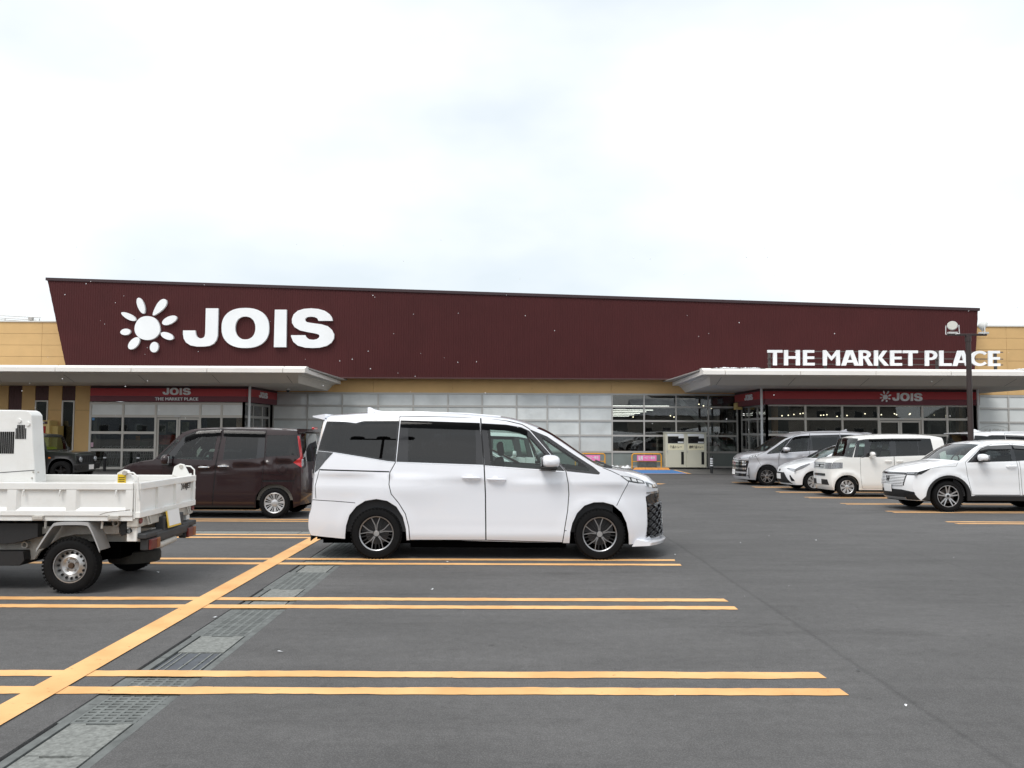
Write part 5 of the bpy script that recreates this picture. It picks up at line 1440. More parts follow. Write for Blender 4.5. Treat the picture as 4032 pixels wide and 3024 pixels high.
def nbox_details(c):
    c.visor(nb(1055, 197, 1440, 188), .07); c.visor(nb(1455, 188, 1930, 184), .07)
    c.mirror((1414-1060)/602.3, 1.19, .74, c.paint, size=(.13, .20, .15), arm=c.paint)
    for zx in (1350, 1540): c.handle((1414-zx)/602.3, (1172-568)/602.3, c.paint, L=.20)
    c.patch('front', [(.655, .78), (.36, .78), (.36, .95), (.66, .955)], M_lens, 'headlight', both=True)
    c.patch('front', [(-.34, .78), (.34, .78), (.345, .96), (-.345, .96)], M_chrome, 'grille')
    for z in (.82, .89):
        c.patch('front', [(-.30, z-.012), (.30, z-.012), (.30, z+.014), (-.30, z+.014)], M_gloss, 'grille_slot', off=.010)
    c.patch('front', [(-.40, .575), (.40, .575), (.40, .645), (-.40, .645)], M_gloss, 'air_intake')
    c.patch('front', [(-.56, .33), (.56, .33), (.50, .48), (-.50, .48)], M_black, 'air_intake')
    em = MB(); fx = float(c.fsurf('front')(np.array([0.]), np.array([.86]))[0])+.012
    for pts in (((-.028, .905), (-.022, .845), (-.022, .815)), ((.028, .905), (.022, .845), (.022, .815)), ((-.022, .86), (.022, .86))):
        em.tube([(fx, a, b) for a, b in pts], .007, 6)
    em.build('emblem', M_alloyd, c.root)
    c.patch('front', [(-.165, .34), (.165, .34), (.165, .50), (-.165, .50)], M_plate, 'number_plate', off=.02)
    c.patch('rear', [(.67, .85), (.67, 1.25), (.58, 1.25), (.58, .85)], M_red, 'tail_lamp', both=True)
    c.patch('rear', [(-.165, .60), (.165, .60), (.165, .76), (-.165, .76)], M_plate, 'number_plate', off=.01)
nbx = Car('white_box_car', 'boxy cream white mini wagon facing left, between the hatchback and the white crossover', 'car', nbox_spec(M_white2), M_white2, h=.07)
nbox_details(nbx); nbx.place(at(3334, 1900, 22.7).x+1.26, 22.65+.74, left=True)

# --- white hatchback
def vitz_spec(paint):
    W = wfun(.842, .93, 1.44, .14, 1.84, -1.80, cf=.16, cr=.08, lf=.65, lr=.4, shoulder=.010,
             extra=lambda x, z: .016*np.exp(-((np.hypot(x-1.255, z-.30)-.40)/.08)**2)+.018*np.exp(-((np.hypot(x+1.255, z-.30)-.40)/.08)**2))
    ar, af = std_arches(2.51, .295, .345, .20)
    S = dict(
      front=[(1.75, .19, 1.98, .19), (1.82, .30, 2.05, .30), (1.84, .45, 2.065, .45), (1.83, .58, 2.06, .58), (1.78, .70, 2.02, .70)],
      hood=[(1.78, .70, 2.02, .70), (1.62, .80, 1.84, .80), (1.35, .89, 1.50, .91), (.98, .975, 1.12, 1.00)],
      windshield=[(.98, .975, 1.12, 1.00), (.66, 1.15, .80, 1.17), (.34, 1.31, .46, 1.33), (.12, 1.39, .20, 1.42)],
      roof=[(.12, 1.39, .20, 1.42), (-.15, 1.435, -.12, 1.475), (-.7, 1.435, -.7, 1.49), (-1.2, 1.39, -1.25, 1.45), (-1.52, 1.33, -1.60, 1.375)],
      rear=[(-1.52, 1.33, -1.60, 1.375), (-1.62, 1.18, -1.70, 1.20), (-1.72, .97, -1.80, .97), (-1.77, .75, -1.86, .75), (-1.80, .5, -1.88, .5), (-1.76, .24, -1.84, .24)])
    return dict(W=W, hw=.842, strip=S, order=['front', 'hood', 'windshield', 'roof', 'rear'], pow={}, bottom=ar+[(0, .20)]+af, arches=[ar, af], gap=.004,
      doors=[dict(name='front_door', poly=[(.92, .95), (.86, .6), (.80, .26), (-.12, .26), (-.16, .8), (-.22, 1.42), (.10, 1.385), (.50, 1.22)]),
             dict(name='rear_door', poly=[(-.17, .26), (-.21, .8), (-.27, 1.42), (-.85, 1.42), (-1.12, 1.25), (-1.10, .85), (-.90, .62), (-.82, .26)])],
      trim=[dict(name='window_surround', mat=M_gloss, off=-.002, poly=[(.90, .95), (.50, 1.20), (.10, 1.365), (-.25, 1.40), (-.85, 1.385), (-1.28, 1.22), (-1.20, 1.05), (-.4, .97)]),
            dict(name='front_quarter_window', mat=M_glass, off=-.004, poly=[(.82, .97), (.58, 1.12), (.55, .97)]),
            dict(name='front_door_window', mat=M_glass, off=-.004, poly=[(.50, .97), (.48, 1.16), (.10, 1.335), (-.18, 1.36), (-.14, .975)]),
            dict(name='rear_door_window', mat=M_priv, off=-.004, poly=[(-.26, .985), (-.29, 1.365), (-.80, 1.35), (-1.08, 1.22), (-1.04, 1.04)]),
            dict(name='headlight', mat=M_lens, off=.004, poly=[(1.83, .66), (1.72, .76), (1.40, .875), (1.38, .84), (1.60, .70), (1.78, .62)])],
      wheel=('cover8', .295, .195, .175), track=.735, wb=2.51, xf=2.04, xr=-1.86, rear_glass=(1.0, 1.32, .80), ws_tau=.92,
      cabin=dict(x0=-1.6, x1=1.1, dash=.5, seats=[-.15, -.95], belt=.95), intmat=M_int)
def vitz_details(c):
    c.mirror(.66, 1.02, .83, c.paint, size=(.13, .20, .14)); c.handle(-.02, .85, c.paint); c.handle(-.78, .88, c.paint)
    c.patch('front', [(.76, .60), (.62, .62), (.42, .70), (.50, .72), (.74, .69)], M_lens, 'headlight', both=True)
    c.patch('front', [(-.50, .24), (.50, .24), (.60, .21), (.34, .57), (-.34, .57), (-.60, .21)], M_black, 'grille')
    c.patch('front', [(.60, .30), (.70, .32), (.58, .50), (.56, .47)], M_gloss, 'fog_recess', both=True)
    c.patch('front', [(-.07, .60), (.07, .60), (.07, .67), (-.07, .67)], M_gloss, 'emblem')
    c.patch('front', [(-.165, .36), (.165, .36), (.165, .525), (-.165, .525)], M_plate, 'number_plate', off=.03)
    c.patch('rear', [(.74, .80), (.75, 1.0), (.50, 1.0), (.55, .84)], M_red, 'tail_lamp', both=True)
vit = Car('white_hatchback', 'white hatchback with black lower grille facing left beside the silver minivan', 'car', vitz_spec(M_white3), M_white3, h=.075)
vitz_details(vit); vit.place(at(3207, 1900, 25.3).x+1.255, 25.3+.84, left=True)

# --- silver minivan
sil = Car('silver_minivan', 'silver minivan with chrome barred grille facing left nearest the entrance', 'van', dict(van_spec(), wheel=('ten', .324, .222, .205)), M_silver, h=.085)
van_details(sil, white=False)
sil.patch('front', [(-.66, .30), (.66, .30), (.76, .86), (-.76, .86)], M_gloss, 'grille', off=.004)
for z in (.44, .58, .72, .82):
    sil.patch('front', [(-.66, z-.035), (.66, z-.035), (.70, z+.022), (-.70, z+.022)], M_chrome if z > .5 else M_silver, 'grille_bar', off=.022)
sil.patch('front', [(.80, .98), (.60, .93), (.32, .885), (.34, .945), (.60, .985)], M_lens, 'headlight', both=True, off=.006)
sil.patch('front', [(.74, .24), (.79, .26), (.79, .62), (.74, .60)], M_gloss, 'fog_recess', both=True)
sil.patch('front', [(.68, .31), (.76, .31), (.76, .37), (.68, .37)], M_chrome, 'fog_lamp', both=True, off=.012)
sil.patch('front', [(-.165, .36), (.165, .36), (.165, .53), (-.165, .53)], M_plate, 'number_plate', off=.045)
sil.patch('front', [(-.08, .86), (.08, .86), (.08, .95), (-.08, .95)], M_chrome, 'emblem', off=.02)
sil.place(at(3022, 1900, 28.1).x+1.425, 28.1+.862, left=True)

# --- white crossover (traced)
def vz(*l): return [((1976.7-l[i])/668, (1165-l[i+1])/668) for i in range(0, len(l), 2)]
def vezel_spec():
    W = wfun(.892, 1.06, 1.50, .15, 1.98, -1.98, cf=.17, cr=.10, lf=.62, lr=.5, tuck=.04, shoulder=.012,
             extra=lambda x, z: .022*np.exp(-((np.hypot(x-1.305, z-.34)-.47)/.08)**2)+.024*np.exp(-((np.hypot(x+1.305, z-.34)-.47)/.08)**2)-.010*np.exp(-((z-.52)/.12)**2)*(np.abs(x) < .8))
    ar, af = std_arches(2.61, .335, .395, .24); 
    S = dict(
      front=[(1.86, .23, 2.08, .23), (1.95, .34, 2.16, .34), (1.99, .50, 2.185, .50), (1.99, .66, 2.18, .66), (1.95, .80, 2.15, .80), (1.90, .855, 2.11, .87)],
      hood=[(1.90, .855, 2.11, .87), (1.66, .945, 1.85, .97), (1.36, 1.02, 1.50, 1.06), (1.02, 1.075, 1.18, 1.115)],
      windshield=[(1.02, 1.075, 1.18, 1.115), (.85, 1.21, .99, 1.24), (.66, 1.355, .78, 1.385), (.46, 1.46, .55, 1.495)],
      roof=[(.46, 1.46, .55, 1.495), (.20, 1.505, .25, 1.545), (-.4, 1.515, -.4, 1.575), (-1.0, 1.47, -1.0, 1.545), (-1.5, 1.38, -1.58, 1.44)],
      rear=[(-1.5, 1.38, -1.58, 1.44), (-1.75, 1.18, -1.88, 1.20), (-1.92, 1.0, -2.06, 1.0), (-1.98, .8, -2.12, .8), (-2.0, .5, -2.14, .5), (-1.92, .27, -2.06, .27)])
    ring = lambda cx: [(cx+.395*math.cos(t), .335+.395*math.sin(t)) for t in np.linspace(0, math.pi, 17)]+[(cx+.475*math.cos(t), .335+.475*math.sin(t)) for t in np.linspace(math.pi, 0, 17)]
    def claddring(cx):
        a = [(cx+.55, .24), (cx+.47, .335)]+[(cx+.47*math.cos(t), .335+.455*math.sin(t)) for t in np.linspace(0.05, math.pi-.05, 18)]+[(cx-.47, .335), (cx-.55, .24)]
        return a
    return dict(W=W, hw=.892, strip=S, order=['front', 'hood', 'windshield', 'roof', 'rear'], pow={}, bottom=ar+[(0, .24)]+af, arches=[ar, af], gap=.004, archmat=M_black,
      doors=[dict(name='front_door', poly=[(.93, 1.07), (.90, .80), (.82, .37), (-.24, .37), (-.21, .9), (-.15, 1.48), (.22, 1.47), (.55, 1.38)]),
             dict(name='rear_door', poly=[(-.29, .37), (-.26, .9), (-.20, 1.48), (-1.0, 1.42), (-1.2, 1.15), (-1.15, .86), (-.95, .72), (-.84, .37)])],
      lines=[vz(1250, 455, 1215, 510, 1000, 520, 870, 540)],
      trim=[dict(name='sill_cladding', mat=M_black, off=.004, poly=[(-.95, .24), (.95, .24), (.95, .345), (-.95, .345)]),
            dict(name='sill_moulding', mat=M_chrome, off=.008, poly=[(-.80, .348), (.78, .348), (.72, .366), (-.80, .366)]),
            dict(name='arch_cladding', mat=M_black, off=.008, poly=claddring(1.305)), dict(name='arch_cladding', mat=M_black, off=.008, poly=claddring(-1.305)),
            dict(name='window_surround', mat=M_gloss, off=-.002, poly=vz(1380, 455, 1500, 350, 1620, 250, 1740, 212, 2075, 195, 2400, 215, 2650, 270, 2700, 330, 2560, 400, 2100, 432)),
            dict(name='front_door_window', mat=M_glass, off=-.004, poly=vz(1560, 446, 1600, 330, 1700, 262, 1800, 240, 2035, 232, 2040, 432)),
            dict(name='rear_door_window', mat=M_priv, off=-.004, poly=vz(2100, 430, 2100, 232, 2400, 240, 2600, 290, 2560, 390)),
            dict(name='headlight', mat=M_lensd, off=.004, poly=[(1.94, .845), (1.66, .94), (1.85, .80), (1.965, .79)])],
      wheel=('vez', .335, .236, .205), track=.77, wb=2.61, xf=2.14, xr=-2.10, rear_glass=(1.1, 1.38, .78), ws_tau=.93, mats={},
      cabin=dict(x0=-1.7, x1=1.15, dash=.55, seats=[-.15, -1.0], belt=1.08), intmat=M_int)
vez = Car('white_crossover', 'white crossover with slatted body coloured grille and black wheel arches at right', 'car', vezel_spec(), M_white3, h=.07)
vez.visor(vz(1600, 270, 1740, 216, 2072, 200), .085); vez.visor(vz(2098, 200, 2400, 222), .07)
vez.mirror(.60, 1.17, .88, M_white3, size=(.20, .25, .165)); vez.handle(-.06, .985, M_white3, L=.24); vez.handle(-1.0, 1.0, M_white3)
vez.patch('front', [(.80, .78), (.50, .785), (.56, .845), (.80, .855)], M_lensd, 'headlight', both=True)
vez.patch('front', [(.72, .815), (.56, .815), (.58, .835), (.74, .84)], M_lens, 'daylight_lamp', both=True, off=.010)
vez.patch('front', [(-.52, .55), (.52, .55), (.58, .79), (-.58, .79)], M_gloss, 'grille_back')
for k in range(7):
    z = .565+.034*k; w_ = .505+.008*k
    vez.patch('front', [(-w_, z-.010), (w_, z-.010), (w_, z+.012), (-w_, z+.012)], M_white3, 'grille_slat', off=.022, thick=.022)
vez.patch('front', [(-.55, .80), (.55, .80), (.55, .835), (-.55, .835)], M_gloss, 'bonnet_strip', off=.008)
vez.patch('front', [(-.78, .24), (.78, .24), (.70, .42), (.45, .46), (-.45, .46), (-.70, .42)], M_black, 'lower_intake', off=.006)
vez.patch('front', [(-.50, .25), (.50, .25), (.52, .29), (-.52, .29)], M_alloy, 'skid_plate', off=.03)
vez.patch('front', [(.50, .36), (.74, .37), (.72, .42), (.52, .41)], M_gloss, 'fog_recess', both=True, off=.012)
vez.patch('front', [(-.165, .40), (.165, .40), (.165, .565), (-.165, .565)], M_plate, 'number_plate', off=.045)
em = MB(); fx = float(vez.fsurf('front')(np.array([0.]), np.array([.70]))[0])+.032
for pts in (((-.05, .745), (-.04, .68), (-.036, .63)), ((.05, .745), (.04, .68), (.036, .63)), ((-.04, .685), (.04, .685))): em.tube([(fx, a, b) for a, b in pts], .011, 6)
em.build('emblem', M_alloyd, vez.root)
vez.place(at(3732, 1900, 17.65).x+1.305, 17.6+.89, left=True)

# --- dark off-roader
def jimny_spec():
    W = wfun(.72, 1.02, 1.62, .06, 1.60, -1.65, cf=.02, cr=.02, lf=.25, lr=.25, tuck=.0, shoulder=.0, top=.03,
             extra=lambda x, z: .075*np.clip((.52-np.abs(np.hypot(x-1.125, (z-.36)*.95)))/.10, 0, 1)+.075*np.clip((.52-np.abs(np.hypot(x+1.125, (z-.36)*.95)))/.10, 0, 1))
    ar, af = std_arches(2.25, .40, .43, .32, sq=2.6)
    S = dict(
      front=[(1.60, .34, 1.66, .34), (1.60, .55, 1.66, .55), (1.60, .75, 1.65, .75), (1.59, .95, 1.63, .95)],
      hood=[(1.59, .95, 1.63, .95), (1.55, .99, 1.58, 1.03), (1.1, 1.03, 1.1, 1.07), (.60, 1.07, .64, 1.10)],
      windshield=[(.60, 1.07, .64, 1.10), (.53, 1.26, .56, 1.28), (.46, 1.45, .48, 1.46), (.40, 1.58, .41, 1.60)],
      roof=[(.40, 1.58, .41, 1.60), (.30, 1.63, .31, 1.67), (-.5, 1.66, -.5, 1.71), (-1.2, 1.66, -1.2, 1.71), (-1.55, 1.63, -1.58, 1.67)],
      rear=[(-1.55, 1.63, -1.58, 1.67), (-1.60, 1.3, -1.63, 1.3), (-1.65, .9, -1.68, .9), (-1.65, .6, -1.68, .6), (-1.63, .34, -1.66, .34)])
    flare = lambda cx: [(cx-.62, .32), (cx-.50, .72), (cx-.33, .93), (cx+.33, .93), (cx+.50, .72), (cx+.60, .32)]
    return dict(W=W, hw=.72, strip=S, order=['front', 'hood', 'windshield', 'roof', 'rear'], pow=dict(front=(4, 3), hood=(4, 3), windshield=(4, 3), roof=(4, 3), rear=(4, 3)), bottom=ar+[(0, .32)]+af, arches=[ar, af], gap=.004, archmat=M_black,
      doors=[dict(name='front_door', poly=[(.50, 1.05), (.50, .60), (.42, .40), (-.45, .40), (-.55, .6), (-.55, 1.58), (.30, 1.58), (.36, 1.45)])],
      trim=[dict(name='arch_flare', mat=M_black, off=.004, poly=flare(1.125)), dict(name='arch_flare', mat=M_black, off=.004, poly=flare(-1.125)),
            dict(name='front_door_window', mat=M_glass, off=-.004, poly=[(.44, 1.09), (.30, 1.54), (-.50, 1.54), (-.50, 1.09)]),
            dict(name='rear_quarter_window', mat=M_priv, off=-.004, poly=[(-.66, 1.09), (-.66, 1.54), (-1.45, 1.54), (-1.50, 1.12)]),
            dict(name='side_indicator', mat=M_amber, off=.006, poly=[(.66, .82), (.74, .82), (.74, .87), (.66, .87)])],
      wheel=('jimny', .365, .215, .215), track=.68, wb=2.25, xf=1.62, xr=-1.65, rear_glass=(1.1, 1.55, .85), ws_tau=.94, ws_q=(.06, .93),
      cabin=dict(x0=-1.5, x1=.65, dash=.20, seats=[-.30, -1.0], belt=1.08))
jim = Car('dark_offroader', 'dark green boxy off-roader with black wheels facing right in front of the left entrance', 'car', jimny_spec(), M_green, h=.08)
jim.mirror(.46, 1.10, .74, M_black, size=(.14, .20, .20))
jim.patch('front', [(-.66, .62), (.66, .62), (.66, .92), (-.66, .92)], M_black, 'grille', off=.012)
for k in range(6):
    y = -.30+.12*k; jim.patch('front', [(y-.02, .68), (y+.02, .68), (y+.02, .88), (y-.02, .88)], M_hole, 'grille_slot', off=.016)
for sg in (-1, 1):
    MB().lathe([(0, .125), (.02, .115), (.02, 0)], 20, 'X', (1.655, sg*.50, .78)).build('headlight_bezel', M_black, jim.root, smooth=True)
    MB().lathe([(.0, .098), (.03, .085), (.045, .04), (.048, 0)], 20, 'X', (1.665, sg*.50, .78)).build('headlight', M_lens, jim.root, smooth=True)
    MB().lathe([(.0, .04), (.02, .03), (.02, 0)], 14, 'X', (1.71, sg*.55, .52)).build('fog_lamp', M_lens, jim.root, smooth=True)
m = MB(); m.prism([[(-.76, .42), (.76, .42), (.80, .62), (-.80, .62)]], lambda a, b: (1.60, a, b), (.13, 0, 0)); m.build('front_bumper_bar', M_black, jim.root, bevel=.03)
MB().cbox((1.74, .12, .50), (.01, .33, .165)).build('number_plate', M_plate, jim.root)
MB().prism([[(.1, 1.12), (.45, 1.12), (.40, 1.20), (.16, 1.22)]], lambda a, b: (a, -.45, b), (0, .7, 0)).build('sunshade_cloth', pmat('yellow_cloth', (.55, .52, .03), .8), jim.root, bevel=.03)
jim.place(at(264, 1800, 28.5).x-1.30, 28.4+.80)

# --- hidden or partly seen cars
mar = Car('maroon_car', 'small maroon car whose nose shows between the truck cab and the dark off-roader', 'car', nbox_spec(M_maroon), M_maroon, h=.12)
nbox_details(mar); mar.place(at(203, 1800, 26.0).x-2.45, 25.4+.74)
nav = Car('dark_blue_wagon', 'dark blue wagon just visible between the brown wagon and the white minivan', 'car', dict(roomy_spec()), M_navy, h=.12)
nav.place(at(1275, 1700, 21.5).x+1.78, 20.6+.83, left=True)
wb1 = Car('white_box_car', 'white box shaped mini wagon seen through the front door window of the white minivan', 'car', nbox_spec(M_white3), M_white3, h=.10)
nbox_details(wb1); wb1.place(at(2110, 1700, 19.5).x-1.1, 20.4+.74)
wh1 = Car('white_hatchback', 'low white hatchback hidden behind the white minivan, seen through its windows', 'car', vitz_spec(M_white3), M_white3, h=.10)
vitz_details(wh1); wh1.place(at(2035, 1700, 16).x-.95, 15.6+.84)
wmv = Car('white_minivan', 'white minivan facing right behind the lamp post, seen over the white crossover', 'van', van_spec(), M_white3, h=.10)
van_details(wmv); wmv.place(at(3838, 1700, 24.9).x+2.2, 24.95+.862)
# ------------------------------------------------------------------ small dump truck (cropped by the left edge)
YN, YF = 8.25, 9.70
def tk(a, b, Y=YN): return at(a/2.3696, 1700+b/2.3696, Y)
def t2(a, b, Y=YN): return at(a/1.951, 1550+b/1.951, Y)
M_redd = pmat('lamp_red_dusty', (.14, .014, .012), .35, coat=.5, dirt=.5); M_ambd = pmat('lamp_amber_dusty', (.26, .08, .02), .35, coat=.5, dirt=.5)
trk = empty('dump_truck', (0, 0, 0)); tag(trk, 'small white dump truck with yellow plate, cut off by the left edge', 'truck')
XR = tk(1245, 600).x; XL = -7.4
zt, z1, z2, zb, zu = [tk(600, v).z for v in (475, 540, 718, 785, 830)]
def side_panel(y, sg):
    """sg=-1: outer face towards the camera"""
    r = empty('side_board', parent=trk); o = lambda d: y+sg*d
    def bx(x0, x1, d0, d1, za, zb_): 
        ys_ = sorted((o(d0), o(d1))); return MB().box((x0, ys_[0], za), (x1, ys_[1], zb_))
    bx(XL, XR, -.03, -.012, zb, zt-.01).build('sheet', M_truck, r)
    bx(XL, XR, -.032, .018, z1, zt).build('top_rail', M_truck, r, bevel=.006)
    bx(XL, XR, -.032, .018, zb, z2-.02).build('bottom_rail', M_truck, r, bevel=.006)
    ys_ = sorted((o(-.012), o(.018)))
    m = MB(); q = [(o(.018), z2-.02), (o(-.012), z2+.012), (o(-.012), z2-.02)]
    m.add([(XL, *q[0]), (XL, *q[1]), (XL, *q[2]), (XR, *q[0]), (XR, *q[1]), (XR, *q[2])], [(0, 1, 4, 3), (0, 3, 5, 2), (1, 2, 5, 4), (0, 2, 1), (3, 4, 5)]); m.build('sloping_ledge', M_truck, r)
    for a, b in ((75, 160), (625, 715), (1180, 1245), (-475, -390), (-1025, -940)):
        xa_, xb_ = tk(a, 600).x, tk(b, 600).x
        m = MB(); e = .035 if b < 1200 else 0
        m.add([(xa_, o(.016), z2-.02), (xb_, o(.016), z2-.02), (xb_+e, o(-.012), z2-.02), (xa_, o(-.012), z2-.02), (xa_, o(.016), z1), (xb_, o(.016), z1), (xb_+e, o(-.012), z1), (xa_, o(-.012), z1)],
              [(0,3,2,1),(4,5,6,7),(0,1,5,4),(1,2,6,5),(2,3,7,6),(3,0,4,7)]); m.build('rib', M_truck, r)
    for a in (230, 570, 1092, -220):
        p = tk(a, 550); MB().tube([(p.x, o(.0), z1-.003), (p.x, o(.022), z1-.012), (p.x-.006, o(.022), z1-.065)], .008, 6).build('rope_hook', M_truck, r)
    return r
side_panel(YN, -1); side_panel(YF, 1)
MB().box((XL, YN+.02, zb-.02), (XR-.01, YF-.02, zb+.01)).build('bed_floor', M_truck2, trk)
MB().box((XL, YN-.005, zu), (XR, YN+.06, zb-.003)).build('bed_rail', M_truck, trk)
MB().box((XL, YF-.06, zu), (XR, YF+.005, zb-.003)).build('bed_rail', M_truck, trk)
for a in (375, 1080, -330):
    p = tk(a, 800); q = MB(); q.box((p.x-.045, YN-.045, p.z-.02), (p.x+.045, YN-.006, p.z+.02)); q.box((p.x-.075, YN-.02, p.z-.028), (p.x-.047, YN-.006, p.z+.028)); q.build('latch', M_truck2, trk, bevel=.006)
# tail board
XT = XR+.055
tb = empty('tail_board', parent=trk)
MB().box((XT-.03, YN, zb-.02), (XT-.012, YF, zt-.01)).build('sheet', M_truck, tb)
MB().box((XT-.032, YN-.005, z1), (XT+.018, YF+.005, zt)).build('top_rail', M_truck, tb, bevel=.006)
MB().box((XT-.032, YN-.005, zb-.02), (XT+.020, YF+.005, z2-.03)).build('bottom_rail', M_truck, tb, bevel=.006)
for y0_, y1_ in ((YN, YN+.07), (YN+.42, YN+.56), (YN+.88, YN+1.02), (YF-.07, YF)):
    MB().box((XT-.012, y0_+.002, z2-.03), (XT+.014, y1_-.002, z1)).build('rib', M_truck, tb)
RX = Matrix(((0, 0, 1, 0), (1, 0, 0, 0), (0, 1, 0, 0), (0, 0, 0, 1)))
zm = (z1+z2)/2+.02
text_obj('model_lettering', 'HIJET', .085, M_ink, tb, Matrix.Translation((XT-.006, YN+1.245, zm+.03)) @ RX, extrude=.001, bold=.002, width=.23)
m = MB(); m.prism(ring_polys(ell(0, 0, .038, .038, 20), ell(0, 0, .030, .030, 20)), lambda a, b: (XT-.008, YN+1.075+a, zm+.03+b), (.003, 0, 0)); m.build('emblem', M_ink, tb)
for k in range(2): pass
# corner posts, brackets and chains
for y, sg in ((YN, 1), (YF, -1)):
    MB().box((XR+.004, min(y, y+sg*.03), zb-.03), (XR+.020, max(y, y+sg*.03), zt+.02)).build('corner_post', M_truck, trk)
    m = MB(); m.prism([[(XR-.20, zt-.0), (XR-.175, zt+.10), (XR-.11, zt+.135), (XR-.06, zt+.125), (XR+.005, zt+.0), (XR+.01, zt-.07), (XR-.02, zt-.08)]], lambda a, b: (a, y+sg*.01, b), (0, sg*.03, 0)); m.build('hinge_bracket', M_truck, trk, bevel=.006)
    MB().tube([(XR-.09, y+sg*.05, zt+.10), (XR-.09, y-sg*.02, zt+.10)], .022, 12).build('hinge_pin', M_truck2, trk, smooth=True)
    MB().tube([(XR-.06, y-sg*.012, zt+.105), (XR-.0, y-sg*.014, zt+.10), (XR+.045, y-sg*.014, zt+.06), (XR+.05, y-sg*.01, zt-.08), (XR+.06, y-sg*.01, zt-.16)], .009, 8).build('hinge_rod', M_truck, trk, smooth=True)
MB().box((XR-.165, YN+.002, zt-.01), (XR-.085, YN+.008, zt+.085)).build('warning_sticker', pmat('sticker_yellow', (0.75, .52, .02), .5), trk)
for k, z in enumerate((.01, .03, .05)):
    MB().box((XR-.155, YN-.0005, zt+z), (XR-.095, YN+.0015, zt+z+.006)).build('sticker_print', M_ink, trk)
m = MB(); pts = [(tk(a, b).x, YN-.0195, tk(a, b).z) for a, b in ((940, 772), (1000, 752), (1100, 738), (1220, 726))]; m.tube(pts, .0018, 5); m.build('scratch', pmat('rust_scratch', (.10, .06, .03), .8), trk)
# reflectors, latches and bumper at the back
def lat(y, col_, z): 
    MB().lathe([(0, .0), (.012, .028), (.0, .032)], 16, 'X', (XT+.0, y, z)).build('reflector', col_, trk, smooth=True)
lat(YN+.05, M_redd, zb-.05); lat(YF-.05, M_redd, zb-.05)
MB().box((XT-.12, YN+.01, zb-.115), (XT-.005, YF-.01, zb-.022)).build('rear_sill', M_truck2, trk, bevel=.01)
for y in (YN+.20, YF-.20):
    MB().tube([(XT+.01, y-.03, zb-.02), (XT+.03, y-.03, zb-.10), (XT+.03, y+.03, zb-.10), (XT+.01, y+.03, zb-.02)], .010, 6).build('tail_latch', M_truck2, trk, smooth=True)
for y in (YN+.09, YF-.09):
    MB().box((XT-.13, y-.05, zb-.26), (XT-.03, y+.05, zb-.117)).build('hanger', M_truck, trk, bevel=.008)
    MB().lathe([(-.03, .026), (.03, .026), (.032, 0)], 12, 'Y', (XT-.10, y-.06, zb-.15)).build('rubber_stop', M_black, trk, smooth=True)
M_bump = pmat('bumper_grey', (0.04, 0.042, 0.045), .55, var=.2, vscale=8)
zc = t2(1020, 1145, 8.5).z
MB().box((XT-.02, YN+.30, zc+.0), (XT+.07, YF-.30, zc+.10)).build('rear_bumper', M_bump, trk, bevel=.02)
MB().box((XT-.06, YN+.06, zc+.06), (XT+.06, YN+.46, zc+.12)).build('bumper_wing', M_bump, trk, bevel=.015)
MB().box((XT-.06, YF-.46, zc+.06), (XT+.06, YF-.06, zc+.12)).build('bumper_wing', M_bump, trk, bevel=.015)
MB().box((XT-.05, YN+.50, zc-.02), (XT+.05, YF-.42, zc+.24)).build('plate_carrier', M_bump, trk, bevel=.012)
for y in (YN+.12, YF-.36):
    lm = empty('tail_lamp', (0, 0, 0), parent=trk)
    MB().box((XT-.03, y, zc-.06), (XT+.055, y+.24, zc+.055)).build('lamp_housing', M_bump, lm, bevel=.01)
    MB().box((XT+.056, y+.005, zc-.055), (XT+.085, y+.15, zc+.05)).build('red_lens', M_redd, lm, bevel=.008)
    MB().box((XT+.056, y+.152, zc-.055), (XT+.083, y+.235, zc+.05)).build('amber_lens', M_ambd, lm, bevel=.008)
pl = empty('number_plate', parent=trk)
Mp = Matrix.Translation((XT+.06, YN+.72, zc+.205)) @ Matrix.Rotation(R(-10), 4, 'Y')
MB().cbox((0, 0, 0), (.006, .34, .18), Mp).build('plate', M_plate_y, pl)
MB().cbox((.005, .01, .01), (.004, .30, .165), Mp).build('plate_face', M_plate, pl)
MB().tube([(XT+.02, YN+.28, zc-.03), (XT+.05, YN+.42, zc-.045), (XT+.04, YN+.80, zc-.03)], .035, 10).build('exhaust', M_truck2, trk, smooth=True)
# chassis
MB().box((XL, YN+.40, .46), (XR+.02, YN+.50, .60)).build('frame_rail', M_truck2, trk)
MB().box((XL, YF-.50, .46), (XR+.02, YF-.40, .60)).build('frame_rail', M_truck2, trk)
def plate_poly(name, pts, Y, th, mat):
    m = MB(); m.prism([[(tk(a, b, Y).x, tk(a, b, Y).z) for a, b in pts]], lambda a, b: (a, Y, b), (0, th, 0)); return m.build(name, mat, trk, bevel=.006)
plate_poly('frame_plate', [(-900, 1040), (0, 1035), (150, 1010), (340, 960), (470, 905), (540, 880), (1110, 880), (1110, 955), (700, 960), (560, 990), (450, 1060), (370, 1120), (325, 1190), (230, 1205), (215, 1110), (0, 1112), (-900, 1115)], YN+.22, .04, M_truck2)
plate_poly('frame_bracket', [(375, 890), (470, 880), (470, 930), (355, 970)], YN+.14, .03, M_truck2)
plate_poly('battery_box', [(-700, 850), (355, 855), (350, 985), (140, 1040), (60, 1050), (-700, 1045)], YN+.06, .34, M_black)
plate_poly('fuel_tank', [(-700, 1115), (215, 1115), (225, 1205), (185, 1250), (-700, 1255)], YN+.10, .40, M_black)
plate_poly('hanging_bracket', [(1100, 850), (1170, 850), (1215, 950), (1130, 975)], YN+.20, .05, M_bump)
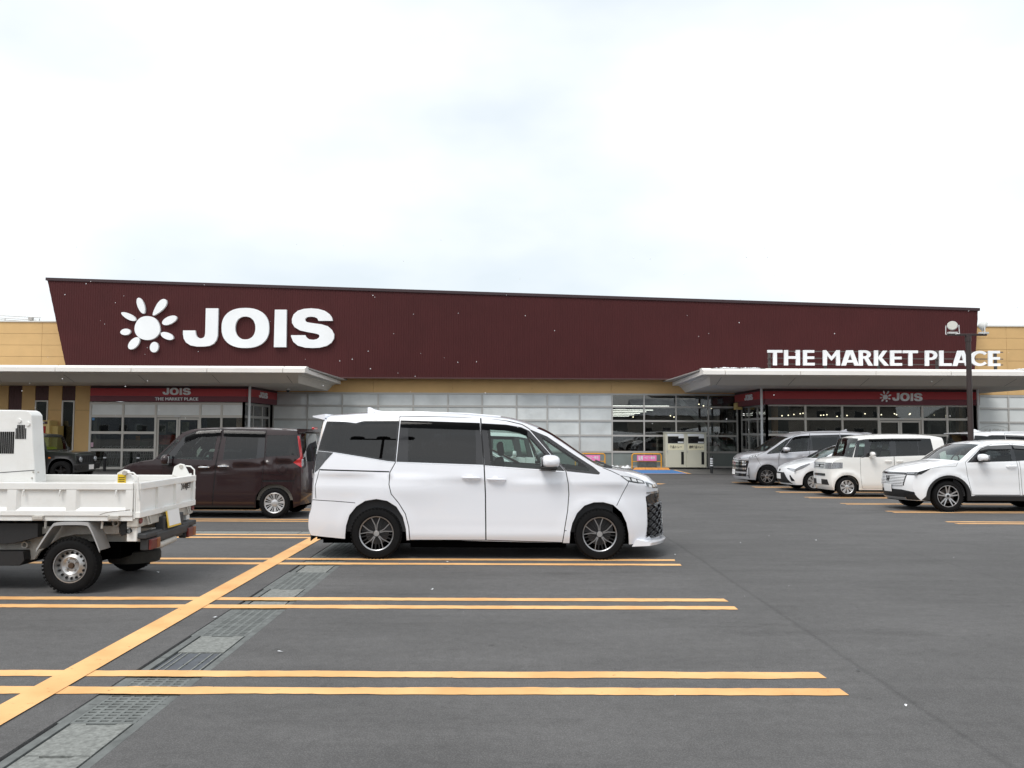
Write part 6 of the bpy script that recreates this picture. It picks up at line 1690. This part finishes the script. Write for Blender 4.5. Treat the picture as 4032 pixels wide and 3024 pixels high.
MB().box((tk(710, 960, 8.5).x, YN+.16, .40), (tk(800, 960, 8.5).x, YN+.24, .47)).build('axle_stop', M_truck2, trk)
MB().box((tk(-700, 850, 8.6).x, YN+.3, .30), (XR-.25, YF-.3, .46)).build('underbody', M_under, trk)
for a in (410, 940): p = tk(a, 850); MB().tube([(p.x, YN+.03, zu), (p.x, YN+.03, zu-.08)], .012, 6).build('stay', M_truck2, trk)
for a, b in ((248, 1052), (1095, 850)): p = tk(a, b, YN+.2); MB().lathe([(0, .035), (-.05, .035), (-.05, .022), (0, .022)], 14, 'Y', (p.x, YN+.21, p.z)).build('pipe_end', M_truck2, trk, smooth=True)
# mudguard
path = [tk(a, b) for a, b in ((352, 1108), (430, 985), (500, 885), (535, 862), (660, 856), (805, 860), (845, 885), (900, 1005), (942, 1113))]
path = [(p.x, p.z) for p in catmull([(p.x, p.z) for p in path], 3).tolist() and [Vector((q[0], 0, q[1])) for q in catmull([(p.x, p.z) for p in path], 3)]]
m = MB(); V = []
for (x, z) in path: V += [(x, YN-.03, z-.012), (x, YN-.03, z+.018), (x, YN+.19, z+.018), (x, YN+.19, z+.008), (x, YN-.018, z+.008), (x, YN-.018, z-.012)]
n6 = len(path)
m.add(V, [(6*i+q, 6*i+6+q, 6*i+6+(q+1) % 6, 6*i+(q+1) % 6) for i in range(n6-1) for q in range(6)]+[tuple(range(6)), tuple(6*(n6-1)+q for q in range(6))])
m.build('mudguard', pmat('mudguard_silver', (.48, .48, .48), .45, metal=.4, var=.1, vscale=5), trk, smooth=True, angle=35)
# wheels and spare
XW = tk(655, 1250).x; RT = .272
put_wheel(trk, 'steel', RT, .170, .145, XW, YN+.05, outward=-1)
put_wheel(trk, 'steel', RT, .170, .145, XW, YF-.10, outward=1)
MB().tube([(XW, YN+.1, RT), (XW, YF-.1, RT)], .05, 10).build('axle', M_under, trk)
MB().lathe([(-.05, .10), (-.065, .20), (-.06, .255), (-.03, .268), (.03, .268), (.06, .255), (.065, .20), (.05, .10)], 36, 'Z', (XR-.33, 9.05, .26)).build('spare_tyre', pmat('tyre_dusty', (.035, .034, .030), .85, var=.3, vscale=12, bump=.4, bscale=50), trk, smooth=True)
# cab: side guard with louvres, then the cab itself further forward
face = [(-900, 118), (150, 126), (200, 128), (225, 140), (243, 165), (256, 400), (268, 600), (272, 690), (-900, 720)]
YG = 8.33
m = MB(); m.prism([[(t2(a, b, YG).x, t2(a, b, YG).z) for a, b in face]], lambda a, b: (a, YG, b), (0, .20, 0)); m.build('cab_guard', M_truck, trk, bevel=.02)
for k in range(13):
    a = -58+15.8*k; p, q = t2(a, 292 if k < 11 else 292, YG), t2(a+5.2, 460, YG); MB().box((p.x, YG-.004, q.z), (q.x, YG+.002, p.z)).build('louvre_slot', M_hole, trk) if a < 112 else None
for k in range(7):
    a = 122+12.2*k; p, q = t2(a, 240 if 0 < k < 6 else 266, YG), t2(a+4, 348, YG); MB().box((p.x, YG-.004, q.z), (q.x, YG+.002, p.z)).build('louvre_slot', M_hole, trk)
a, b = t2(-200, 620, YG), t2(265, 588, YG); MB().tube([(a.x, YG-.001, a.z), (b.x, YG-.001, b.z)], .003, 5).build('seam', M_gap, trk)
for a, b in ((150, 208), (217, 232)): p = t2(a, b, YG); MB().lathe([(-.012, 0), (-.012, .02), (0, .024)], 12, 'Y', (p.x, YG, p.z)).build('bolt_cover', M_truck, trk, smooth=True)
for a, b in ((280, 602), (318, 604), (270, 648)): p = t2(a-24, b, YG); MB().lathe([(-.008, 0), (-.008, .008), (0, .010)], 8, 'Y', (p.x, YG, p.z)).build('bolt', M_truck2, trk)
cb = empty('cab', parent=trk)
m = MB(); m.prism([[(-7.35, .45), (-5.75, .45), (-5.62, 1.0), (-5.72, 1.74), (-5.82, 1.79), (-6.9, 1.78), (-7.30, 1.2), (-7.42, .9)]], lambda a, b: (a, YN+.02, b), (0, YF-YN-.04, 0)); m.build('cab_shell', M_truck, cb, bevel=.04)
MB().box((-5.735, YN+.25, 1.15), (-5.64, YF-.25, 1.62)).build('rear_window', M_priv, cb)
MB().box((-6.9, YN+.01, 1.12), (-6.0, YN+.03, 1.62)).build('side_window', M_priv, cb)
MB().box((-7.6, YN+.1, .35), (-7.36, YF-.1, .6)).build('front_bumper', M_black, cb, bevel=.02)
put_wheel(trk, 'steel', RT, .170, .145, XW-1.95, YN+.06, outward=-1); put_wheel(trk, 'steel', RT, .170, .145, XW-1.95, YF-.06, outward=1)
# ------------------------------------------------------------------ things along the shop front
# food tray bins
b0 = at(2621.5, 1843, 39.7); b1 = at(2784, 1843, 39.7); BT = Z(1705, 39.7, 2700)
bx0, bx1, by, bw = b0.x, b1.x, 39.7, .62; bz = G(40)+.02
bins = empty('tray_recycling_bin', (0, 0, 0)); tag(bins, 'cream steel cabinet with two slotted doors for used food trays', 'bin')
MB().box((bx0, by+.03, bz+.06), (bx1, by+bw, BT)).build('carcass', M_bin, bins, bevel=.01)
MB().box((bx0-.01, by-.03, BT), (bx1+.01, by+bw+.01, BT+.035)).build('top', M_bin, bins, bevel=.005)
for x in (bx0+.06, bx1-.06, (bx0+bx1)/2):
    MB().box((x-.03, by+.06, bz-.03), (x+.03, by+.12, bz+.06)).build('foot', M_black, bins)
mid = (bx0+bx1)/2
for k, (xa_, xb_, txt) in enumerate(((bx0+.03, mid-.012, '食品トレー'), (mid+.012, bx1-.03, '透明食品トレー'))):
    d = empty('door', parent=bins); w_ = xb_-xa_; H = BT-bz
    MB().box((xa_, by, bz+.08), (xb_, by+.028, BT-.02)).build('door_leaf', M_bin, d, bevel=.006)
    MB().box((xa_+.06, by-.006, BT-.15), (xb_-.13, by-.001, BT-.04)).build('header_panel', M_paper, d)
    MB().box((xa_+.08, by-.008, BT-.50), (xb_-.10, by-.001, BT-.17)).build('slot_plate', M_hole, d)
    m = MB(); cx_ = (xa_+xb_)/2-.01; m.prism([[(cx_-.30, BT-.34), (cx_-.12, BT-.27), (cx_+.12, BT-.27), (cx_+.30, BT-.34), (cx_+.12, BT-.42), (cx_-.12, BT-.42)]], lambda a, b: (a, by-.012, b), (0, .004, 0)); m.build('slot', M_gloss, d)
    MB().box((xa_+.08, by-.006, BT-.83), (xb_-.10, by-.001, BT-.55)).build('name_plate', M_binl, d)
    text_obj('name_lettering', txt, .15, M_ink, d, facing(Vector((cx_, by-.010, BT-.69))), extrude=.001, bold=.004, width=.60 if k == 0 else .70)
    MB().box((xb_-.24, by-.012, bz+.22), (xb_-.11, by-.001, bz+.83)).build('window_slot', M_hole, d)
    MB().box((xb_-.36, by-.014, BT-.25), (xb_-.10, by-.009, BT-.07)).build('notice', M_paper, d)
    MB().box((xb_-.40, by-.014, BT-.48), (xb_-.12, by-.009, BT-.42)).build('notice', M_paper, d)
    MB().cbox((xa_+.04, by-.012, BT-.90), (.04, .03, .09)).build('latch', M_frame, d)
# bay barriers with pink banners
def barrier(u0, u1, Y, label):
    r = empty('bay_barrier', (0, 0, 0)); tag(r, label, 'barrier', 'yellow bay barriers'); a, b = at(u0, 1845, Y).x, at(u1, 1845, Y).x
    zt_ = Z(1787, Y, 2550); zm_ = Z(1817, Y, 2550); g_ = G(Y)
    c_ = .12; n = 6
    pts = [(a, Y, g_)]+[(a+c_*(1-math.cos(math.pi/2*k/n)), Y, zt_-c_+c_*math.sin(math.pi/2*k/n)) for k in range(n+1)]+[(b-c_*(1-math.sin(math.pi/2*k/n)), Y, zt_-c_+c_*math.cos(math.pi/2*k/n)) for k in range(n+1)]+[(b, Y, g_)]
    MB().tube(pts, .034, 10).build('hoop', M_yellow, r, smooth=True)
    MB().tube([(a, Y, zm_), (b, Y, zm_)], .018, 8).build('cross_bar', M_yellow, r, smooth=True)
    L = b-a; x0, x1 = a+L*.165, a+L*.83
    bn = empty('banner', parent=r)
    MB().box((x0, Y-.062, zm_+.03), (x1, Y-.055, zt_-.07)).build('cloth', M_pink, bn)
    hh = zt_-.07-zm_-.03; zc_ = (zt_-.07+zm_+.03)/2
    MB().box((x0+.07, Y-.066, zc_-hh*.38), (x0+.07+hh*.78, Y-.0625, zc_+hh*.38)).build('pictogram_square', M_paper, bn)
    m = MB(); cx_ = x0+.07+hh*.39
    m.lathe([(-.002, 0), (-.002, .035)], 10, 'Y', (cx_-.03, Y-.068, zc_+.09)); m.tube([(cx_-.04, Y-.068, zc_+.04), (cx_-.02, Y-.068, zc_-.05), (cx_+.06, Y-.068, zc_-.06)], .012, 6); m.tube([(cx_-.03, Y-.068, zc_+.02), (cx_+.03, Y-.068, zc_)], .008, 6)
    m.build('pictogram', M_pink, bn)
    text_obj('banner_lettering', 'ベビー専用', .15, M_paper, bn, facing(Vector((x0+(x1-x0)*.64, Y-.065, zc_))), extrude=.001, bold=.004, width=(x1-x0)*.55)
    for f in (.2, .8): MB().tube([(x0+(x1-x0)*f, Y-.06, zt_-.08), (x0+(x1-x0)*f, Y-.05, zt_)], .008, 5).build('tie', M_ink, bn)
    return a, b
ba, bb = barrier(2489, 2604, 39.9, 'yellow hoop barrier with pink banner left of the cream tray bins')
ca, cb_ = barrier(2266, 2382, 39.9, 'yellow hoop barrier with pink banner half hidden behind the white minivan bonnet')
def stop_block(x0, x1, Y, label):
    r = empty('wheel_stop', (0, 0, 0)); tag(r, label, 'wheel stop', 'orange wheel stops'); n = 3; L = (x1-x0)/n
    for k in range(n):
        a, b = x0+L*k+.006, x0+L*(k+1)-.006; m = MB(); g_ = G(Y)
        e0 = .10 if k == 0 else 0; e1 = .10 if k == n-1 else 0
        m.add([(a, Y-.1, g_), (b, Y-.1, g_), (b, Y+.1, g_), (a, Y+.1, g_), (a+e0, Y-.05, g_+.12), (b-e1, Y-.05, g_+.12), (b-e1, Y+.06, g_+.12), (a+e0, Y+.06, g_+.12)], [(0,3,2,1),(4,5,6,7),(0,1,5,4),(1,2,6,5),(2,3,7,6),(3,0,4,7)])
        m.build('block', M_stop, r, bevel=.01)
sx0, sx1 = at(2492, 1848, 38.8).x, at(2640, 1848, 38.8).x
stop_block(sx0, sx1, 38.8, 'orange wheel stop blocks in front of the barrier beside the tray bins')
stop_block(at(2262, 1848, 38.8).x, at(2395, 1848, 38.8).x, 38.8, 'orange wheel stop blocks in front of the half hidden barrier')
cblk = MB().box((ba+L_ if False else at(2512, 1840, 40.55).x, 40.45, G(40)), (at(2585, 1840, 40.55).x, 40.75, G(40)+.42)).build('concrete_block', M_concd, bevel=.015)
tag(cblk, 'rough grey concrete block standing behind the right yellow barrier', 'block')
# blue bays
def quad_ground(name, pts, mat, dz, par):
    mesh_obj(name, [(x, y, G(y)+dz) for x, y in pts], [(0, 1, 2, 3)], mat, par)
for xl_, xr_ in ((at(2488, 1850, 38.4).x, at(2652, 1850, 38.4).x), (at(2240, 1850, 38.4).x, at(2400, 1850, 38.4).x)):
    quad_ground('bay_blue_field', [(xl_, 35.6), (xr_, 35.6), (xr_, 38.65), (xl_, 38.65)], M_bluep, .018, lot)
    quad_ground('bay_edge_line', [(xl_-.15, 35.42), (xr_, 35.42), (xr_, 35.56), (xl_-.15, 35.56)], pmat('pale_pink_paint', srgb(235, 205, 222), .7), .018, lot)
    quad_ground('bay_edge_line', [(xr_+.02, 35.3), (xr_+.16, 35.3), (xr_+.16, 38.65), (xr_+.02, 38.65)], M_orange, .018, lot)
# bollards
def bollard(u, v, label, bands):
    p = gnd(u, v); r = empty('bollard', (p.x, p.y, p.z)); tag(r, label, 'bollard', 'dark bollards')
    MB().lathe([(0, .062), (.68, .062), (.70, .066), (.74, .060), (.78, .035), (.79, 0)], 18, 'Z').build('post', M_black, r, smooth=True)
    for k, z in enumerate(bands):
        MB().lathe([(z-.028, .0625), (z-.028, .066), (z+.028, .066), (z+.028, .0625)], 18, 'Z').build('reflective_band', M_paper, r, smooth=True)
bollard(2802, 1865, 'dark bollard with four white bands right of the tray bins', (.36, .46, .55, .65))
bollard(411, 1856, 'dark bollard with one white band nearest the dark off-roader', (.60,))
bollard(542, 1857, 'dark bollard with one white band above the bonnet of the brown wagon', (.60,))
# shopping trolleys inside the left lobby
def trolley():
    r = empty('shopping_trolley'); m = MB()
    for s_ in (-.24, .24):
        m.tube([(-.40, s_, .10), (.30, s_, .14), (.36, s_, .50), (.42, s_, .98), (.50, s_, 1.02)], .014, 6)
        m.tube([(-.40, s_*.8, .10), (-.30, s_*.8, .50)], .012, 6)
    m.tube([(.50, -.26, 1.02), (.50, .26, 1.02)], .018, 8); m.build('frame', M_cart, r, smooth=True)
    b_ = MB(); 
    for z, f in ((.52, .8), (.66, .88), (.80, .95), (.92, 1.0)):
        b_.tube([(-.42*f, -.22*f, z), (.38, -.25, z), (.38, .25, z), (-.42*f, .22*f, z), (-.42*f, -.22*f, z)], .005, 4)
    for k in range(6):
        x = -.34+.14*k
        for s_ in (-1, 1): b_.tube([(x*.85, s_*.19, .52), (x, s_*.235, .92)], .004, 4)
        b_.tube([(x*.85, -.19, .52), (x*.85, .19, .52)], .004, 4)
    b_.build('basket', M_cart, r)
    for x in (-.36, .26):
        for s_ in (-.20, .22): MB().lathe([(-.012, 0), (-.012, .05), (.012, .05), (.012, 0)], 12, 'Y', (x, s_, .05)).build('castor', M_black, r)
    return r
def copy_tree(o, parent=None):
    c = o.copy(); col.objects.link(c); c.parent = parent
    for ch in list(o.children): copy_tree(ch, c)
    return c
proto = trolley(); xs0 = X(392, 37.9); ntr = 14; xs1 = X(612, 37.9)
for k in range(ntr):
    o = proto if k == 0 else copy_tree(proto)
    o.location = (xs0+(xs1-xs0)*k/(ntr-1), 37.45, G(37)+.03); o.rotation_euler = (0, 0, R(8+(k % 3)*4))
    tag(o, ['leftmost shopping trolley of the nested row behind the left lobby glass', 'rightmost shopping trolley of the nested row behind the left lobby glass', 'wire shopping trolley nested in the row behind the left lobby glass'][0 if k == 0 else 1 if k == ntr-1 else 2], 'trolley', 'nested shopping trolleys')
# green baskets stacked in the lobby
for k in range(3):
    o = MB(); x0_ = X(556+22*k, 38.6); o.box((x0_, 38.5, G(37)+.04), (x0_+.42, 38.9, G(37)+1.0+.25*(k == 0)))
    for q in range(6): o.box((x0_-.012, 38.49, G(37)+.15+.15*q), (x0_+.432, 38.91, G(37)+.18+.15*q))
    o = o.build('basket_stack', M_basket); tag(o, ['left', 'middle', 'right'][k]+' stack of dark green baskets behind the left lobby glass', 'baskets', 'green basket stacks')
# posters on the left doors
for k, (u0, u1, v0, v1, mt) in enumerate(((618, 655, 1668, 1715, (.22, .22, .21)), (660, 690, 1660, 1700, (.26, .24, .16)), (618, 690, 1712, 1750, (.40, .05, .03)), (715, 745, 1662, 1705, (.22, .21, .12)), (530, 560, 1668, 1694, (.20, .21, .22)), (534, 552, 1716, 1734, (.42, .20, .05)))):
    a, b = at(u0, v1, 37.25), at(u1, v0, 37.25)
    o = MB().box((a.x, 37.25, a.z), (b.x, 37.26, b.z)).build('poster', pmat('poster_%d' % k, mt, .6, var=.5, vscale=9)); tag(o, ['pale grey notice on the left sliding door', 'cream notice beside the grey one on the left sliding door', 'red sale poster low on the left sliding door', 'yellowish notice on the right leaf of the left doors', 'grey notice behind the pane beside the left doors', 'orange notice low behind the pane beside the left doors'][k], 'poster')
st = MB().box((X(358, 36.9), YV-.03, Z(1655, YV, 360)), (X(368, 36.9), YV-.022, Z(1645, YV, 360))).build('window_sticker', pmat('sticker_blue', srgb(90, 140, 190), .5)); tag(st, 'small blue sticker on the leftmost pane of the left lobby', 'sticker')
st = MB().box((X(356, 36.9), YV-.03, Z(1760, YV, 360)), (X(366, 36.9), YV-.022, Z(1742, YV, 360))).build('window_sticker', pmat('sticker_pink', srgb(205, 170, 185), .5)); tag(st, 'pale pink sticker low on the leftmost pane of the left lobby', 'sticker')
# downpipes
for k, (u, lab) in enumerate(((980, 'white downpipe at the corner of the left lobby'), (3000, 'white downpipe at the left corner of the right lobby'), (3854, 'white downpipe at the right corner of the right lobby'))):
    x = X(u, 36.55); o = empty('downpipe', (x, 36.55, G(36.5))); tag(o, lab, 'pipe')
    MB().lathe([(0, .055), (SZ-G(36.5), .055)], 14, 'Z').build('pipe', M_pipe, o, smooth=True)
    for z in (.6, 1.9, 2.9): MB().lathe([(z-.03, .056), (z-.03, .068), (z+.03, .068), (z+.03, .056)], 14, 'Z').build('collar', M_pipe, o, smooth=True)
# dome camera under the left canopy
p = at(1134, 1541, 38.5); o = empty('security_camera', (p.x, p.y, SZ)); tag(o, 'small dome security camera under the left canopy', 'camera')
MB().lathe([(0, .10), (-.07, .10), (-.09, .07)], 16, 'Z').build('housing', M_pipe, o, smooth=True)
MB().lathe([(-.09, .085), (-.14, .075), (-.18, .04), (-.19, 0)], 16, 'Z').build('dome', M_gloss, o, smooth=True)
# speaker box at the end of the right band
p0 = at(2902, 1599, 40.5); o = MB().box((p0.x-.12, 40.3, p0.z-.18), (p0.x+.22, 40.7, p0.z+.16)).build('wall_lamp', M_booth, bevel=.02); tag(o, 'cream wall fitting at the inner end of the right red band', 'fitting')
# photo booth, cabinet and chair at the far left
px0, px1 = X(90, 36.2), X(193, 36.2); zt_ = Z(1655, 36.2, 170)
o = empty('photo_booth', (0, 0, 0)); tag(o, 'cream booth with short red curtain behind the truck cab', 'booth')
MB().box((px0, 36.2, G(36)), (px1, 36.9, zt_)).build('cabin', M_booth, o, bevel=.02)
MB().box((px0+.05, 36.17, zt_-.16), (px1-.08, 36.197, zt_-.05)).build('sign_board', M_stripe, o)
text_obj('sign_lettering', '写真', .10, M_paper, o, facing(Vector((px1-.28, 36.165, zt_-.105))), extrude=.001)
m = MB(); x0_, x1_ = px0+.3, px1-.14; V = []; n = 40
for i in range(n+1):
    x = x0_+(x1_-x0_)*i/n; y = 36.16+.02*math.sin(i*1.3); V += [(x, y, zt_-.75), (x, y, zt_-.26)]
m.add(V, [(2*i, 2*i+2, 2*i+3, 2*i+1) for i in range(n)]); m.build('curtain', M_redcloth, o, smooth=True)
o = MB().box((X(196, 36.4), 36.4, G(36)), (X(227, 36.4), 36.9, Z(1677, 36.4, 210))).build('utility_cabinet', pmat('cabinet_ochre', srgb(190, 165, 100), .6), bevel=.02); tag(o, 'ochre utility cabinet against the wall right of the red curtained booth', 'cabinet')
xcn = X(308, 35.9); o = empty('chair', (xcn, 35.9, G(36))); tag(o, 'maroon padded chair by the wall above the off-roader bonnet', 'chair')
MB().box((-.20, .16, .52), (.20, .22, .82)).build('backrest', M_maroon, o, bevel=.03); MB().box((-.20, -.2, .40), (.20, .2, .46)).build('seat', M_maroon, o, bevel=.02)
for x in (-.18, .18):
    for y in (-.18, .18): MB().tube([(x, y, 0), (x, y, .40 if y < 0 else .6)], .012, 6).build('leg', M_alloyd, o)
# roof rail on the upper left
o = empty('roof_rail', (0, 0, 0)); tag(o, 'thin metal rails and box on the roof at far left', 'rail')
for k, v in enumerate((1244, 1253, 1259)):
    a, b = at(-60, v-5, 43), at(160-18*k, v+7, 43); MB().tube([a, b], .02, 6).build('rail', M_frame, o)
a = at(122, 1256, 43); MB().cbox((a.x, 43, a.z), (.20, .2, .16)).build('box', M_frame, o)
for u in (20, 122, 155): a = at(u, 1262, 43); MB().tube([(a.x, 43, ZPAR-.3), (a.x, 43, a.z+.1)], .02, 6).build('rail_post', M_frame, o)
# lamp post with two floodlights
YLp = 24.0; xp = at(3822, 1700, YLp).x; zt_ = at(3803, 1318, YLp).z
lp = empty('lamp_post', (xp, YLp, G(YLp))); tag(lp, 'dark brown lamp post with two floodlights behind the white crossover', 'lamp post'); H = zt_-G(YLp)
MB().lathe([(0, .085), (H*.5, .078), (H-.02, .072), (H-.02, 0)], 16, 'Z').build('post', M_pole, lp, smooth=True)
MB().box((-.62, -.04, H-.03), (.55, .04, H+.03)).build('cross_arm', M_pole, lp, bevel=.01)
MB().lathe([(H-.20, .075), (H-.20, .088), (H-.02, .088), (H-.02, .075)], 16, 'Z').build('collar', M_pole, lp, smooth=True)
def flood(x, yaw, tilt, lab):
    r = empty('floodlight', (x, 0, H+.02), parent=lp); r['label'] = lab
    Mr = Matrix.Translation((0, 0, .24)) @ Matrix.Rotation(yaw, 4, 'Z') @ Matrix.Rotation(tilt, 4, 'X')
    def tr(mb): mb.v = [tuple(Mr @ Vector(q)) for q in mb.v]; return mb
    tr(MB().lathe([(-.05, .0), (-.06, .135), (-.03, .145), (.0, .14), (.10, .09), (.14, .05), (.14, 0)], 24, 'Y')).build('lamp_head', M_lampgrey, r, smooth=True)
    tr(MB().lathe([(-.064, 0), (-.064, .128)], 24, 'Y')).build('lamp_glass', M_lampglass, r)
    k = MB(); k.tube([(-.17, 0, .26), (-.18, 0, .0), (-.06, 0, -.01)], .014, 6); k.tube([(.17, 0, .26), (.18, 0, .0), (.06, 0, -.01)], .014, 6); k.tube([(-.18, 0, 0), (.18, 0, 0)], .014, 6)
    Mz = Matrix.Rotation(yaw, 4, 'Z'); k.v = [tuple(Mz @ Vector(q)) for q in k.v]; k.build('bracket', M_pipe, r, smooth=True)
    MB().cbox((.0, 0, .03), (.26, .12, .06)).build('ballast', M_lampgrey, r, bevel=.01)
flood(-.46, R(-28), R(-12), 'round floodlight facing the lot'); flood(.47, R(70), R(25), 'floodlight seen edge on')
# snow: heaps by the wall, edge on the canopy, flakes in the air
def heap(name, x0, x1, y, h, label, n=60, zb_=None, dep=.35):
    m = MB(); r_ = np.random.default_rng(int(abs(x0*100))+3); nx_ = n; ny = 6; V = []
    for j in range(ny+1):
        for i in range(nx_+1):
            u = i/nx_; v = j/ny; e = math.sin(math.pi*v)**.7*min(1, min(u, 1-u)*7)
            V.append((x0+(x1-x0)*u, y+(v-.5)*dep+r_.normal(0, .01), (G(y) if zb_ is None else zb_)+h*e*(.55+.45*math.sin(u*23+1.7)*math.sin(u*9.1))+abs(r_.normal(0, .02))*e-.005))
    w_ = nx_+1
    m.add(V, [(j*w_+i, j*w_+i+1, (j+1)*w_+i+1, (j+1)*w_+i) for j in range(ny) for i in range(nx_)]); o = m.build(name, M_snow, smooth=True, angle=60)
    return tag(o, label, 'snow', kind='stuff')
heap('snow_heap', X(2385, 40.6), X(2490, 40.6), 40.55, .16, 'low grey heap of leftover snow along the shop wall')
heap('snow_edge', X(2795, YC+.5), X(3010, YC+.5), YC+.45, .035, 'strip of snow on the left end of the right canopy', zb_=4.18, dep=.5)
heap('snow_edge', X(3990, YC+.5), X(4100, YC+.5), YC+.45, .045, 'strip of snow on the right end of the right canopy', zb_=4.18, dep=.5)
m = MB()
for k in range(110):
    Y_ = random.uniform(6, 34); u = random.uniform(0, 4032); v = random.uniform(900, 1700); p = at(u, v, Y_)
    s_ = Y_*random.uniform(.0003, .0008)
    if p.z < .3: continue
    m.add([(p.x, p.y, p.z+s_), (p.x+s_, p.y, p.z), (p.x, p.y+s_, p.z), (p.x-s_, p.y, p.z), (p.x, p.y-s_, p.z), (p.x, p.y, p.z-s_)], [(0,1,2),(0,2,3),(0,3,4),(0,4,1),(5,2,1),(5,3,2),(5,4,3),(5,1,4)])
fl = m.build('snowflakes', pmat('snowflake', (.9, .92, .95), .6)); tag(fl, 'sparse snowflakes drifting in the air', 'snow', kind='stuff')

m = MB(); r_ = np.random.default_rng(11)
for k in range(46):
    x, y = r_.uniform(-6, 6), r_.uniform(4.2, 16); s_ = r_.uniform(.004, .014); z = G(y)
    V = [(x+r_.normal(0, s_), y+r_.normal(0, s_), z+abs(r_.normal(0, s_*.6))+.004) for _ in range(4)]+[(x, y, z+s_)]
    m.add(V, [(0, 1, 4), (1, 2, 4), (2, 3, 4), (3, 0, 4), (3, 2, 1, 0)])
ic = m.build('ice_chips', M_snow); tag(ic, 'tiny scattered ice chips on the asphalt', 'ice', kind='stuff')
# ------------------------------------------------------------------ what the glass mirrors: street side behind the photographer
lp2 = empty('lot_lamp', (-4.1, -4.8, 0)); tag(lp2, 'tall lot lamp with three heads, mirrored in the rear window of the white minivan', 'lamp post')
MB().lathe([(0, .055), (7.4, .045), (7.4, 0)], 12, 'Z').build('post', M_pole, lp2, smooth=True)
MB().box((-1.1, -.05, 7.35), (1.0, .05, 7.42)).build('cross_arm', M_pole, lp2)
for x in (-.85, 0, .8): MB().lathe([(7.44, .05), (7.46, .24), (7.54, .22), (7.60, .05), (7.60, 0)], 16, 'Z', (x, 0, 0)).build('lamp_head', M_pole, lp2, smooth=True)
M_hw = [pmat('house_wall_%d' % i, c, .8, var=.1) for i, c in enumerate(((.50, .49, .46), (.36, .33, .29), (.28, .30, .33), (.42, .39, .34)))]
M_roofs = pmat('snowy_roof', (.55, .57, .60), .8, var=.25, vscale=.6); M_roofd = pmat('dark_roof', (.05, .05, .055), .7)
def house(x, y, w_, d_, h, rh, wm, rm_, label):
    r = empty('house', (x, y, 0)); tag(r, label, 'house', 'houses across the street')
    MB().box((-w_/2, -d_/2, 0), (w_/2, d_/2, h)).build('wall', wm, r)
    m = MB(); e = .5; m.prism([[(-d_/2-e, h-.1), (d_/2+e, h-.1), (0, h+rh)]], lambda a, b: (-w_/2-e, a, b), (w_+2*e, 0, 0)); m.build('roof', rm_, r)
    for k in range(max(2, int(w_/3.2))):
        xx = -w_/2+1.2+k*3.0
        for z in ((1.0, 3.7) if h > 4.5 else (1.0,)):
            wn = empty('window', (xx, d_/2, z), parent=r); MB().box((0, 0, 0), (1.5, .06, 1.2)).build('frame', M_framel, wn); MB().box((.06, .061, .06), (1.44, .07, 1.14)).build('pane', M_gloss, wn)
house(-34, -52, 13, 9, 5.6, 2.4, M_hw[0], M_roofs, 'pale house with snowy roof, mirrored at the left of the shop glass')
house(-12, -58, 16, 9, 5.8, 2.6, M_hw[1], M_roofs, 'brown house with snowy roof, mirrored near the middle of the shop glass')
house(9, -55, 12, 9, 5.5, 2.5, M_hw[2], M_roofd, 'blue grey house with dark roof, mirrored behind the tray bins')
house(30, -56, 18, 10, 4.2, 2.8, M_hw[3], M_roofs, 'long low house with snowy roof, mirrored in the right lobby')
house(55, -60, 14, 9, 5.8, 2.4, M_hw[1], M_roofd, 'brown house with dark roof, mirrored at the far right')
house(-60, -60, 18, 9, 5.8, 2.4, M_hw[2], M_roofs, 'blue grey house with snowy roof, mirrored at the far left')
hl = MB(); V = []; n = 60
for i in range(n+1):
    x = -260+520*i/n; h = 9+5*math.sin(i*.55)+3*math.sin(i*1.37)+2.5*math.sin(i*2.9); V += [(x, -150, -1), (x, -160-8*math.sin(i), h), (x, -230, -1)]
hl.add(V, [(3*i+q, 3*i+3+q, 3*i+4+q, 3*i+1+q) for i in range(n) for q in range(2)]); o = hl.build('wooded_hill', pmat('winter_wood', (.09, .095, .09), .95, var=.4, vscale=.2), smooth=True); tag(o, kind='structure')
for k, x in enumerate((-22, 3, 26)):
    r = empty('utility_pole', (x, -44, 0)); tag(r, ['left', 'middle', 'right'][k]+' utility pole with crossarm, mirrored in the shop glass', 'pole', 'utility poles')
    MB().lathe([(0, .16), (10, .11), (10, 0)], 10, 'Z').build('post', M_conc, r, smooth=True); MB().box((-1.1, -.06, 9.2), (1.1, .06, 9.35)).build('crossarm', M_frame, r)
sn = heap('snow_bank', -40, 45, -36, 2.3, 'long low bank of cleared snow along the street side', n=120, dep=4)
